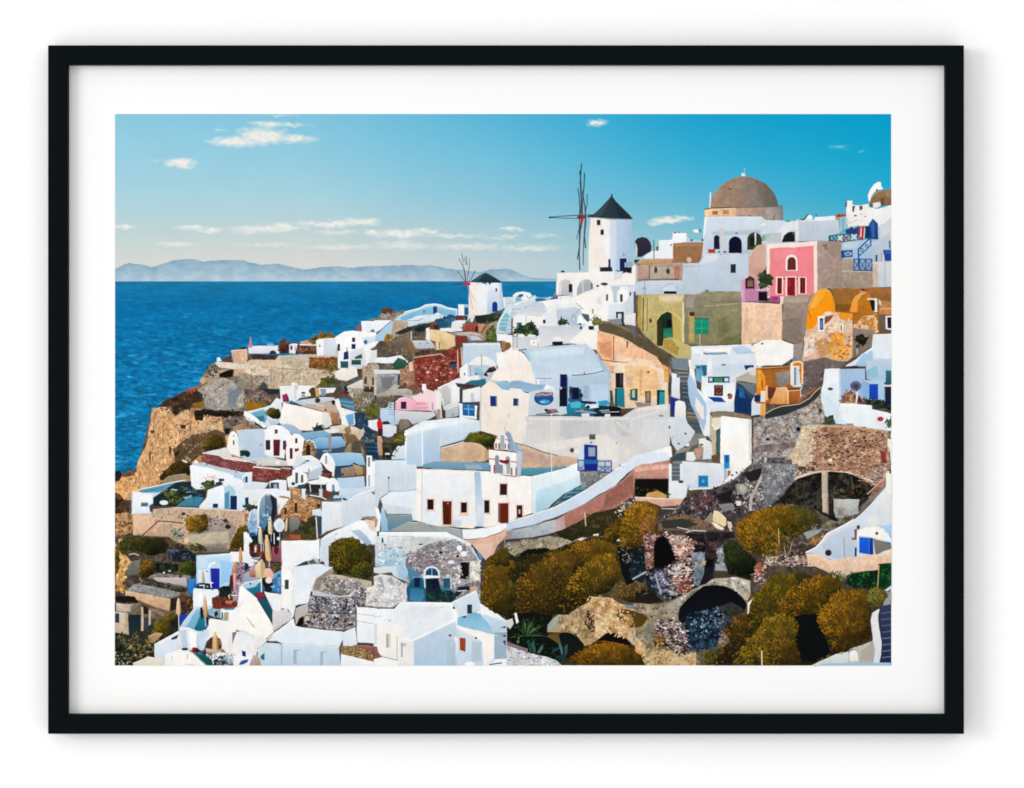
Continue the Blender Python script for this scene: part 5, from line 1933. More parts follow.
nR a8a49c 442,720 470,800
nL 7c6458 6 570,700 565,770 600,790
nL c0948c 4 540,780 600,770
pP 3c8494>2c6474 600,670 700,690 760,740 760,800 720,790 640,710
pP e8dcc8>d8d4c4 140,770 260,720 320,730 390,760 390,800 150,800
nE 2c3440 550,655 30,14
nE 8c2c3c 635,670 28,24
nE 4c2434 700,690 24,20
nP 7c4c40>5c3c34 715,650 720,600 760,570 830,575 845,620 840,660
<
nP b0a08c>948470 710,660 850,660 880,690 760,700
nP dce0e4 770,700 860,695 870,730 780,740
nP 1c3440>14242c 770,740 800,710 870,720 880,790 780,790
mS e8dcdc>4c5058 70,1.6 720,680 930,680 940,790 740,790
nP 3c4c5c 925,525 965,515 940,560 920,580
nR 8c9cb8 905,570 915,690
pP f4f3f2>eceaea 930,620 1000,540 1040,560 1040,800 930,800
pP dcdce4>ccd0dc 900,440 960,430 960,500 920,560 905,690 890,640
nP 1c3c8c>1c4c94 990,665 1040,670 1040,720 1000,715
nP 1c4c74 985,750 1040,750 1040,800 980,790
O =whl4 house | printed narrow white roof corner above the lower left terrace
pP f6f3f0>f2eeea 940,340 1040,300 1040,560 960,520 900,440
# ===== column 245
T 245 290
O =farwall stone_wall | printed long sand-coloured stone terrace walls on the far ridge
mP d8c4ac>c8b498 0,560 200,520 520,505 740,520 720,620 680,700 560,790 -10,800 -10,560
mP cdbca6>bfae96 270,520 520,508 500,620 280,600
mP e0ccb4 0,560 190,600 190,680 0,660
mS e0d0bc>a08c78 300,1.2 0,560 520,520 680,640 560,780 0,780
mS a89884>c8b8a0 120,1.2 200,620 430,640 430,720 200,740
sP 5c3c38>4c3430 45,508 270,510 240,550 60,550
sP 8c5c34>7c6430 510,530 730,530 730,620 680,640 500,615
mG c08c4c>5c3428 110,1.2 510,530 730,530 730,620 500,615
fS 7c7c30>5c5c28 60,1.1 600,600 730,560 700,680 640,660
nL 8c7c68 4 205,610 430,630 650,625
nL 8c7c68 4 430,630 430,730
nL 8c7c68 4 205,615 205,780
nL 7c6c5c 5 0,668 195,680
nL 9c8c78 4 295,620 295,720
rP a89c8c>8c8478 -60,640 190,685 200,800 -60,790
nP 4c4c50 90,750 140,715 170,740 190,790 100,790
mS c4b8a4>7c7468 80,1.2 -10,670 190,690 150,750 -10,760
nP e0c4b0 0,460 20,470 20,550 0,550
O =lowwhite house | printed low white house with a dark arch on the far ridge
pP e4e9ee>d4dce6 25,445 270,440 270,505 240,500 30,505
pP eef0f2 25,440 270,436 270,448 25,452
nA 3a3434 192,475 248,505
nP d49ca4>c88890 28,455 40,370 48,370 58,455
nE 3a3430 130,434 40,5
nE 8cacbc 200,428 30,8
O =domeshrine chapel | printed tiny white chapel and brown ruins on the far ridge
fB 6c4434 3 275,410 300,395 360,400 420,420 430,440 410,500 275,500
sP 5c3830>4c3430 275,430 350,430 345,500 275,500
pP f2f3f4>dce2ea 345,430 385,420 415,425 410,460 395,505 348,500
nE 2a3454 366,455 10,20
sP 5c3834>6c4434 410,430 560,445 560,505 395,500
mS b8805c>3c2824 60,1.2 400,430 560,445 560,505 400,500
mP c8a08c 430,410 500,390 540,410 520,425 440,425
pP e4d8cc 430,425 560,425 560,442 430,440
fB 8c6424 4 515,400 560,350 610,335 660,345 710,370 690,400 580,420 520,415
fS a87828>4c4020 100,1.3 515,400 560,350 610,335 700,370 690,400 530,415
O =ridgehouse house | printed white cubic houses at the end of the far ridge
pP d5dbe6>c8d0de 560,400 620,380 720,375 730,520 640,520 570,515
pP f4f4f4>eceef0 560,400 580,385 620,385 625,520 565,515
nE 6c6460 588,440 8,9
pP f6f5f3>eeeff1 710,370 780,325 850,318 950,330 1030,335 1060,400 1000,480 950,620 730,620 730,480 715,420
pP f3f4f5>e4e8ee 915,245 1030,240 1040,330 920,330
mP 8c7c70 960,235 1030,220 1040,245 960,245
nP a85c5c 870,290 912,265 915,320 890,320
nP 5c7c84 980,325 1010,305 1024,330
pP dde4ea>c4d0de 820,480 940,440 950,620 820,600
pP dfe7ec>c0d0d8 920,370 1030,350 1030,400 940,440
nR 2a3444 842,374 868,410
nR 2a3454 838,425 872,465
nR 2a3454 728,425 750,480
nE 3070a8 950,410 16,18
nE 2c6894 955,520 14,16
nP 283468 778,490 815,480 818,545 775,550
nL 3c3c5c 6 803,450 803,485
nP 3c6468>2c5458 750,560 815,560 815,615 752,615
nP 3c5c54>2c4c48 840,550 915,550 915,590 838,590
nP 4c5c54 860,530 920,500 925,540 870,545
nP 5c6c60 980,470 1030,440 1030,480
pP f0eeea 935,480 990,470 1020,500 960,560 950,600
pP d8e4ea 990,480 1040,470 1040,570 960,580
pP f0ece4>e4dcd0 700,650 760,615 880,620 890,680 800,720 710,700
O =midtop house | printed white parapets and stone columns under the far ridge
pP f0f0ee>e8e6e4 270,755 360,755 365,730 405,730 415,750 545,755 560,800 270,800
pP c4ccd8 385,740 420,750 420,800 390,800
fB 5c5c30 4 560,760 620,700 690,690 730,720 700,760 620,800 550,800
fS 8c8440>3c4020 90,1.2 550,790 620,700 700,690 730,720 650,790
rP 6c6c64>54544c 680,740 800,730 920,680 930,720 800,790 600,800
nP 1c2420 780,760 800,745 815,770 810,800 780,800
pP e4ddd4>d0c8c0 800,760 930,700 960,740 940,800 820,800
mP c4b09c>a89884 920,600 1030,570 1060,600 1060,800 930,800
mS e0ccb4>8c7c68 60,1.2 930,600 1050,580 1050,680 930,680
nR 5c4434 938,680 960,740
nR 5c4434 1000,690 1020,750
nR 4c4034 940,760 1030,790
nL c8b498 8 975,680 985,790
T 245 390
O =rocksl rock | printed rubble slope with dry grass at the far left of the houses
rP 6c5c54>7c6c58 -10,-10 280,-10 280,60 180,120 0,170
mS a8988c>3c3434 160,1.2 -10,0 270,0 170,110 0,160
fB 9c6c1c 3 20,120 80,90 150,95 160,110 90,140 30,145
nP 2a3440 120,-10 270,-10 275,30 200,40
O =poolt terrace | printed curved white terrace with turquoise shade and a round bush
pP e4eaee>d0dce4 0,170 100,150 200,120 250,60 290,80 290,250 180,300 0,250
pP 7cb4c4>5c9cb4 40,180 150,150 180,200 160,260 60,210
nP 3c7c90 80,210 150,200 150,250 120,245
pP f0f2f2 -10,165 30,170 170,285 150,300 -10,200
pP cfd8e0>b8c8d4 150,200 200,230 270,240 260,270 200,280
fU 6c6424>2c2c14 200,1.4 165,180 180,150 220,135 270,140 285,190 270,230 220,225 175,205
mP b8987c>9c8068 -10,215 100,280 140,300 -10,310
mS d8c0a4>6c5c48 60,1.1 -10,215 130,290 -10,305
nP 2c2c38 60,240 110,270 150,300 130,302 80,270
O =whitew retaining_wall | printed large blank white wall above the barrel-roofed houses
pP eceef2>e0e6ee 275,-10 500,-10 720,-20 700,20 440,60 380,100 280,100
pP cfd6e0 380,-10 410,-10 410,70 385,80
nP c02c5c>7c3c5c 290,40 330,25 345,60 340,95 300,95
nP 3c3454 330,40 345,60 350,95 335,90
nR 4c3444 445,15 475,50
pR e4e8ee 440,30 480,40
fB 5c4c28 2 500,-10 550,-10 590,30 580,50 520,60
nP d0a878 550,-10 585,-10 590,50 560,55
nP 8c9ca8 590,-10 640,-10 640,40 600,50
pP c8d8e4>b4c8d8 380,90 460,75 620,55 700,60 720,80 600,100 440,120
nE 2c4048 572,82 22,20
nE 4c6c7c 365,95 16,12
mP c8b4a4>b09c88 440,115 620,95 700,90 750,200 750,270 700,260 640,200 610,170 450,130
mP b88c68>9c6c4c 660,160 740,180 750,260 700,270 680,220
nL 6c5848 4 720,120 740,200
pP f6f0ec>f2e8e0 300,100 450,130 612,175 612,290 530,300 540,320 430,320 360,270 270,270
pP f8f6f2 300,98 320,100 290,260 270,265
pP e4dfd8>d8d8d8 612,175 660,180 690,270 640,300 612,300
fS 5c6c64>1c3430 40,1.6 535,300 560,285 590,275 620,290 610,315 550,318
pL e8e0d8 6 450,80 620,130
nE 4c3c34 635,158 10,9
O =steps2 exterior_stair | printed white steps with blue shade beside the blank white wall
pP f3f2f0>e0e4ea 700,80 740,60 760,140 830,160 900,180 950,240 850,280 770,280 745,200
nP 4c7c94>5c8ca4 730,60 800,65 870,90 870,165 790,140 760,110
nL 8cbcd0 5 740,85 850,100
nL 8cbcd0 5 755,115 860,135
nE 2c2c24 697,98 16,20
pP 7cb4dc>68a0cc 790,200 855,180 860,270 820,280
pP f0eeea 750,150 790,150 800,280 760,280
nP 24445c>2c4458 860,175 940,180 970,240 970,290 1020,330 1020,400 860,400 900,340 870,290
fS 5c7c94>14242c 90,1.3 870,180 970,230 1020,400 880,390
nP 7c2c3c 700,45 780,5 800,0 810,40 780,30
nP 4c2430 780,-10 815,-10 810,30 790,30
rP 9c9484>7c7464 810,-20 1030,-10 1030,60 980,120 960,180 880,160 850,100 870,40
mS d0c4b4>5c5448 160,1.2 810,0 1030,0 1020,80 950,170 870,140
nP 3c342c 930,-10 1024,-10 1020,20 940,15
fP 6c6830>54542c 950,130 1030,100 1030,220 970,220
fS 8c8440>3c4420 70,1.2 950,130 1030,100 1030,220 970,220
pP e4e8ee>dce4ec 970,240 1060,230 1060,330 1000,310 970,290
mP e0d4c0>c0a88c 660,290 790,270 860,290 930,320 940,360 880,400 840,420 790,420 780,370 700,330
mP 8c6c50>7c5c44 770,340 870,350 900,400 840,420 800,430 790,380
nP 4c4454 690,335 770,340 775,365 700,365
mP d8c4a4 890,340 930,300 945,330 900,400
mP a08464>8c7058 780,300 830,270 840,330 800,360
pP e8e8ec>dcdce0 600,320 700,300 760,320 720,340 640,345
O =barrelA house | printed white barrel-roofed house with a dark red door
pP c4d4e2>b4c8dc -10,310 150,305 200,300 220,380 220,520 100,530 -10,550
pP b0c0d4>98b0cc 275,275 330,260 390,280 450,330 420,360 330,340
pP f3f1f3>e8e8ec 150,330 190,290 240,275 290,285 340,320 370,360 340,400 320,450 310,540 220,530 150,510
pL f6f6f6 7 150,330 190,292 240,277 290,287 350,330
nR 3c4048 234,310 258,344
nR 3c2834 162,394 200,472
nE 6c7888 125,430 6,9
fE 1c3434 10,500 28,26
pP dcdcd8>ccc4b8 90,560 250,540 330,560 330,600 80,600
pP c8d4e0>bcc8d4 -10,530 200,520 250,540 90,565 -10,560
> door
nP 6c2430>5c1c28 222,390 278,390 274,520 224,520
<
nR 5c2c44 298,398 325,470
nE ece8e8 255,572 22,18
O =redwalls garden_wall | printed red-brown terrace walls with white copings
sP 9c5850>8c4c48 -10,570 85,580 60,650 -10,650
sP 94524c>84443f 65,610 280,630 285,615 365,625 360,680 320,690 180,720 50,720
mG b07068>6c3834 140,1.1 -10,570 85,580 280,630 365,625 320,690 50,715
pL f3f0ee 9 65,605 280,624
pL ece8e4 7 -10,555 85,575
pL ece8e4 5 285,614 362,620
O =barrelB house | printed small white barrel-roofed house with two dark red doors
pP 8cb4d0>7ca8c8 420,340 500,330 620,318 680,350 640,370 520,385 480,400
pP f7f1f0>f0e8e6 318,490 330,420 350,370 390,345 430,350 470,390 460,440 450,520 380,600 330,600
pL f8f6f6 7 335,410 355,370 392,347 430,352 470,392
nA 3c2c34 394,378 414,420
nR 4c2430 352,458 376,542
nP 7c2c34 390,460 425,458 425,478 395,490
O =barrelC house | printed stone-fronted house with a blue barrel roof
pP a4c8e0>6c9cc8 500,390 580,375 760,365 790,410 795,440 700,460 560,460 540,430
pP 3c5c80>34506c 560,460 700,455 795,440 760,490 620,500 600,530 555,520
sP a08460>8c7050 460,440 480,405 510,400 540,420 555,460 555,525 460,515
mG d0b080>6c5438 70,1.1 460,440 510,400 550,440 555,520 460,515
pL f0f2f4 6 478,402 510,392 540,410 560,460
nA 382418 482,430 516,515
mP a49c94>8c8480 655,360 682,350 684,490 660,495
nE 8cacc4 635,480 28,9
O =stonecube house | printed stone cube houses with dark blue roof at the right of the blue barrel roofs
mP a89478>94846c 780,480 820,415 840,420 840,490 800,500
mP 5c544c>504c48 835,415 905,415 905,500 850,490
mP 9c8c74>80745c 905,420 940,480 950,560 920,520
nP 1c4058>183448 940,420 1040,415 1040,545 960,520
nL 3c6c84 5 945,450 1024,450
nL 3c6c84 5 950,480 1024,480
mP 78726c>6a645c 940,395 1040,390 1040,415 940,418
O =barrelD house | printed white house with a pale blue barrel roof and stone lean-to
pP a8ccde>8cb8d4 650,500 820,490 920,500 950,590 820,600 720,600
pP f4f3f2>e8eaee 590,560 620,505 650,495 690,540 710,610 700,690 640,620
pL f6f5f4 7 590,560 620,505 650,495 690,540 712,600
nR 9ca4ac 630,518 648,582
nP 2c4860>30506c 710,600 830,590 860,570 900,590 760,620 755,685 710,690
mP a0907c>8c7c6c 755,620 850,600 880,620 870,680 760,685
mP b8a080>a08868 845,580 930,610 930,670 880,680
nE 4c4038 770,665 9,14
nR 8c5c40 925,620 950,660
O =barrelE house | printed white vaults with small windows in front of the barrel-roofed houses
pP e4e8ee>ccd4e0 370,600 400,510 440,480 450,520 470,570 420,600 380,620
pP eceef0>d8dee8 440,520 520,515 600,560 590,600 480,580
nE 3c4450 492,558 20,7
pP e4e8f0>f0f0f0 380,620 480,570 600,580 610,610 540,650 420,650
pP f4f2ee>ecebea 375,625 430,640 490,660 500,720 440,760 340,770 330,690 370,670
nR 4c5868 395,650 418,735
nR 5c6060 440,668 460,730
pP c4d0e0>b0c0d4 510,640 600,600 620,640 580,700 500,710
mP b8b4ac 495,620 512,620 512,710 498,710
nP 5c3034>4c2c34 600,640 640,620 690,650 680,690 640,680
mP 8c4c44 600,650 680,660 660,680 605,670
pP f2f2f2 575,670 650,690 700,710 740,790 680,790 640,740 580,700
nE 2c4860 380,738 16,14
nP 2c4c6c 410,750 470,740 470,780 420,770
nP c8a890>b89878 345,760 420,775 440,800 345,800
O =barrelF house | printed white house with a lilac barrel roof
pP c0d0e8>b4c8e4 720,695 860,685 940,680 950,800 740,800
pP f2f2f3>e8eaee 640,740 660,700 700,690 730,720 745,800 640,800
pL f6f6f6 7 650,720 680,695 710,700 735,740 742,800
nR 7c98a8 685,745 708,800
pP eceef0 480,720 600,700 640,735 620,750 520,745
nP 2c2c2c>3c3430 475,740 640,745 640,800 480,800
pL e0e4e4 6 510,745 518,800
pL e0e4e4 5 600,745 600,800
O =chim house | printed white tower-like chimney wall at the edge of the large building
pP f3f4f4>eceef0 955,515 1000,515 1005,560 1060,560 1060,800 955,800
nR 6c8474 968,530 985,605
nR a0a8b0 970,670 985,800
O =leftwin house | printed low white roofs with a blue window under the red-brown walls
pP e0e6ee>d0dae6 -10,650 60,645 55,720 190,730 140,800 -10,800
nP 2c4c7c 0,680 22,680 22,730 0,730
pP e8ecf0>dce4ea 190,720 260,705 330,710 330,800 200,800
nR 2c4860 200,728 268,785
nR a0b0b8 225,740 255,780
T 245 490
O =archb house | printed white house with a tall arched opening and blue door
pP eceff2>d8e0e8 -10,-10 280,-10 360,10 360,70 280,50 100,130 -10,110
nP 1c3c50 0,60 28,55 30,110 0,120
fS 3c4c34>1c2818 50,1.3 0,130 60,115 100,140 40,170 0,170
pE d8d8a8 80,95 18,12
pP e6e9ee>f0f2f4 100,140 110,70 140,30 180,10 230,20 270,70 290,140 260,200 250,60 200,25 150,35 120,80 108,250
> arch
pP a4b0bc>3c7ca8 105,260 110,120 130,60 170,28 210,40 215,140 195,240 150,310
nP 7c8c9c>2c5c84 160,50 200,40 220,80 222,160 200,240 170,300 160,200
nP 2a2c40>16202c 195,28 240,60 250,120 245,180 220,260 180,320 160,300 200,230 215,140
O =blueb house | printed small blue-white barrel vault at the left of the tall arch
pP c8d4e4>7cacd0 20,250 40,170 70,150 100,160 105,310 90,370 40,350 20,300
pP b0bcd8>8ca8c8 45,180 60,160 70,300 50,320
nE 2c5c8c 60,350 28,18
mP 9c6c50 0,180 30,190 20,250 0,250
O =brickb house | printed ochre stone building with narrow slit windows
sP c49c70>a87c50 265,60 300,40 365,70 365,-10 440,-10 440,60 500,50 600,80 600,140 530,150 540,260 430,240 340,220 290,230 265,160
mG e8c49c>8c5c38 260,1.2 265,60 440,30 600,80 530,200 290,220
nR 402c20 310,138 330,192
nR 382420 390,100 412,178
nE 3c2c28 580,125 16,16
nE 5c4434 495,165 6,14
pP e0e6ea 445,-10 480,-10 480,80 445,60
nR 2c5060 475,0 505,35
pL f3f3f3 7 510,40 600,55 640,75
nR 2c3430 520,-10 580,25
nP 7c3c34 615,-10 660,10 680,50 640,60 610,30
pP c0d8e0 580,-10 612,-10 612,60 585,50
fP 3c4828>4c4020 430,260 540,200 555,380 450,380
fS 6c5c30>1c2c1c 160,1.3 340,300 430,250 550,220 550,380 340,370
mP 8c8880>6c7470 340,230 400,210 440,250 420,310 350,330
mP a85c3c 350,350 440,355 445,390 350,388
mP 8c5838 290,380 560,390 560,396 290,392
mP c4906c 460,230 490,210 490,250 470,250
O =terrp terrace | printed busy terrace with people, red awning and folded parasols
mP 6c3838>5c3034 30,420 120,400 280,440 285,570 200,580 100,520 40,540
mS b8746c>3c2028 130,1.4 30,420 280,440 280,570 50,540
nP a8a0b4 0,540 120,540 80,580 20,580
mP 9c4844 60,490 160,480 165,500 60,505
nP 3c1c24 220,470 260,460 260,500 230,510
nP 1c2c34>14202c 130,330 180,320 280,330 280,440 210,450 140,430
nL dce0e0 6 232,340 236,430
nL e0e4e4 7 265,370 268,430
nP 2c5870 40,360 110,350 120,440 60,450
nE 8c5444 85,450 22,30
nE 5c2c2c 60,440 12,30
nE c89c84 80,470 8,20
pP f4f2ee>e8e8ec -10,330 30,340 50,410 30,460 45,560 100,600 -10,600
nP 3c2c30>4c342c 190,600 280,590 280,640 210,640
fS 3c3c28>2c1c1c 50,1.3 190,600 280,590 280,640 200,640
nP e8c0a8 70,620 200,610 230,660 200,720 160,690 90,700
mS e8c8b0>7c4440 70,1.5 0,620 230,610 210,720 20,710
nP 8c3c34 20,640 80,630 70,700 20,690
nP 1c2c4c -5,570 30,580 20,630 -5,630
nP 14242c 150,690 220,690 220,800 160,800
nE d8a894 190,720 26,24
pP 6ca0c0>3c6ca0 210,670 280,630 285,800 210,790
pP e0eaf0>d0e0e8 -10,710 130,700 130,730 20,750 -10,770
nP 2c7c9c>1c6488 0,770 60,745 150,720 160,800 0,800
nE 3c4c6c 40,740 8,7
<
nL e8e0d4 6 125,690 132,800
nL d8d0c4 5 120,400 125,480
nL d8d0c4 5 190,570 192,610
pE dce2e6 268,275 42,48
pP dde2e8>e4e6ea 90,200 102,200 100,310 85,310
O =midwhite house | printed white stacked houses with blue shade right of the terrace
pP e4e6ee>d4d8e6 605,90 770,95 770,290 640,330 600,360
pP f2f2f3>e8eaee 285,400 560,395 585,380 590,540 480,560 400,600 290,620
pP d8deec>ccd6e8 530,155 600,145 610,210 530,200
nR 2c5068 582,205 606,350
nL d8dce0 9 560,210 570,380
pP d8dce8>c8d0e2 770,80 840,60 1000,20 1040,60 1040,240 940,220 860,260 770,290
pP c4d4e4 700,40 830,50 810,95 690,90
nE 2c3c4c 790,65 24,18
nP 4c6c80 660,75 700,65 760,60 760,85 670,90
pP d0dcea>bcd0e2 740,-20 1030,-30 1030,10 900,50 820,80 740,50
pL f4f4f5 8 820,80 880,40 1020,-10
nR 2c4c7c 695,0 710,45
pP f3f3f5>dce0ea 590,390 680,330 800,280 900,235 960,240 1040,300 1040,440 960,420 660,440 600,470
pP d4dcea>c8d0e2 590,390 740,330 660,440 660,610 590,610
nP b8c4dc>98a8cc 830,320 900,310 960,360 1000,420 960,440 900,380
mP e4ccbc 940,230 1030,240 1030,340 980,300
mP a08c84 920,210 1030,205 1030,230 920,225
nP 3c3c4c 980,440 1030,440 1030,465 980,460
pP c8ccd4>b0b8c0 490,560 540,530 580,540 580,605 500,600
nP 5c6464 495,560 540,545 570,580 510,585
pP d8dcdc 585,560 635,560 635,610 585,610
nE 4c4c54 608,580 20,20
pP f4f2f0>ecebea 290,560 400,580 370,640 290,640
pP dfe3ee>cfd6e6 400,600 590,600 700,610 620,660 560,740 530,800 370,800 370,640 290,630
pP f6f4f1>f0ece8 285,640 370,645 375,800 285,800
nR 3c4c44 312,705 346,780
nL 6c7c78 6 515,650 560,615
O =bushq bush | printed round dark green and gold bush between white houses
fU 846c20>1c240c 420,1.6 660,470 670,420 710,380 770,360 850,360 910,390 940,440 980,470 1010,510 1000,560 1000,640 960,690 880,700 800,680 720,670 680,610 655,540
fU 6c6424>2c3414 150,1.5 820,640 860,590 940,570 1000,580 1000,670 960,695 860,695
T 245 565
O =stones2 stone_wall | printed terraced drystone walls of white and dark stones
mP c8b8a8>b4a898 540,110 600,80 700,70 900,110 1000,130 1000,180 920,200 600,230 530,200
mP 9c9484>8c8478 530,190 560,110 620,70 690,30 700,60 620,100 590,200
sP a8a098>9c9894 610,120 760,110 920,140 900,180 870,200 780,240 620,220
mG e4e0dc>4c484c 220,1.1 600,100 900,120 910,160 860,200 780,235 610,220
pP c8c8d0>bcbcc8 530,200 600,215 740,240 780,250 700,260 530,240
sP a8a4a4>8c8894 510,245 760,260 880,190 970,180 940,310 870,330 870,380 760,380 500,360
mG e4e0e0>3c3c48 420,1.2 510,250 760,260 880,190 970,180 940,310 860,370 500,360
mS 201c28>2c2438 60,1.4 520,260 760,270 960,200 930,300 840,360 520,350
pL d0ccc8 12 740,250 820,240 870,200
sP aca4a0>9c9694 465,370 830,390 870,380 870,500 820,520 470,490
mG e0dcd8>50484c 380,1.2 465,370 830,390 860,500 820,515 470,490
mS 1c1c20>2c2828 34,1.6 480,400 850,400 840,510 480,485
pP c8c0b8>b8b0a8 400,340 500,300 500,380 460,410 440,460 400,470 390,400
nP 141414 425,420 460,400 465,460 440,480 400,485
sP 5c544c>4c4844 1000,190 960,280 940,310 950,200
mG dcdcd8>9c9894 90,1.2 950,200 1030,180 1030,325 940,320
pP e4e2dc 960,180 1030,160 1030,330 950,320
mG f0f0ec>a8a4a4 80,1.2 960,190 1030,170 1030,325 955,320
O =bigcl house | printed white terrace stairs and slanted white roofs at the bottom left of centre
pP dfe3ee>e8eaf0 370,70 400,10 600,-10 690,20 620,60 560,110 520,200 500,300 400,320 385,400 375,410
pP f7f4f0>f1ede8 285,10 370,40 378,410 340,350 285,340
nR 3c4c44 312,115 346,190
pP eef0f0>dfe3ec 150,210 285,230 285,350 330,350 385,410 330,450 240,520 220,360 210,340
nP 2c7c9c>1c6c8c 5,190 80,150 120,150 125,215 70,225
nP 1c3c60>2464a0 215,130 240,80 285,60 285,230 230,215 200,195
nE 98283c 120,240 34,20
nP 1c5c74>2c4850 90,270 150,260 185,290 215,350 210,460 160,380
pP fbf5f0>f4efea -10,190 60,230 110,290 210,460 230,530 180,570 90,640 -10,640
pP dcd8da>c8c4c8 215,355 330,345 370,400 370,430 280,480 230,520 215,480
nL e0d8d4 8 20,420 80,500
nL b8b0ac 4 60,470 75,490
pP f0ecea>e0dcde -10,500 150,560 170,590 100,660 90,720 -10,680
nP 8c8478 170,575 240,515 260,520 190,580
O =bottomw house | printed pale blue-white house with shallow wall recesses at the bottom
pP e8eef4>dce6ee 180,600 240,530 380,420 400,480 480,495 770,525 775,580 740,650 720,640 290,620 250,600
pP cfdfea>b8cfe0 100,680 160,610 290,620 740,640 755,800 90,800
pL f4f5f5 8 95,680 150,610 230,540 385,428
nL 9cb4c8 9 288,620 290,790
nR a0b8cc 380,665 440,780
nR c4d6e4 405,672 440,776
nR a0b8cc 592,680 648,790
nR c4d6e4 612,688 648,790
nP 3c6c7c 120,720 155,690 155,750 130,745
pL a8bcd0 6 740,650 770,590 772,530
pP e6eaf0>d8e0ea 770,530 870,490 885,620 860,640 770,650
pP f0f1f3>e2e6ee 880,330 1040,340 1040,620 880,610
nL b0bcc8 5 880,385 1030,400
nL b0bcc8 5 880,440 1030,465
nL 8c9cac 5 870,380 885,620
mP 9c6460>8c5450 870,625 1030,640 1030,700 980,680 860,640
sP a88c60>8c6c48 760,630 900,650 1010,700 1010,760 860,730 750,700
mG c8ac80>6c5438 140,1.1 755,630 900,650 1010,700 1010,755 750,705
pP f0f0f0>e8eaee 755,700 1030,765 1030,800 750,800
nE 2c2018 962,732 10,8
nP c4b0a0>a88c84 30,760 60,720 90,710 120,740 130,800 30,800
nP 1c4c9c 0,670 20,710 25,750 0,770
# ===== column 375
T 375 265
O =ridge rock | printed brown rocky mound on the far ridge
rP a89888>8c7c6c -10,440 40,390 60,350 130,345 150,380 230,350 240,380 180,430 100,440
fP 6c4c38>4c3c34 45,375 60,345 110,335 145,355 140,385 80,388
mS c8bcb0>6c5c50 60,1.1 0,430 140,360 230,360 180,430
O =longv house | printed long pale blue vaulted house on the ridge
pP c4dcea>a8cae0 -5,600 0,560 100,470 190,400 240,370 350,340 400,315 470,305 520,315 560,335 650,350 655,440 600,460 500,480 330,500 200,540 120,600
pP 8fc4dc>7fb8d8 200,410 300,365 400,330 470,320 540,340 640,355 640,420 560,400 440,400 340,440 200,440
pP dfe8ee>c4d8e6 240,440 330,400 440,390 540,390 560,420 480,440 400,450 300,480 220,500
pL f3f2ef 9 -5,440 60,440 130,440
pL eef2f4 9 230,372 350,342 400,315 470,307 520,315 570,337 650,352
pP e9eef2 0,440 130,440 60,500 0,540
> window
nR 28407c 457,326 490,385
nR 7a90a8 375,355 400,378
<
nE 6f9cb4 288,412 12,8
nE e8f0f4 490,385 20,10
mP c4b09c>b4a090 140,435 260,435 265,470 220,500 135,500
mP b8a898 130,500 260,490 400,450 400,465 180,540 120,560
nP 4a4c44>3c3a34 160,530 250,490 380,460 480,450 480,510 400,530 300,520 220,550 160,550
fS 5c6858>1c2424 120,1.2 180,530 380,460 490,460 480,520 300,540
nP 1f2a30 310,500 370,480 400,500 380,525 320,525
fB 2c5c78 3 470,430 560,410 620,410 630,450 600,480 520,490 470,470
fS 3c7c98>1c3c50 60,1.2 470,430 560,410 620,410 630,450 600,480 520,490
O =w2h house | printed low white house below the small windmill
pP eef1f3>d8e4ee 655,310 740,312 745,440 655,440
pP a8c8dc 700,310 745,312 745,440 705,440
> window
nR 2c5c8c 702,332 736,395
<
nP 6c3c38 632,398 700,396 705,435 632,438
nP 3c4c54 700,396 730,400 730,435 705,435
O =windmill2 windmill | printed smaller white windmill with dark conical cap and thin bare sails
pP f3e8e0>f0e4dc 738,135 840,140 880,160 880,400 760,410 735,450
pP efedee>e6e8ec 800,140 870,150 900,160 905,400 800,400
pP e6eaf2>b4cade 880,140 1000,140 1008,260 1010,350 940,375 880,385
pP bcd0e2 975,142 1000,142 1008,350 985,360
> cap
nP 2c4a54>1f3440 750,130 800,98 850,65 876,60 900,72 950,100 1002,135 990,142 915,140 905,160 890,140 800,135
nP 3f6068 770,125 850,72 870,66 830,110 800,130
> sail
nL 4c5c68 5 690,-10 705,60 712,130
nL 4c5c68 5 745,-10 735,60 725,130
nL 7c4c60 6 700,20 712,80 716,140
nL 5c4c5c 5 650,50 685,95 710,135
nL 5c5460 5 788,45 765,95 735,135
nP 2c3c44 605,150 690,148 690,156 605,154
nL 5c3c4c 7 670,152 740,150
nR b83c54 698,138 752,162
nL b8949c 4 735,160 760,230 790,290
nL b89ca0 4 730,160 750,250 770,350
nL 6c8ca8 4 722,160 738,200
nL 6c5c68 5 683,-90 697,-20
nL 6c5c68 5 660,-50 690,0
nL 5c5c68 5 718,-70 725,0
nL 5c6470 4 745,-50 742,0
nL 5c5c68 4 705,-60 715,0
> door
nA 2a3a8c 922,288 966,370
> window
nA 4a7088 948,180 964,210
<
O =mounda rock | printed dark stone base and scrub under the small windmill
rP 5a544a>6c6454 730,440 760,400 860,390 960,375 1005,370 1000,430 940,450 880,470 800,470 740,465
nP 26302c 780,400 860,395 880,460 800,455
nP 1f2c28 840,395 950,385 940,440 860,450
fS 4c5c3c>1c241c 110,1.2 850,400 1000,375 990,430 880,460
nP d8dce0 750,400 790,400 770,450 750,450
mP a89878>948464 880,470 960,440 960,560 940,600 870,600 820,560
fB 56653a 4 880,520 920,480 955,510 955,590 940,605 880,600
fS 7c8448>2c3c24 80,1.2 880,520 920,480 955,510 955,600 880,600
O =curvestair exterior_stair | printed turquoise-shaded curved steps at the right of the small windmill
pP d8e4ea>c4d8e0 950,540 960,460 1000,390 1024,340 1060,300 1100,330 1060,420 1030,540
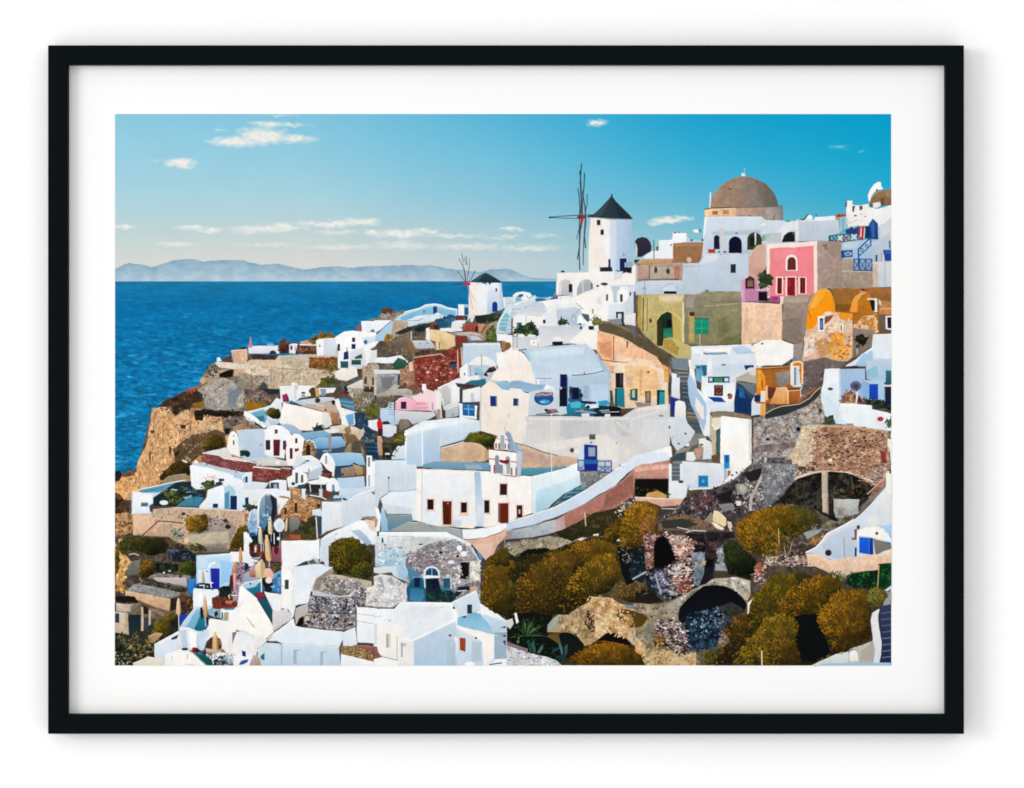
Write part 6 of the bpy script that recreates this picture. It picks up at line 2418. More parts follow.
pP 88c0cc>78b4c4 975,510 990,440 1030,370 1060,400 1030,530
nL c8e4e8 5 985,480 1040,480
nL c8e4e8 5 990,450 1045,450
nL c8e4e8 5 1000,420 1050,420
pP f0f2f2>e4e8ec 955,540 1040,545 1040,600 960,600
pP e8ecee 1005,255 1030,255 1030,330 1010,340
O =tanh house | printed sand-coloured terraced walls and small roofs under the small windmill
pP f2f0ec>e4e6ea 400,500 430,490 435,600 400,590
mP e8d0a8>dcc094 430,505 520,515 630,555 632,640 580,660 480,670 470,600 430,590
mP d8c098 500,540 560,560 550,640 500,640
nL 4c4038 6 508,605 508,660
mP 8c4038>7c3430 632,560 722,556 725,600 650,640 632,640
mP c8c0b4>a8a49c 600,535 760,525 830,540 850,600 740,605 725,560 640,552
pP e8ecf0>dce2e8 605,450 650,436 720,440 690,490 640,500 600,490
pP e4e8ec 510,500 640,488 690,500 690,520 600,530 510,520
mP a8503c>984838 690,460 860,465 880,480 840,540 760,525 690,520
mP 9c6450 680,500 700,460 720,500 700,522
nR 2a2430 790,485 810,525
mP b89878 810,460 870,468 830,540 815,530
mP a09c98>8c8884 740,540 860,560 860,605 730,605
pP c4c8cc 740,560 800,555 840,590 760,600
mP 7c4c3c 425,450 470,445 500,480 510,512 440,505
nP 3c3430 460,470 500,470 510,510 465,505
O =flatr house | printed small ruin with a pale grey roof
mP 8c7868>6c5c4c 160,560 290,520 300,600 480,600 480,690 300,720 140,700
mS a89c8c>5c5044 110,1.2 150,560 300,520 310,720 150,700
pP c8ced4>b4bec8 288,595 440,595 475,640 470,660 320,662
nE 4c6474 355,620 8,5
nE 4c6474 415,615 8,5
mP 5c4c3c>4c4034 310,665 470,662 480,690 310,720
mS 9c8c74>3c3028 60,1.2 310,665 470,662 480,690 310,720
nL d8ccc0 8 287,520 287,590
nL 9c8c80 8 305,680 305,740
mP 8c6850 250,600 290,600 320,660 310,700 250,660
fB a87c30 3 80,545 110,535 140,560 135,595 95,595 78,570
nE 8c5c18 105,565 14,18
O =redruin ruin | printed red-brown stone ruin with broken walls
sP 94483c>8c4034 305,740 520,690 560,660 640,650 690,640 690,860 640,900 400,990 300,960
T 375 365
sP 9c4c40>84403a 300,-30 700,-60 700,60 640,110 560,140 480,190 380,170 330,170
mG d8a894>9c5448 90,1.4 310,-40 650,-60 640,100 480,170 330,160
mG 6c2c28>8c4438 160,1.3 310,-80 680,-100 640,100 480,170 330,160
nE e8ccb8 415,55 14,9
nE e8d0bc 485,118 14,9
nE dcb8a0 600,60 14,8
mL c8b0a0 9 310,-60 520,-88 540,-70
mL e0c8b8 7 650,-120 655,60
mL c8b8b0 10 680,-140 690,40
nR 2a3448 590,-30 640,20
nR 3c5484 598,-5 636,18
mP b08874>a07c68 190,20 260,0 310,-40 320,150 260,170 200,160
mS d0a890>6c4438 80,1.2 200,20 310,0 310,160 200,160
mP e8ccb0 265,-20 298,-30 300,45 268,50
nP 4c2c2c 225,145 245,140 245,170 228,172
O =tealroof house | printed white house with grey-blue roof and small arches right of the red ruin
T 375 265
pP cad6e6>b4c8de 690,615 985,610 1000,680 960,790 960,1000 690,900
pP dfe6ee 700,618 980,612 990,630 710,640
pP f0eeec>e4e8ec 730,790 760,750 800,725 880,720 940,760 960,800
mL b8a89c 9 840,700 842,900
pP f3f1ed 950,690 1030,680 1030,860 990,860 960,790
mP a47c5c 995,595 1030,600 1030,680 1000,670
T 375 365
pP f3f3f2>e8eaee 665,30 730,-20 740,110 670,100
nE 6c7484 706,72 6,14
mL a8a49c 9 750,0 755,110
pP e8ece8 730,90 820,80 830,120 740,120
nP 3a7c90>2c6c84 720,125 820,115 870,105 880,150 840,168 740,155
nE 2c4c48 805,70 20,8
nP 2c3430>3c2c2c 850,80 900,20 940,10 960,40 900,70 890,95
nE 8c3c3c 930,20 16,10
pP c4c4c4 880,60 920,60 930,125 890,100
pP b0d0dc>8fb4c8 770,20 830,0 860,60 830,85 780,60
O =angle house | printed white angular houses and a terrace with a blue table below the red ruin
pP e9eaea>dcdedf 490,180 640,110 720,80 760,120 680,160 660,300 540,350 520,280
pP d0d0ce>b8b8b6 500,190 570,150 600,200 600,300 540,330 530,260
pP f0f1f1>e4e8ea 570,160 680,130 670,290 610,310 600,200
mP c8c8c0 535,170 550,160 545,240 535,230
pP c8ccd0>b4b8be 555,350 660,310 660,400 610,410 555,420
pP e4e6e8 540,350 660,300 665,315 560,360
nE a8a498 615,390 14,14
nP 4c4a4c>3c3438 630,140 780,155 780,180 720,185 650,175
nE 7c3c3c 750,185 28,22
nE 54302c 735,170 26,12
nL 3c4450 12 672,180 672,300
nL 3c4450 9 665,298 820,305
nP 5c4c48 780,295 822,290 822,318 785,318
pP eeeeee>e4e6ea 690,200 830,170 830,290 690,295
pP c4c8d4 750,220 785,215 785,290 750,290
> terrace_table
nP 2c7cb8>1c64a0 688,305 785,312 785,405 690,395
nL 9cc8dc 5 700,345 780,350
nL 9cc8dc 5 735,310 738,398
<
pP f0f3f3 660,300 690,305 690,410 665,430
pP eef1f2 785,320 805,320 800,430 690,410 690,395 785,405
O =bluew house | printed tall cream house with a blue window beside the grey wall
pP f2e6da>ece0d4 835,180 900,120 1030,180 1030,620 960,560 900,540 830,520
pP f6ece2 900,120 960,30 1024,-20 1070,10 1070,140 960,130
pP a4c8d8>8cb4cc 940,130 1030,120 1060,130 1060,200 1000,190
pP c4ccd4 825,190 840,175 840,520 822,520
pL d8b8a0 3 860,300 900,420
> window
nP 22387c 905,242 962,245 960,328 908,325
nR 7c88a8 950,250 962,325
<
O =pinkhs house | printed small pale pink vaulted house with a purple window
pP dccfd0>c8c0c4 170,235 300,240 320,200 370,180 370,230 290,260
pP f0bccc>eab6c4 160,340 160,290 190,260 230,250 280,260 320,290 410,295 430,360 270,360 160,355
pP f6d8dc>f2ccd4 280,255 380,220 370,150 400,150 410,190 470,210 490,300 470,370 420,360 410,300 320,290
pP f6f1f1 370,150 402,150 402,210 372,200
pL f7d8e2 7 165,290 200,262 240,255 280,270
pP e09cae 300,335 420,325 420,345 310,350
pP c48498 320,300 400,300 400,310 325,312
pR e8c8b0 420,280 430,350
pR b8a0a8 445,300 462,355
pP f2eae8>e8e0dc 470,190 500,200 520,280 530,420 490,420 470,340
nA a89c94 485,345 518,425
> window
nR 3c2444 203,288 248,346
<
O =ltblue house | printed pale blue stepped house under the pink house
pP c8d4ea>b4c8e4 38,340 85,335 90,260 110,255 115,290 150,295 155,480 100,480 38,440
nL 7c9cc8 5 112,310 150,310
nL 7c9cc8 5 112,330 150,330
nL 7c9cc8 5 112,350 150,350
nL 7c9cc8 5 112,370 150,370
nL 7c9cc8 5 112,390 150,390
pP f3f3f4 90,255 110,255 110,300 92,300
pP d4d6da>c0c4ca 155,355 300,365 470,370 480,400 400,440 300,470 260,430 200,430 180,470 155,470
mP 8c8474>7c7464 185,440 250,425 285,470 250,500 190,530
O =greyruin house | printed ruined grey walls left of the red ruin
pP e8ecf0 -10,-20 140,-10 140,20 250,10 260,-30 200,-80 100,-60 0,-60
nP 3c6c54>2c5444 130,0 180,-60 240,-40 260,-10 230,30 160,35
pP e2e4e6>d0d4d8 -10,35 200,40 200,70 -10,75
mP a0a4ac>8c9098 15,75 180,75 180,160 100,200 20,230
mP 7c7c80 40,90 160,90 120,180 50,200
mP c8c0b4 -10,75 15,75 15,240 -10,240
mP c4beb4>aca498 20,225 100,200 160,150 200,160 180,190 300,180 320,200 300,240 180,240 100,250 10,250
mP 7c7464>5c5448 10,250 150,240 160,280 110,290 90,340 30,340 10,320
mS 9c9484>4c4438 80,1.1 10,250 160,245 100,340 10,340
mP 7c5c4c 200,170 320,165 330,220 300,240 290,200
mP 7c6454 330,170 370,180 370,210 320,235
nR 6c3434 230,145 245,170
fP 6c7030 -5,330 20,330 35,360 30,400 -5,400
O =whitebig house | printed large plain white building with blue-shaded walls and a sand terrace
pP e6edf2>d8e4ec 230,520 340,460 380,440 480,430 560,420 690,410 830,440 830,520 760,540 700,590 600,620 520,640 250,560
pP d0e0ec>b8cee2 250,560 390,520 515,485 520,760 400,800 240,800
pP d6e4ee>bcd2e4 515,485 700,450 828,440 828,520 750,540 700,590 600,620 520,645
pP c8d8e6>a8c2da 380,520 515,488 515,760 380,800
pL eef2f4 8 372,450 374,800
pP f2f5f6>eef1f3 230,515 255,535 250,800 238,800
pP eef3f6 240,520 330,470 380,450 500,450 505,480 390,515 255,550
nL a8bccc 5 520,640 620,610 690,590 740,550 828,522
mP d8bc9c>ccae90 520,660 600,640 720,605 830,620 880,660 900,740 860,760 520,770
mP c4a484 860,650 895,680 900,745 865,750
pP e4d4c4 520,650 600,630 700,600 700,612 600,645 525,665
fU 6c6c20>2c3010 260,1.4 708,575 750,535 830,525 930,545 955,590 930,650 880,650 820,625 750,600
pP e2eaf0>c4d6e6 130,720 150,660 185,625 200,640 240,630 245,745 130,745
nP 4c86a8>6c9cb4 440,790 520,765 900,765 1000,800 440,830
O =redscarf person | printed person in a red top standing on the path
nP d42c34>b82430 12,455 25,430 40,420 58,450 62,500 45,520 20,500
nE 6c2c2c 38,428 9,12
nP 4c2430>3c2030 20,500 62,500 55,575 30,570
O =smallstuff house | printed small white terrace corner with dark plants and a sand stair at the left
pP dce2ea>c8d4e2 60,470 110,470 170,480 170,560 100,570 60,560
nP 2c3434 60,445 100,440 125,462 100,470 65,470
fP 5c5428>4c4c28 150,540 230,530 235,620 180,620 140,590
fS 8c8438>3c3818 60,1.1 150,540 230,530 230,620 150,600
mP c8a48c>b8947c 20,560 50,560 70,620 60,710 30,720 15,640
fP 3c3c30>242c24 60,610 220,620 180,640 140,690 120,745 60,745 60,680
fS 5c5c44>1c2420 70,1.2 70,610 200,620 130,740 70,740
nP 1a3c5c -5,570 15,590 25,690 40,740 -5,740
nL 5c8cc8 5 0,620 20,618
nL 5c8cc8 5 0,650 22,648
nL 5c8cc8 5 0,680 24,678
nE d8dcdc 98,700 22,10
nE 1c2428 100,718 22,12
pP dce8f0>c8dcea -5,750 240,748 240,800 -5,800
O =churchh bell_gable | printed white three-tiered bell gable with red trim
T 475 425 14.333
pP 8ca4b8>a8b4cc 420,110 460,90 510,110 560,260 560,360 660,390 660,720 590,720 590,390 500,370
pP c0c8dc>b4bcd0 590,370 680,390 660,730 590,740
pP f6efe8>efe9e4 300,190 340,140 390,118 430,130 470,200 490,360 280,350 270,300
pP f6f1ea>efe9e6 195,345 600,390 595,740 205,700
nL 9c3c48 12 300,190 345,198
nL 9c3c48 12 430,205 500,222
nL 8c2c3c 13 190,345 400,368 610,395
nL 8c2c3c 13 200,480 285,492
nL 8c2c3c 13 510,520 600,535
nL 8c3440 12 205,700 400,715 590,740
nA a8acb8 360,140 425,350
nR 8c5c44 290,260 315,335
nR 4c4448 335,260 358,345
nR 8c3c48 428,270 445,340
nR 6c3c4c 472,270 492,350
pR f4f2f2 445,270 470,350
nA 8c98a0 285,430 345,690
nA 9ca4a4 435,445 500,560
nP 8c96a4 330,560 400,570 400,700 285,690
nP 9c1c30>7c1424 340,495 420,505 500,490 490,540 450,560 360,540
pP e8ece8>dcdce0 400,560 445,560 450,700 400,700
nP a8aeb4 445,560 510,540 510,710 450,700
nR 6c4c5c 203,570 222,695
nR 7c3040 268,570 288,690
pR f4eef0 224,580 266,690
nR 6c3444 515,610 535,720
nR 5c4c64 580,610 598,730
pR f4eef0 537,620 578,725
nL 9c9c9c 6 425,20 425,100
O =terrace
T 375 465
pP f4f0ec>efe9e6 325,35 800,45 900,50 960,70 1040,85 1040,460 900,490 760,500 640,490 480,480 360,455 325,440
pP eceaee>e4e6ee 375,55 780,60 780,460 640,440 480,480 375,455
pP c8d8e6>b8cce0 362,40 378,42 376,455 362,452
pP a8c4da>dce4ec 780,50 830,55 870,460 790,490
pP dce4ee>c8d8e8 800,300 860,320 860,480 790,490
pP c8d4e4 520,420 690,430 680,480 600,480
nP 86a8bc>6c98b0 375,-5 470,-30 900,-20 905,45 780,40 470,25 375,20
pP f0e2dc 330,28 800,42 800,52 330,42
pP 98b4c4 700,-8 820,-10 850,35 720,35
> window
pR f0ccb4 400,260 474,368
nR 241c24 412,270 462,352
> window
pR f0ccb4 662,284 740,398
nR 241c24 676,294 724,376
> window
pR f0d0bc 852,268 914,392
nR 241c24 860,278 902,378
> window
pR ecc4b0 976,140 1040,240
nR 3c2020 984,148 1040,238
> door
pR f0ccb8 520,270 618,478
nP 5c2816>4c2010 530,285 604,285 602,470 536,470
nL 8c3c2c 4 590,290 590,468
nE c8b8a8 575,302 6,6
> door
pR f0ccb8 964,288 1056,462
nR 6c2a18 984,300 1052,460
nR 5c5c68 970,300 984,450
<
nE 3c5c74 820,490 42,8
O =leftwing house | printed plain white block with a walled grey courtyard
pP d6dfe6>c8d4de -5,-5 330,-5 330,190 240,205 120,205 40,260 20,350 -5,340
pP e4ecf2>d8e2ec 120,210 330,195 330,440 290,440 290,390 90,385 40,270
pP cfd8e2 60,300 300,330 290,390 90,385
nL 98a4b0 6 108,100 108,210
nE 3c4c5c 108,100 8,10
nL a0b0be 8 40,265 70,245 115,210
nL b8c4c8 6 120,205 240,205 330,192
pP 8c9c9c>5c8ca0 90,388 290,395 300,440 240,520 110,520
pP a4a8a4>98a4a4 250,450 340,450 480,475 680,505 690,585 600,560 460,530 110,520
pP a8acac 400,470 680,505 690,580 600,540 520,530
nL 7c8890 6 340,455 400,460
pP b8d4e4>90bcd4 60,300 100,440 110,520 50,525 40,400
pP f2f3f4>e8ecee -5,330 30,340 45,400 40,520 0,530 20,440 5,380
pP c48c6c 0,425 18,425 18,475 0,480
pP f0f4f6>d8e4ec 30,530 570,530 600,545 690,585 760,600 760,640 690,610 560,570 30,560
pL f4f6f7 8 40,530 570,532
pP f0f2f4>e8ecf4 685,505 780,505 900,490 1040,455 1040,500 960,540 860,575 720,585 690,580
mP e0b8a0>d4ac98 700,590 860,578 960,545 1040,500 1040,560 960,640 940,700 880,740 800,640 740,610
pP e4c4b4>dcb8a8 760,620 940,600 930,700 870,750 810,680
pP 5c8ca8 800,660 850,720 830,790 815,760
O =stonefac ruin | printed grey ruined facade with blue arched doorway
mP dcdcda>b8ccd8 0,560 600,570 700,600 800,700 820,800 0,800
mP c4d6e0>a0c4da 20,640 260,650 240,700 230,800 20,800
mS dce4e4>8cb4cc 160,1.3 20,650 250,660 230,790 20,790
mP c8ccc8 280,560 600,575 500,620 380,650 300,680 260,660
sP aca8a8>98949c 240,700 300,680 380,640 480,600 640,585 740,640 800,720 830,820 830,1090 640,1080 240,1090
mG dcdcdc>7c747c 420,1.3 250,690 480,610 640,590 740,640 800,720 820,900 640,980 260,860
mG a8909c>5c4c58 160,1.2 250,720 480,680 480,860 250,860
nE 14181c 518,690 16,11
nE 14181c 652,718 14,10
nE 2c3034 480,720 9,8
nE 2c3034 540,740 9,7
nE 3c4448 380,718 9,6
nE 3c4448 360,625 22,6
nE 2c3c44 60,595 8,22
nE 5c6c74 80,630 12,6
nE 8c9098 200,648 22,7
nE 6c9cb8 125,715 10,7
nE 6c9cb8 180,715 10,9
nR 1a1618 672,765 742,900
nE f0f2f2 665,655 22,24
nE eceeee 700,700 26,22
nE e4e6e8 600,765 28,16
pL dce4ea 9 700,600 770,660 810,740 830,800
T 375 565
nP 5c8ca4>3c7890 250,20 270,130 270,290 600,296 640,270 640,210 380,100 260,0
pP 286080>1c5c7c 245,180 300,100 370,90 400,120 400,280 260,290
nP 14202c>1c3838 400,100 500,100 520,200 600,200 640,260 600,294 400,290
nP 3c7494>4c8cac 280,180 390,190 390,260 360,290 270,280
pP 9cbcd0 300,92 355,95 360,105 300,105
nR 14244c 308,98 356,176
nP 2c5c78 535,105 592,100 592,185 540,180
pL e4e8e8 6 596,100 600,190
pP c8d4dc 532,92 605,92 605,102 535,104
> arch
nP dce4ea>d0dce6 380,80 385,40 410,15 445,5 485,18 512,50 515,100 380,110
nP 285878>1c4460 398,80 402,45 425,25 450,20 480,32 498,60 498,85
nR f0f4f6 380,86 505,102
nL c8d8e0 4 448,22 448,86
nP 101c30 440,104 500,104 495,180 450,190
nL c8dce4 10 388,104 395,180
<
fS 3c6858>102028 100,1.3 400,200 620,200 640,260 600,290 400,285
nR 1a1416 680,-10 740,110
mP e0dcd0>d4ccbc 745,-30 830,-40 830,130 745,110
mS f4f0e8>8c8478 60,1.2 745,-30 830,-40 830,130 745,110
mG e8e8e8>8c8488 120,1.2 600,0 680,10 680,150 620,200 600,120
nP 20262c 660,170 740,165 760,200 700,200 650,250 620,240
pL e8ecee 6 650,205 720,200
nP c8a888 745,170 790,180 800,200 750,220
# ===== row 565: tiles 505, 635, 765
T 505 565
O =bushB bush | printed golden bush at the bottom edge
fU b07418>44380f 420,1.7 510,800 520,720 580,680 660,640 760,610 860,610 960,640 1040,680 1100,730 1130,800
O =bushL
fS 0c1210>2c3018 100,1.2 320,0 480,0 460,300 330,300
fU 7c6420>24240e 220,1.5 -30,260 -20,160 0,130 60,110 100,170 70,300 60,380 20,420 -40,400
fU 86641c>1f200e 200,1.5 -30,0 0,-40 80,-30 150,0 150,60 60,80 -10,90
O =agave agave_plant | printed dark spiky agave plants by a white stone wall
nP 12180f>0e1410 0,460 100,380 240,370 340,420 330,560 420,620 480,700 440,760 300,720 160,690 40,600
nP 5c7c50 169,560 93,558 24,574 106,563 181,560
nP 24381f 168,560 92,544 23,552 107,550 182,560
nP 24381f 166,560 104,539 51,544 122,546 184,560
nP 2c4428 168,560 99,524 36,517 112,530 182,560
nP 24381f 166,560 113,525 68,520 130,532 184,560
nP 5c7c50 170,560 108,502 51,478 118,506 180,560
nP 3c5c38 167,560 103,496 47,470 119,503 183,560
nP 24381f 166,560 115,486 72,453 132,493 184,560
nP 2c4428 168,560 123,478 84,438 136,484 182,560
nP 2c4428 169,560 148,498 132,470 159,502 181,560
nP 3c5c38 167,560 140,474 121,430 156,480 183,560
nP 5c7c50 168,560 151,464 142,413 166,470 182,560
nP 1c2c1c 166,560 163,472 167,428 180,479 184,560
nP 2c4428 167,560 178,456 195,400 193,462 183,560
nP 5c7c50 168,560 182,485 203,449 196,491 182,560
nP 5c7c50 169,560 195,472 226,426 206,477 181,560
nP 24381f 168,560 191,497 221,469 205,502 182,560
nP 2c4428 168,560 209,475 256,432 222,480 182,560
nP 1c2c1c 168,560 209,493 256,463 222,499 182,560
nP 5c7c50 170,560 222,494 280,464 233,498 180,560
nP 5c7c50 166,560 235,496 313,470 253,503 184,560
nP 1c2c1c 170,560 218,525 270,517 228,529 180,560
nP 24381f 169,560 221,534 279,533 233,539 181,560
nP 3c5c38 167,560 229,535 299,536 245,541 183,560
nP 24381f 166,560 256,538 354,542 273,545 184,560
nP 5c7c50 168,560 256,552 350,565 269,558 182,560
nP 2c5c58 200,690 170,600 190,590 215,690
nP 3c5c5c 225,690 200,620 230,590 245,690
nP 4c6c68 250,690 280,640 300,620 300,660 270,700
nP 284848 360,700 380,660 430,640 450,650 400,680
nP 4c7470 440,700 420,620 430,590 455,660 460,710
nP 34585c 470,720 465,640 495,620 490,700
nP 1c3c40 390,720 460,700 480,740 420,750
nP 5c8c50 90,610 100,570 115,570 110,620
fS 3c5434>10180f 90,1.2 20,430 300,400 320,560 400,640 420,740 100,600
pP f2f2ee 70,380 90,375 110,450 90,465
pP cfd4cc 0,440 60,420 70,460 40,510 0,470
O =agwall stone_wall | printed white speckled stone wall at the bottom
mP dcd8dc>c8c4cc -20,600 60,640 180,690 320,720 400,750 460,800 -20,800
mG f0eef0>8c8890 220,1.2 -10,620 180,695 400,760 440,795 -10,795
mP 8c7478 0,600 180,660 180,690 60,650 0,630
T 635 565
O =bushM bush | printed brown bush at the mouth of the low cave
fU 8c6428>30240f 360,1.6 670,460 690,420 760,400 830,370 900,340 960,400 1000,440 940,520 880,590 800,640 740,600 700,540 670,500
fU 6c5c20>20200c 420,1.6 540,800 540,700 600,660 700,640 800,620 860,640 860,740 820,800
O =bushC bush | printed wide golden-brown bush cluster at the lower right
fP 3c3414>241f0e 600,800 700,640 860,560 900,300 1040,160 1240,60 1440,100 1560,100 1640,200 1700,300 1780,400 1780,640 1640,720 1560,800
fS 7c5c1c>1c1a0c 900,1.3 600,800 700,640 860,560 900,300 1040,160 1240,60 1440,100 1560,100 1640,200 1780,400 1780,640 1640,720 1560,800
fU 94741c>33300f 420,1.7 880,290 930,230 990,190 1040,120 1120,60 1240,50 1300,110 1280,190 1180,260 1130,340 1080,460 980,520 900,480 890,390
fU a87018>2c2c0e 520,1.7 1120,330 1160,250 1240,170 1330,110 1440,80 1540,80 1640,130 1600,180 1520,220 1460,300 1420,400 1330,440 1260,420 1150,420
fP 0c1210>0a0f12 1260,400 1420,380 1480,520 1540,700 1420,760 1240,760 1230,560
fU a07c20>343010 1100,1.7 750,800 800,720 850,640 900,570 980,500 1030,420 1100,380 1180,380 1260,420 1290,500 1270,600 1280,700 1330,790 1340,830 760,830
fU 8c6c20>3c2c10 260,1.6 1020,620 1080,540 1180,520 1250,600 1300,700 1350,800 1040,800
mL e8d8c0 9 998,675 1000,790
mP ecdccc 885,300 930,260 905,320 900,380 885,390
T 765 565
O =hedge hedge | printed dark green hedge at the right edge
mP e8ccb4>dcbca4 340,-10 640,-60 1005,-100 1005,20 880,40 700,60 620,90 500,60
nP 0c2418>0a2a14 650,100 700,60 780,55 890,45 900,180 800,185 700,180 640,150
nP 0e3c1c 890,-10 1005,-20 1005,180 940,190 900,180
fS 2c6c34>081c10 200,1.2 650,70 900,50 1000,-20 1000,180 700,180
nL c8b080 7 898,0 886,170
fS b0ac80>4c5028 60,1.1 500,40 620,60 640,110 560,110
O =stairr exterior_stair | printed shaded stairs with a white edge at the lower right
pP c4c4b8>b0b0a8 360,790 560,700 700,650 840,600 860,790
pP dfe4e2>c8d0d0 380,790 560,700 660,680 665,760 600,790
pP f2eee8>ece6e0 662,690 690,655 730,690 745,760 665,765
pP b4aca0 745,680 850,590 870,700 850,760 750,760
nP 3a4460>28304c 890,340 940,320 1005,260 1005,790 900,790 920,600 900,480
nL 5c6c8c 8 915,380 1005,370
nL 5c6c8c 8 915,430 1005,420
nL 5c6c8c 8 920,480 1005,470
nL 5c6c8c 8 925,530 1005,520
nL 6c7c98 8 925,580 1005,570
nL 6c7c98 8 925,630 1005,620
nL 6c7c98 8 925,680 1005,670
nL 6c7c98 8 920,730 1005,720
pP e8e4e4>d8dce4 830,440 840,380 890,345 905,350 890,400 900,500 920,600 915,700 900,770 850,770 865,680 850,600 840,520
pP c8d8e8 940,200 1005,150 1005,180 960,210
nP a0a0a0 945,215 1000,205 990,310 930,320
pP a4c4d8>98bcd4 370,790 560,765 1005,768 1005,800 370,800
O =bushZ bush | printed rounded golden bush beside the lower right stairs
fU a8741c>3c300f 900,1.7 410,410 440,340 500,270 540,220 610,185 700,190 790,190 830,250 830,340 840,420 840,520 830,600 760,640 690,660 640,700 560,700 510,640 480,560 420,490
fU 8c7c38>3c3c18 200,1.6 800,250 810,200 860,180 940,190 970,240 930,310 870,350 830,340
T 375 565
O =bl house | printed pale cracked plaster parapet left of the blue arched doorway
pP d4e0e8>c4d4de -10,20 60,10 130,10 200,0 250,60 250,130 170,100 140,80 130,60 40,70 -10,60
pP b8d0dc>9cc4d4 160,0 240,-10 260,60 250,130 180,90
mP d8d6d4>ccc8c6 -10,90 40,70 140,85 240,150 240,290 190,300 140,340 -10,335
mP a8a8b0 20,100 60,85 80,200 50,230 20,180
mP a4a4ac 85,110 130,95 160,150 120,160
mS f0f0f0>9c989c 180,1.2 -10,120 200,140 230,280 140,335 -10,330
nL 6c6c70 7 -5,335 140,338 190,300
pP f3f3f2 240,140 250,150 245,290 236,290
O =roofw house | printed white flat-roofed houses with a sloping roof at the bottom edge
pP f0f1f2>eaeaee -10,345 150,345 200,290 600,298 800,200 830,300 1040,440 1040,800 -10,800
pP e6e8f0>dfe0ea 60,440 150,350 205,296 600,305 640,420 480,510 300,590 220,580 190,550 250,490 200,480
pP d8dce8>e8e8ee 280,320 560,320 400,450 200,470 90,440
pL f5f5f5 8 200,295 400,296 600,300
pP f3f0ea>ebe7e0 20,460 200,480 260,492 190,555 180,750 60,730 30,680 20,600
pP efe9e2>e4e2e0 185,560 300,590 300,800 185,790
pP f2f2f0 -10,720 60,735 180,755 190,800 -10,800
nL 8c8480 5 30,700 60,722 180,750
mP 8c6458 -10,640 18,640 30,690 60,725 -10,740
nE 3c4c64 0,590 8,10
pP d0d8e4 -10,460 18,462 20,630 -10,630
nL b8c4d0 5 -10,405 50,405
nR aca49c 88,540 104,652
nR d8d0c8 104,545 125,650
nR 9ca0a4 205,612 218,726
nR b8bcc4 218,618 250,640
nL c0bab8 7 175,560 175,748
pP c4d4e2>b0c8de 300,595 480,510 640,440 650,560 560,620 560,800 302,800
pP b8ccd8>a8c4d4 555,590 620,570 640,620 640,800 555,800
pL f2f4f4 9 220,582 300,594 480,510 640,425
pP f3f4f2 605,350 665,350 660,420 605,420
nR 3c4c54 612,326 672,346
pP 7cb4cc>a8cee0 650,410 790,370 900,400 960,440 1000,500 940,550 830,520 700,490 645,470
pP c8d8e6>b8cedf 820,380 960,420 1040,450 1040,540 940,550 900,480
pP d8e2ea>c8d8e4 600,300 800,205 830,310 830,360 720,400 650,420 640,350
pL f4f5f5 8 600,300 800,200
nR 1c4058 725,310 765,384
nE 1c4c64 705,410 18,8
pP f0f0ee 880,330 960,380 1030,440 1000,440 900,380
pP f6f2ec>f2ebe4 645,485 750,500 900,550 940,580 938,735 880,760 860,800 640,800
pP d4e0ec>c4d4e4 645,495 780,560 850,600 860,800 640,800
pP b8c8d8>b0c4d4 760,590 845,600 845,760 765,770
nL a0acb8 4 765,600 765,760
nR 8ca8bc 940,550 1040,530
pP a8bccc>9cb0c4 938,555 1040,540 1040,740 938,740
nE 3c4048 592,555 12,10
nE 3c4048 795,575 10,9
> shutter
nP a8502c>984424 665,570 715,575 713,685 668,670
<
nE f3f3f2 745,780 40,22
pP dcdcec 870,745 940,735 950,780 880,790
nL 6c4048 9 900,785 1000,770
O =agave
nP 4c4438 985,490 1030,480 1030,500
nP 4c4438 995,560 1030,545 1030,570
nP 5c3c3c 1005,600 1030,590 1030,640
O =bushL
fU a8761c>3c3412 300,1.6 850,60 900,-20 980,-60 1050,-60 1060,200 1060,420 980,400 900,360 840,300 830,200 860,120
T 375 465
O =bushL
fU 8c6c1c>34300f 160,1.5 870,790 900,720 980,680 1050,640 1060,800
# ===== restaurant terraces at the lower left, finer detail
T 175 555 12.71
O =sbluedoor
pP c2ddf0>b0d2ec 275,10 780,0 740,120 700,250 690,380 570,430 280,400
pP d4e4f2>c8def0 290,20 420,10 430,160 300,180
pP a8d0ee>98c4e4 560,60 740,60 720,250 700,330 580,380
pP dfe9f2>cddcec 290,185 440,180 450,440 300,400
nP f4f4f0 415,150 440,110 480,90 525,90 520,110 470,125 440,170
nR 4c5c9c 390,200 425,215
nP 2a36a8>1c2a98 450,168 568,170 570,430 460,440
nL 1c2478 6 455,175 560,175
> parasol | folded cream parasol in front of the blue door
nQ d8d0ac>b8ac80 44 352,180 362,370
<
nP 1c2c40>24384c 275,370 320,350 440,360 490,430 480,445 280,440
nL e4ecf4 12 305,385 380,385
nL d8e4ec 10 365,390 372,440
nL f0f4f8 14 430,348 485,355
nL e4ecf0 12 455,360 462,420
nE c8d8e4 410,400 14,9
nP 3c8cc8>2c74b4 165,300 265,300 240,410 230,500 165,510
O =terrq
pP e4ecf2>f0f0f0 235,420 560,450 540,510 470,560 465,680 230,680 228,480
pP f6f6f5 290,470 350,470 350,600 330,650 290,660
nP 5c4434>7c3428 470,540 560,520 820,470 810,600 770,670 600,680 500,660 470,620
mS a84c34>3c2420 120,1.1 480,540 800,500 760,670 500,660
nP 141c18>1c2820 560,420 620,390 700,400 720,480 700,530 560,530
fS 2c3c30>0c1210 60,1.1 560,420 700,400 700,530 570,530
nP c88c68>a86448 640,580 740,580 720,630 640,620
nE f0e4d8 685,520 12,12
nE d8b8a0 690,545 10,18
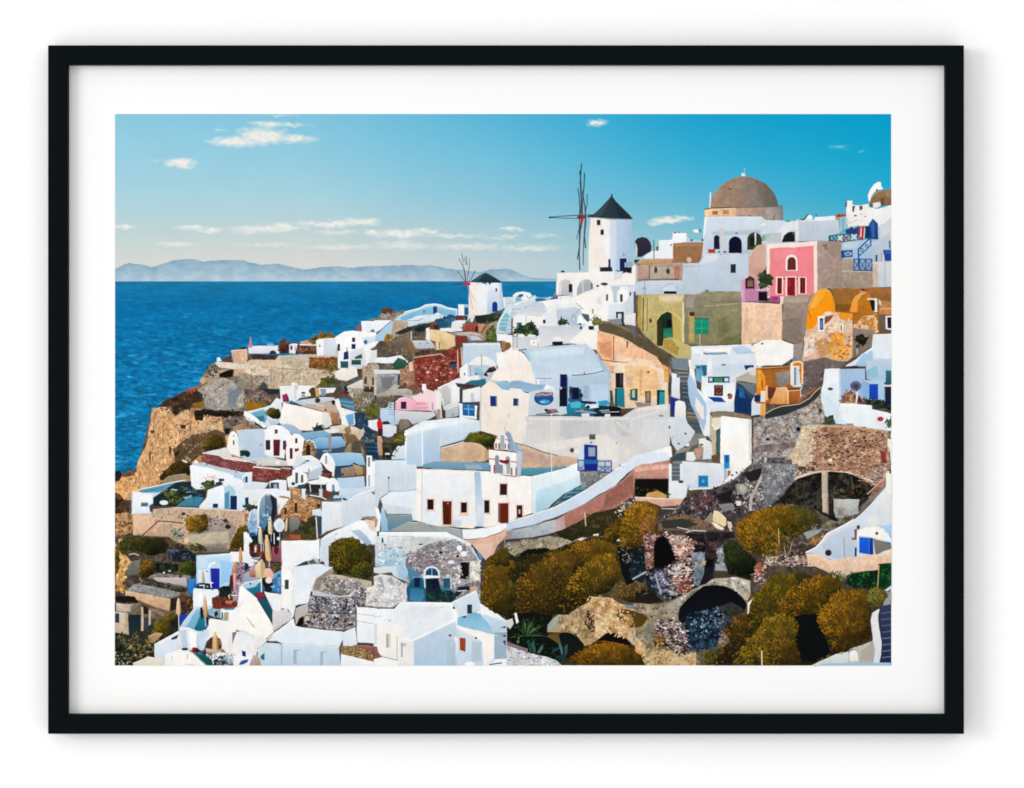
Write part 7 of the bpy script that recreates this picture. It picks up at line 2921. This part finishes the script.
mP b8a0ac>a898a8 760,330 1017,100 1017,300 830,360 810,560 740,600 730,500
mS e0c8c8>5c3c48 150,1.1 720,340 1000,140 1010,300 830,370 800,560 730,520
nL f0f0f4 12 720,515 790,510
nL 3c4468 9 790,190 920,120
nL 3c4468 9 820,260 960,190
nL 8c3430 10 780,300 940,270
nL 24344c 8 830,320 1010,270
nP 6c2424>4c2028 700,260 730,250 745,380 690,400
nP 3c5c38>2c3c24 930,220 1017,190 1017,270 930,290
nP b86440 940,280 1010,270 1010,300 950,310
> parasol | folded tan parasol beside the terrace stairs
nQ e8b48c>b87c54 56 762,60 765,250
< 
nP ecb8a8>d8988c 735,230 775,230 770,430 745,440
> parasol | folded tan parasol at the top of the terrace
nQ dca47c>b8805c 50 842,-30 845,90
<
pP f4f3f2>eeebe8 820,400 900,350 1017,320 1017,360 960,390 860,440 830,560 820,700 775,760 790,640
nP 3c8ca0>2c7c94 900,440 1017,400 1017,510 960,500
nE 4c3c6c 962,368 16,10
> parasol | folded cream parasol by the blue bench
nQ f0d8b8>dcb890 62 44,550 46,760
<
nP 2c1c1c>3c3034 75,600 200,530 235,600 200,720 110,760 80,700
mS 9c6c3c>2c1c1c 70,1.2 80,560 220,540 230,640 140,740
nP 2c4cac>2440a0 50,770 160,740 180,790 60,800
T 175 605 12.71
pP c8dced>b0c8e0 60,280 250,20 470,0 460,60 330,60 270,40 120,290 60,400
pP 8cbcd8>78b0cc 130,280 270,40 320,60 310,160 260,260 230,310 170,280
pP 2c88a0>1c6c84 235,290 290,200 330,110 350,60 420,150 432,250 400,310 320,335 260,325
nP 1c2030>202c3c 320,60 360,50 370,130 340,200 320,120
nP 18284c>1c3450 400,140 432,160 430,230 400,260
nP 1c1418 318,40 350,20 355,80 325,90
nP c8c0c4>a0b0c0 410,60 500,40 560,90 550,150 500,160 420,110
pP 7cb4c8>8cbccc 410,50 490,45 500,100 420,110
nP 20304c 500,90 530,70 555,110 530,150 500,150
> parasol | folded cream parasol over the turquoise bench
nQ ecc894>c89c68 60 378,-120 390,150
<
nL d8c8b4 10 385,150 390,270
pP f0f4f6>e8ecf0 575,80 600,50 780,40 760,90 690,200 590,180
pP 4c9cac>6cacb8 610,45 770,38 740,65 640,70
nP 344c54 588,95 610,90 615,180 592,175
nP c0a890>94a48c 620,95 685,90 680,195 620,185
pP e8ebf0>dfe3ea 60,280 160,280 180,560 80,590 60,500
pP c4d0e4>b8c8e0 60,330 150,300 180,570 90,580 70,480
pP f9f8f6>f6f4f4 160,290 280,335 280,560 215,560 180,540
pP ccd8ec>c0d0e8 280,340 420,320 440,350 380,540 360,600 290,550
pP f2f0ea>ebe8e2 440,180 700,200 780,300 770,480 740,620 660,610 600,550 590,470 510,390 420,400
pP dcdce6>d4d8e0 685,350 712,350 712,620 690,620
nP 8c8c9c>5c6074 725,345 785,340 765,400 730,500
nE 3c4468 795,325 13,13
nP 3c3848 750,350 780,345 770,380
nP 5c3c38>4c302c 385,545 400,470 440,420 480,400 530,400 580,430 600,500 590,560 480,570
nP a06c60 550,430 580,440 595,500 570,520
> parasol | folded tan parasol in the brown arch
nQ ecc494>d0a878 84 512,340 515,600
<
nP d0c4a8>b8a488 385,550 500,560 600,590 660,600 640,630 400,600
nP 8c7c68 400,600 480,600 470,660 420,640
nE 7c1c30 255,565 38,30
nE 9c2c3c 240,550 22,14
nE 3c1424 285,580 22,26
nE 5c5c84 355,600 34,30
nE 2c2c44 370,610 18,20
nE 2c3c48 125,560 45,20
pP f5f2ee>f0ece8 -40,620 100,590 190,590 420,770 420,800 -60,800
pP b8ccbc>7c9c8c 195,590 215,590 425,775 405,785
pP 1c5c60>144c54 215,590 300,620 400,650 470,700 490,780 420,775
nL 7c706c 7 160,620 155,690
nL b8a49c 6 120,750 240,760
nP f0f0f4>e4e8ec 480,640 560,600 640,610 650,640 560,650 520,690 480,700
nP 18343c>101c24 500,700 560,650 640,660 640,780 490,780
nP c0ccd4>9cb0bc 640,640 740,630 740,770 640,770
mS ecf0f4>24343c 130,1.0 500,640 740,630 745,780 500,780
pP dcdce4>f0eef0 750,500 790,330 860,300 1017,400 1017,620 900,560
pP f2f2f0>eceaea 750,505 900,560 1010,620 960,720 940,790 750,790
pP cfd0d8>e0e0e4 800,330 900,320 1017,400 1017,440 880,360
nL a8a4a8 8 905,150 1000,270
nE 9c98a0 998,262 10,12
nP 243c94>1c2c78 848,575 900,590 905,660 855,650
nP 2470b0>1c5490 810,760 840,710 900,690 940,690 920,730 860,760
nP c8b4ac>b89c94 990,660 1017,650 1017,780 960,780
nP 6c2c20 960,770 1017,765 1017,785 960,785
T 235 500 12.71
O =terrp
pP f4f2ee>e4e8ec 108,410 150,400 190,470 250,560 180,570 185,680 230,740 330,760 280,790 -60,790 -60,660 120,650
nP 2c2430>4c2c30 180,560 250,500 380,470 590,570 590,790 380,790 240,760 185,690
mS a85c3c>2c1c24 150,1.1 185,560 320,520 380,620 330,740 200,720
mP 9c5c64>8c5460 470,600 590,580 590,790 470,790
nE 5c1c2c 525,640 30,55
nL 9c3c30 14 220,665 400,660
nP b8a4c8>8c8cb4 230,730 330,720 310,760 250,760
nE e8dce0 262,620 14,50
nE c89884 268,590 12,20
nE 3c2420 215,600 24,50
nP 14242c>1c2c34 200,460 290,450 300,540 250,560
nL dcd8e8 9 330,540 335,650
nL b8b8d8 9 358,540 362,650
nP 10181c>1c2420 370,380 590,390 590,560 480,570 380,470
nL 8cb0c0 9 460,430 462,530
nL e4e8e4 10 497,420 500,560
nE ecf0f4 555,490 22,24
nL a8b8c8 9 570,420 572,600
> parasol | folded cream parasol left of the round white sign
nQ f0e8c8>d8c498 64 442,208 452,440
> parasol | tall folded cream parasol under the tall arch
nQ ece8d0>c8c0a0 62 318,335 328,560
> parasol | folded peach parasol in the middle of the terrace
nQ ecc8a8>dcb888 84 400,440 432,780
> parasol | folded cream parasol right of the round white sign
nQ ecdcb8>d0b88c 38 660,228 645,400
> parasol | thin folded parasol beside the blue vault
nQ dcc8b8>b8a4a0 30 280,200 282,380
> parasol | folded tan parasol at the left end of the terrace
nQ e8b08c>cc9470 48 70,600 75,790
<
nE dfe5ec 565,320 66,90
nE ccd8e4 575,330 44,62
T 235 540 12.71
pP a8b8c8>8ca4b8 100,440 170,390 280,470 290,500 80,540
nP b89c8c>a86c4c 170,390 260,380 290,470 200,470
nP c8503c 180,440 260,450 250,480 190,470
nP 5c6c3c>3c4428 440,330 590,330 590,380 480,400
mS d87c3c>3c3c28 60,1.0 440,330 590,330 590,390 480,400
nL d8d8dc 8 437,270 437,330
nP e4c4b4>d8b0a4 370,360 450,360 500,440 480,500 400,470 380,420
nE e8b8a4 410,430 40,45
nP 14181c>202430 340,500 400,470 500,500 490,640 400,650 350,560
nE ecdcd4 430,510 45,42
pP 7cacc8>2c78b0 490,440 540,400 590,400 590,690 470,650
mS a8c8dc>245c90 60,1.2 500,430 585,420 585,670 490,640
pP c4d4e4>a8c4dc 80,570 270,500 330,520 250,600 150,620
pP 2484a0>1c7090 140,625 260,590 330,560 340,640 260,680 220,690
nE 4c3c74 195,555 16,14
> parasol | open-topped cream parasol standing above the turquoise bench
nP f0e0c4>d4bc94 250,350 280,290 340,240 375,290 400,420 380,470 320,490 270,470
nP c8ac80 320,260 360,270 385,350 370,460 330,480
<
nL ece8e0 13 335,480 337,660
nE 9c2c40 320,700 55,34
nP 7c2434 262,690 300,720 290,740 268,720
pP f8f6f3>f4f0ec 60,600 80,570 220,690 280,740 300,790 50,790
T 245 490
O =archb
pL f2f3f5>dfe3ea 15 104,300 104,160 112,90 135,40 172,16 215,20 250,48 272,95 285,150
pP e9ebf0>dde2ea 262,60 285,60 350,70 290,150 265,200 270,130
mS c8d4dc>5c7c94 60,1.2 115,180 200,140 190,250 120,250
nL 5c6c7c 4 165,45 160,180
O =blueb
pL e4ebf2 6 28,240 46,170 72,150 98,160
mS dce6f0>6c9cc0 60,1.2 30,220 95,170 95,320 40,330
T 635 565
O =lowcave
mS 3c5870>0c1620 420,1.5 380,400 560,360 760,370 800,420 660,560 640,680 440,680 400,500
mS a8b8c4>4c6878 70,1.1 440,420 600,340 720,400 620,560 480,560
rP 3c3c38>2c2c28 700,330 800,310 870,350 850,380 760,400
mG ecdcd4>3c2428 160,1.2 130,480 200,430 330,420 400,480 440,620 400,690 300,690
T 505 565
O =lowrock
mS ecd0a4>b48c5c 260,1.6 650,260 820,260 1000,400 1020,600 760,520 660,420
mS f0dcb8>c8a06c 160,1.4 680,380 780,390 830,480 740,550 690,500
mS 5c4830>3c2c18 90,1.1 640,340 700,400 700,540 640,480
"""
run(INK)

# ------------------------------------------------------------------ turn the inked shapes into objects
def link(name, v, f, mats, parent=None):
    me = bpy.data.meshes.new(name); me.from_pydata(v, [], f); me.update()
    for m in mats: me.materials.append(m)
    o = bpy.data.objects.new(name, me); C.objects.link(o)
    if parent is not None: o.parent = parent
    return o
pic = bpy.data.objects.new('framed_picture', None); C.objects.link(pic)
pic.location = (0, 0, 0)
pic['label'] = 'black framed landscape print of a whitewashed seaside village with windmills hanging on the white wall'
pic['category'] = 'framed picture'
def build(p, parent):
    used = sorted(set(p.m), key=MATKEYS.index)
    o = link(p.name, p.v, p.f, [MAT[k] for k in used], parent)
    me = o.data
    ca = me.color_attributes.new('Col', 'FLOAT_COLOR', 'POINT')
    ca.data.foreach_set('color', np.array(p.c, dtype=np.float32).ravel())
    me.polygons.foreach_set('material_index', [used.index(k) for k in p.m])
    if p.label: o['label'] = p.label
    return o
for p in parts:
    if not p.f and not p.kids: continue
    if not p.f: print('EMPTY part', p.name, p.label); continue
    o = build(p, pic)
    for k in p.kids:
        if k.f: build(k, o)

# ------------------------------------------------------------------ mount board, frame, wall
def simple(name, col, rough=.7, spec=.2, bump=None):
    m, nt, b = new_mat(name)
    b.inputs['Roughness'].default_value = rough; b.inputs['Specular IOR Level'].default_value = spec
    tc = nt.nodes.new('ShaderNodeTexCoord'); nz = nt.nodes.new('ShaderNodeTexNoise')
    nz.inputs['Scale'].default_value = bump[0] if bump else 120; nz.inputs['Detail'].default_value = 4
    nt.links.new(tc.outputs['Object'], nz.inputs['Vector'])
    cr = nt.nodes.new('ShaderNodeValToRGB')
    cr.color_ramp.elements[0].position = .3; cr.color_ramp.elements[1].position = .7
    cr.color_ramp.elements[0].color = (*[c*.975 for c in col], 1); cr.color_ramp.elements[1].color = (*col, 1)
    nt.links.new(nz.outputs['Fac'], cr.inputs[0]); nt.links.new(cr.outputs[0], b.inputs['Base Color'])
    if bump:
        bp = nt.nodes.new('ShaderNodeBump'); bp.inputs['Strength'].default_value = bump[1]; bp.inputs['Distance'].default_value = .0003
        nt.links.new(nz.outputs['Fac'], bp.inputs['Height']); nt.links.new(bp.outputs[0], b.inputs['Normal'])
    return m
def boxmesh(x0, x1, y0, y1, z0, z1):
    v = [(x, y, z) for x in (x0, x1) for y in (y0, y1) for z in (z0, z1)]
    f = [(0, 1, 3, 2), (4, 6, 7, 5), (0, 4, 5, 1), (2, 3, 7, 6), (0, 2, 6, 4), (1, 5, 7, 3)]
    return v, f
board = simple('mount_board_paper', (.815, .813, .808), .8, .05, (900, .05))
v, f = boxmesh(X(60), X(953), 0.0, 0.002, Z(722), Z(57))
mb = link('mount_board', v, f, [board], pic); mb['label'] = 'wide white mount board around the print'
black = simple('black_painted_wood', (.0026, .0048, .0056), .5, .02, (260, .15))
OUT = (49.7, 46.5, 962.4, 732.7); INN = (69.3, 65.8, 944.0, 713.4)
FY, BY = -0.010, 0.012         # front face and back of the moulding (the camera looks along +y)
def rail(a, b, c, d):
    # a,b outer corners, c,d inner corners (b-c and d-a are the mitres); small chamfers on both front arrises
    ch = 0.0008
    def lerp(p, q, t): return (p[0]+(q[0]-p[0])*t, p[1]+(q[1]-p[1])*t)
    t = ch/(20*MM)
    A = [(X(p[0]), Z(p[1])) for p in (a, b, c, d)]
    a1, d1 = lerp(A[0], A[3], t), lerp(A[0], A[3], 1-t); b1, c1 = lerp(A[1], A[2], t), lerp(A[1], A[2], 1-t)
    L = [(A[0], BY), (A[0], FY+ch), (a1, FY), (d1, FY), (A[3], FY+ch), (A[3], BY)]
    R = [(A[1], BY), (A[1], FY+ch), (b1, FY), (c1, FY), (A[2], FY+ch), (A[2], BY)]
    v = [(p[0][0], p[1], p[0][1]) for p in L+R]; n = 6
    f = [(i, (i+1) % n, n+(i+1) % n, n+i) for i in range(n)]+[tuple(range(n))[::-1], tuple(range(n, 2*n))]
    return v, f
ox0, oy0, ox1, oy1 = OUT; ix0, iy0, ix1, iy1 = INN; g = .12
for nm, lab, q in (('frame_rail', 'top rail of the black frame', [(ox0+g, oy0), (ox1-g, oy0), (ix1-g, iy0), (ix0+g, iy0)]),
              ('frame_rail', 'right rail of the black frame', [(ox1, oy0+g), (ox1, oy1-g), (ix1, iy1-g), (ix1, iy0+g)]),
              ('frame_rail', 'bottom rail of the black frame', [(ox1-g, oy1), (ox0+g, oy1), (ix0+g, iy1), (ix1-g, iy1)]),
              ('frame_rail', 'left rail of the black frame', [(ox0, oy1-g), (ox0, oy0+g), (ix0, iy0+g), (ix0, iy1-g)])):
    v, f = rail(*q); o = link(nm, v, f, [black], pic); o['label'] = lab
WALL_Y = 0.0125
wallm = simple('white_wall_paint', (.88, .88, .88), .9, .05, (500, .06))
v, f = boxmesh(-4, 4, WALL_Y, WALL_Y+.15, -2.2, 2.2)
wl = link('wall', v, f, [wallm]); wl['kind'] = 'structure'; wl['label'] = 'plain matte white wall behind the frame'

# ------------------------------------------------------------------ light
def area(name, loc, target, size, power, col=(1, 1, 1)):
    d = bpy.data.lights.new(name, 'AREA'); d.shape = 'RECTANGLE'; d.size, d.size_y = size; d.energy = power; d.color = col
    o = bpy.data.objects.new(name, d); C.objects.link(o); o.location = loc
    o.rotation_euler = (Vector(target)-Vector(loc)).to_track_quat('-Z', 'Y').to_euler()
area('softbox_left', (-5.5, -4.2, .9), (0, 0, 0), (2.4, 2.4), 190)
w = bpy.data.worlds.new('World'); bpy.context.scene.world = w; w.use_nodes = True
w.node_tree.nodes['Background'].inputs[0].default_value = (1, 1, 1, 1)
w.node_tree.nodes['Background'].inputs[1].default_value = 1.0
cam = bpy.data.cameras.new('camera'); co = bpy.data.objects.new('camera', cam); C.objects.link(co)
D = 2.6; cam.sensor_width = 36; cam.lens = 36*D/(1.024*(D-0)/D)/1 if False else 36*D/1.024
co.location = (X(512), -D, Z(394)); co.rotation_euler = (math.radians(90), 0, 0)
cam.clip_end = 50; cam.clip_start = .05
sc = bpy.context.scene; sc.camera = co
sc.view_settings.view_transform = 'Standard'; sc.view_settings.look = 'None'; sc.view_settings.exposure = 0; sc.view_settings.gamma = 1
sc.render.resolution_x, sc.render.resolution_y = 1024, 788
sc.render.filter_size = 1.7
try: sc.cycles.filter_width = 1.8
except Exception: pass
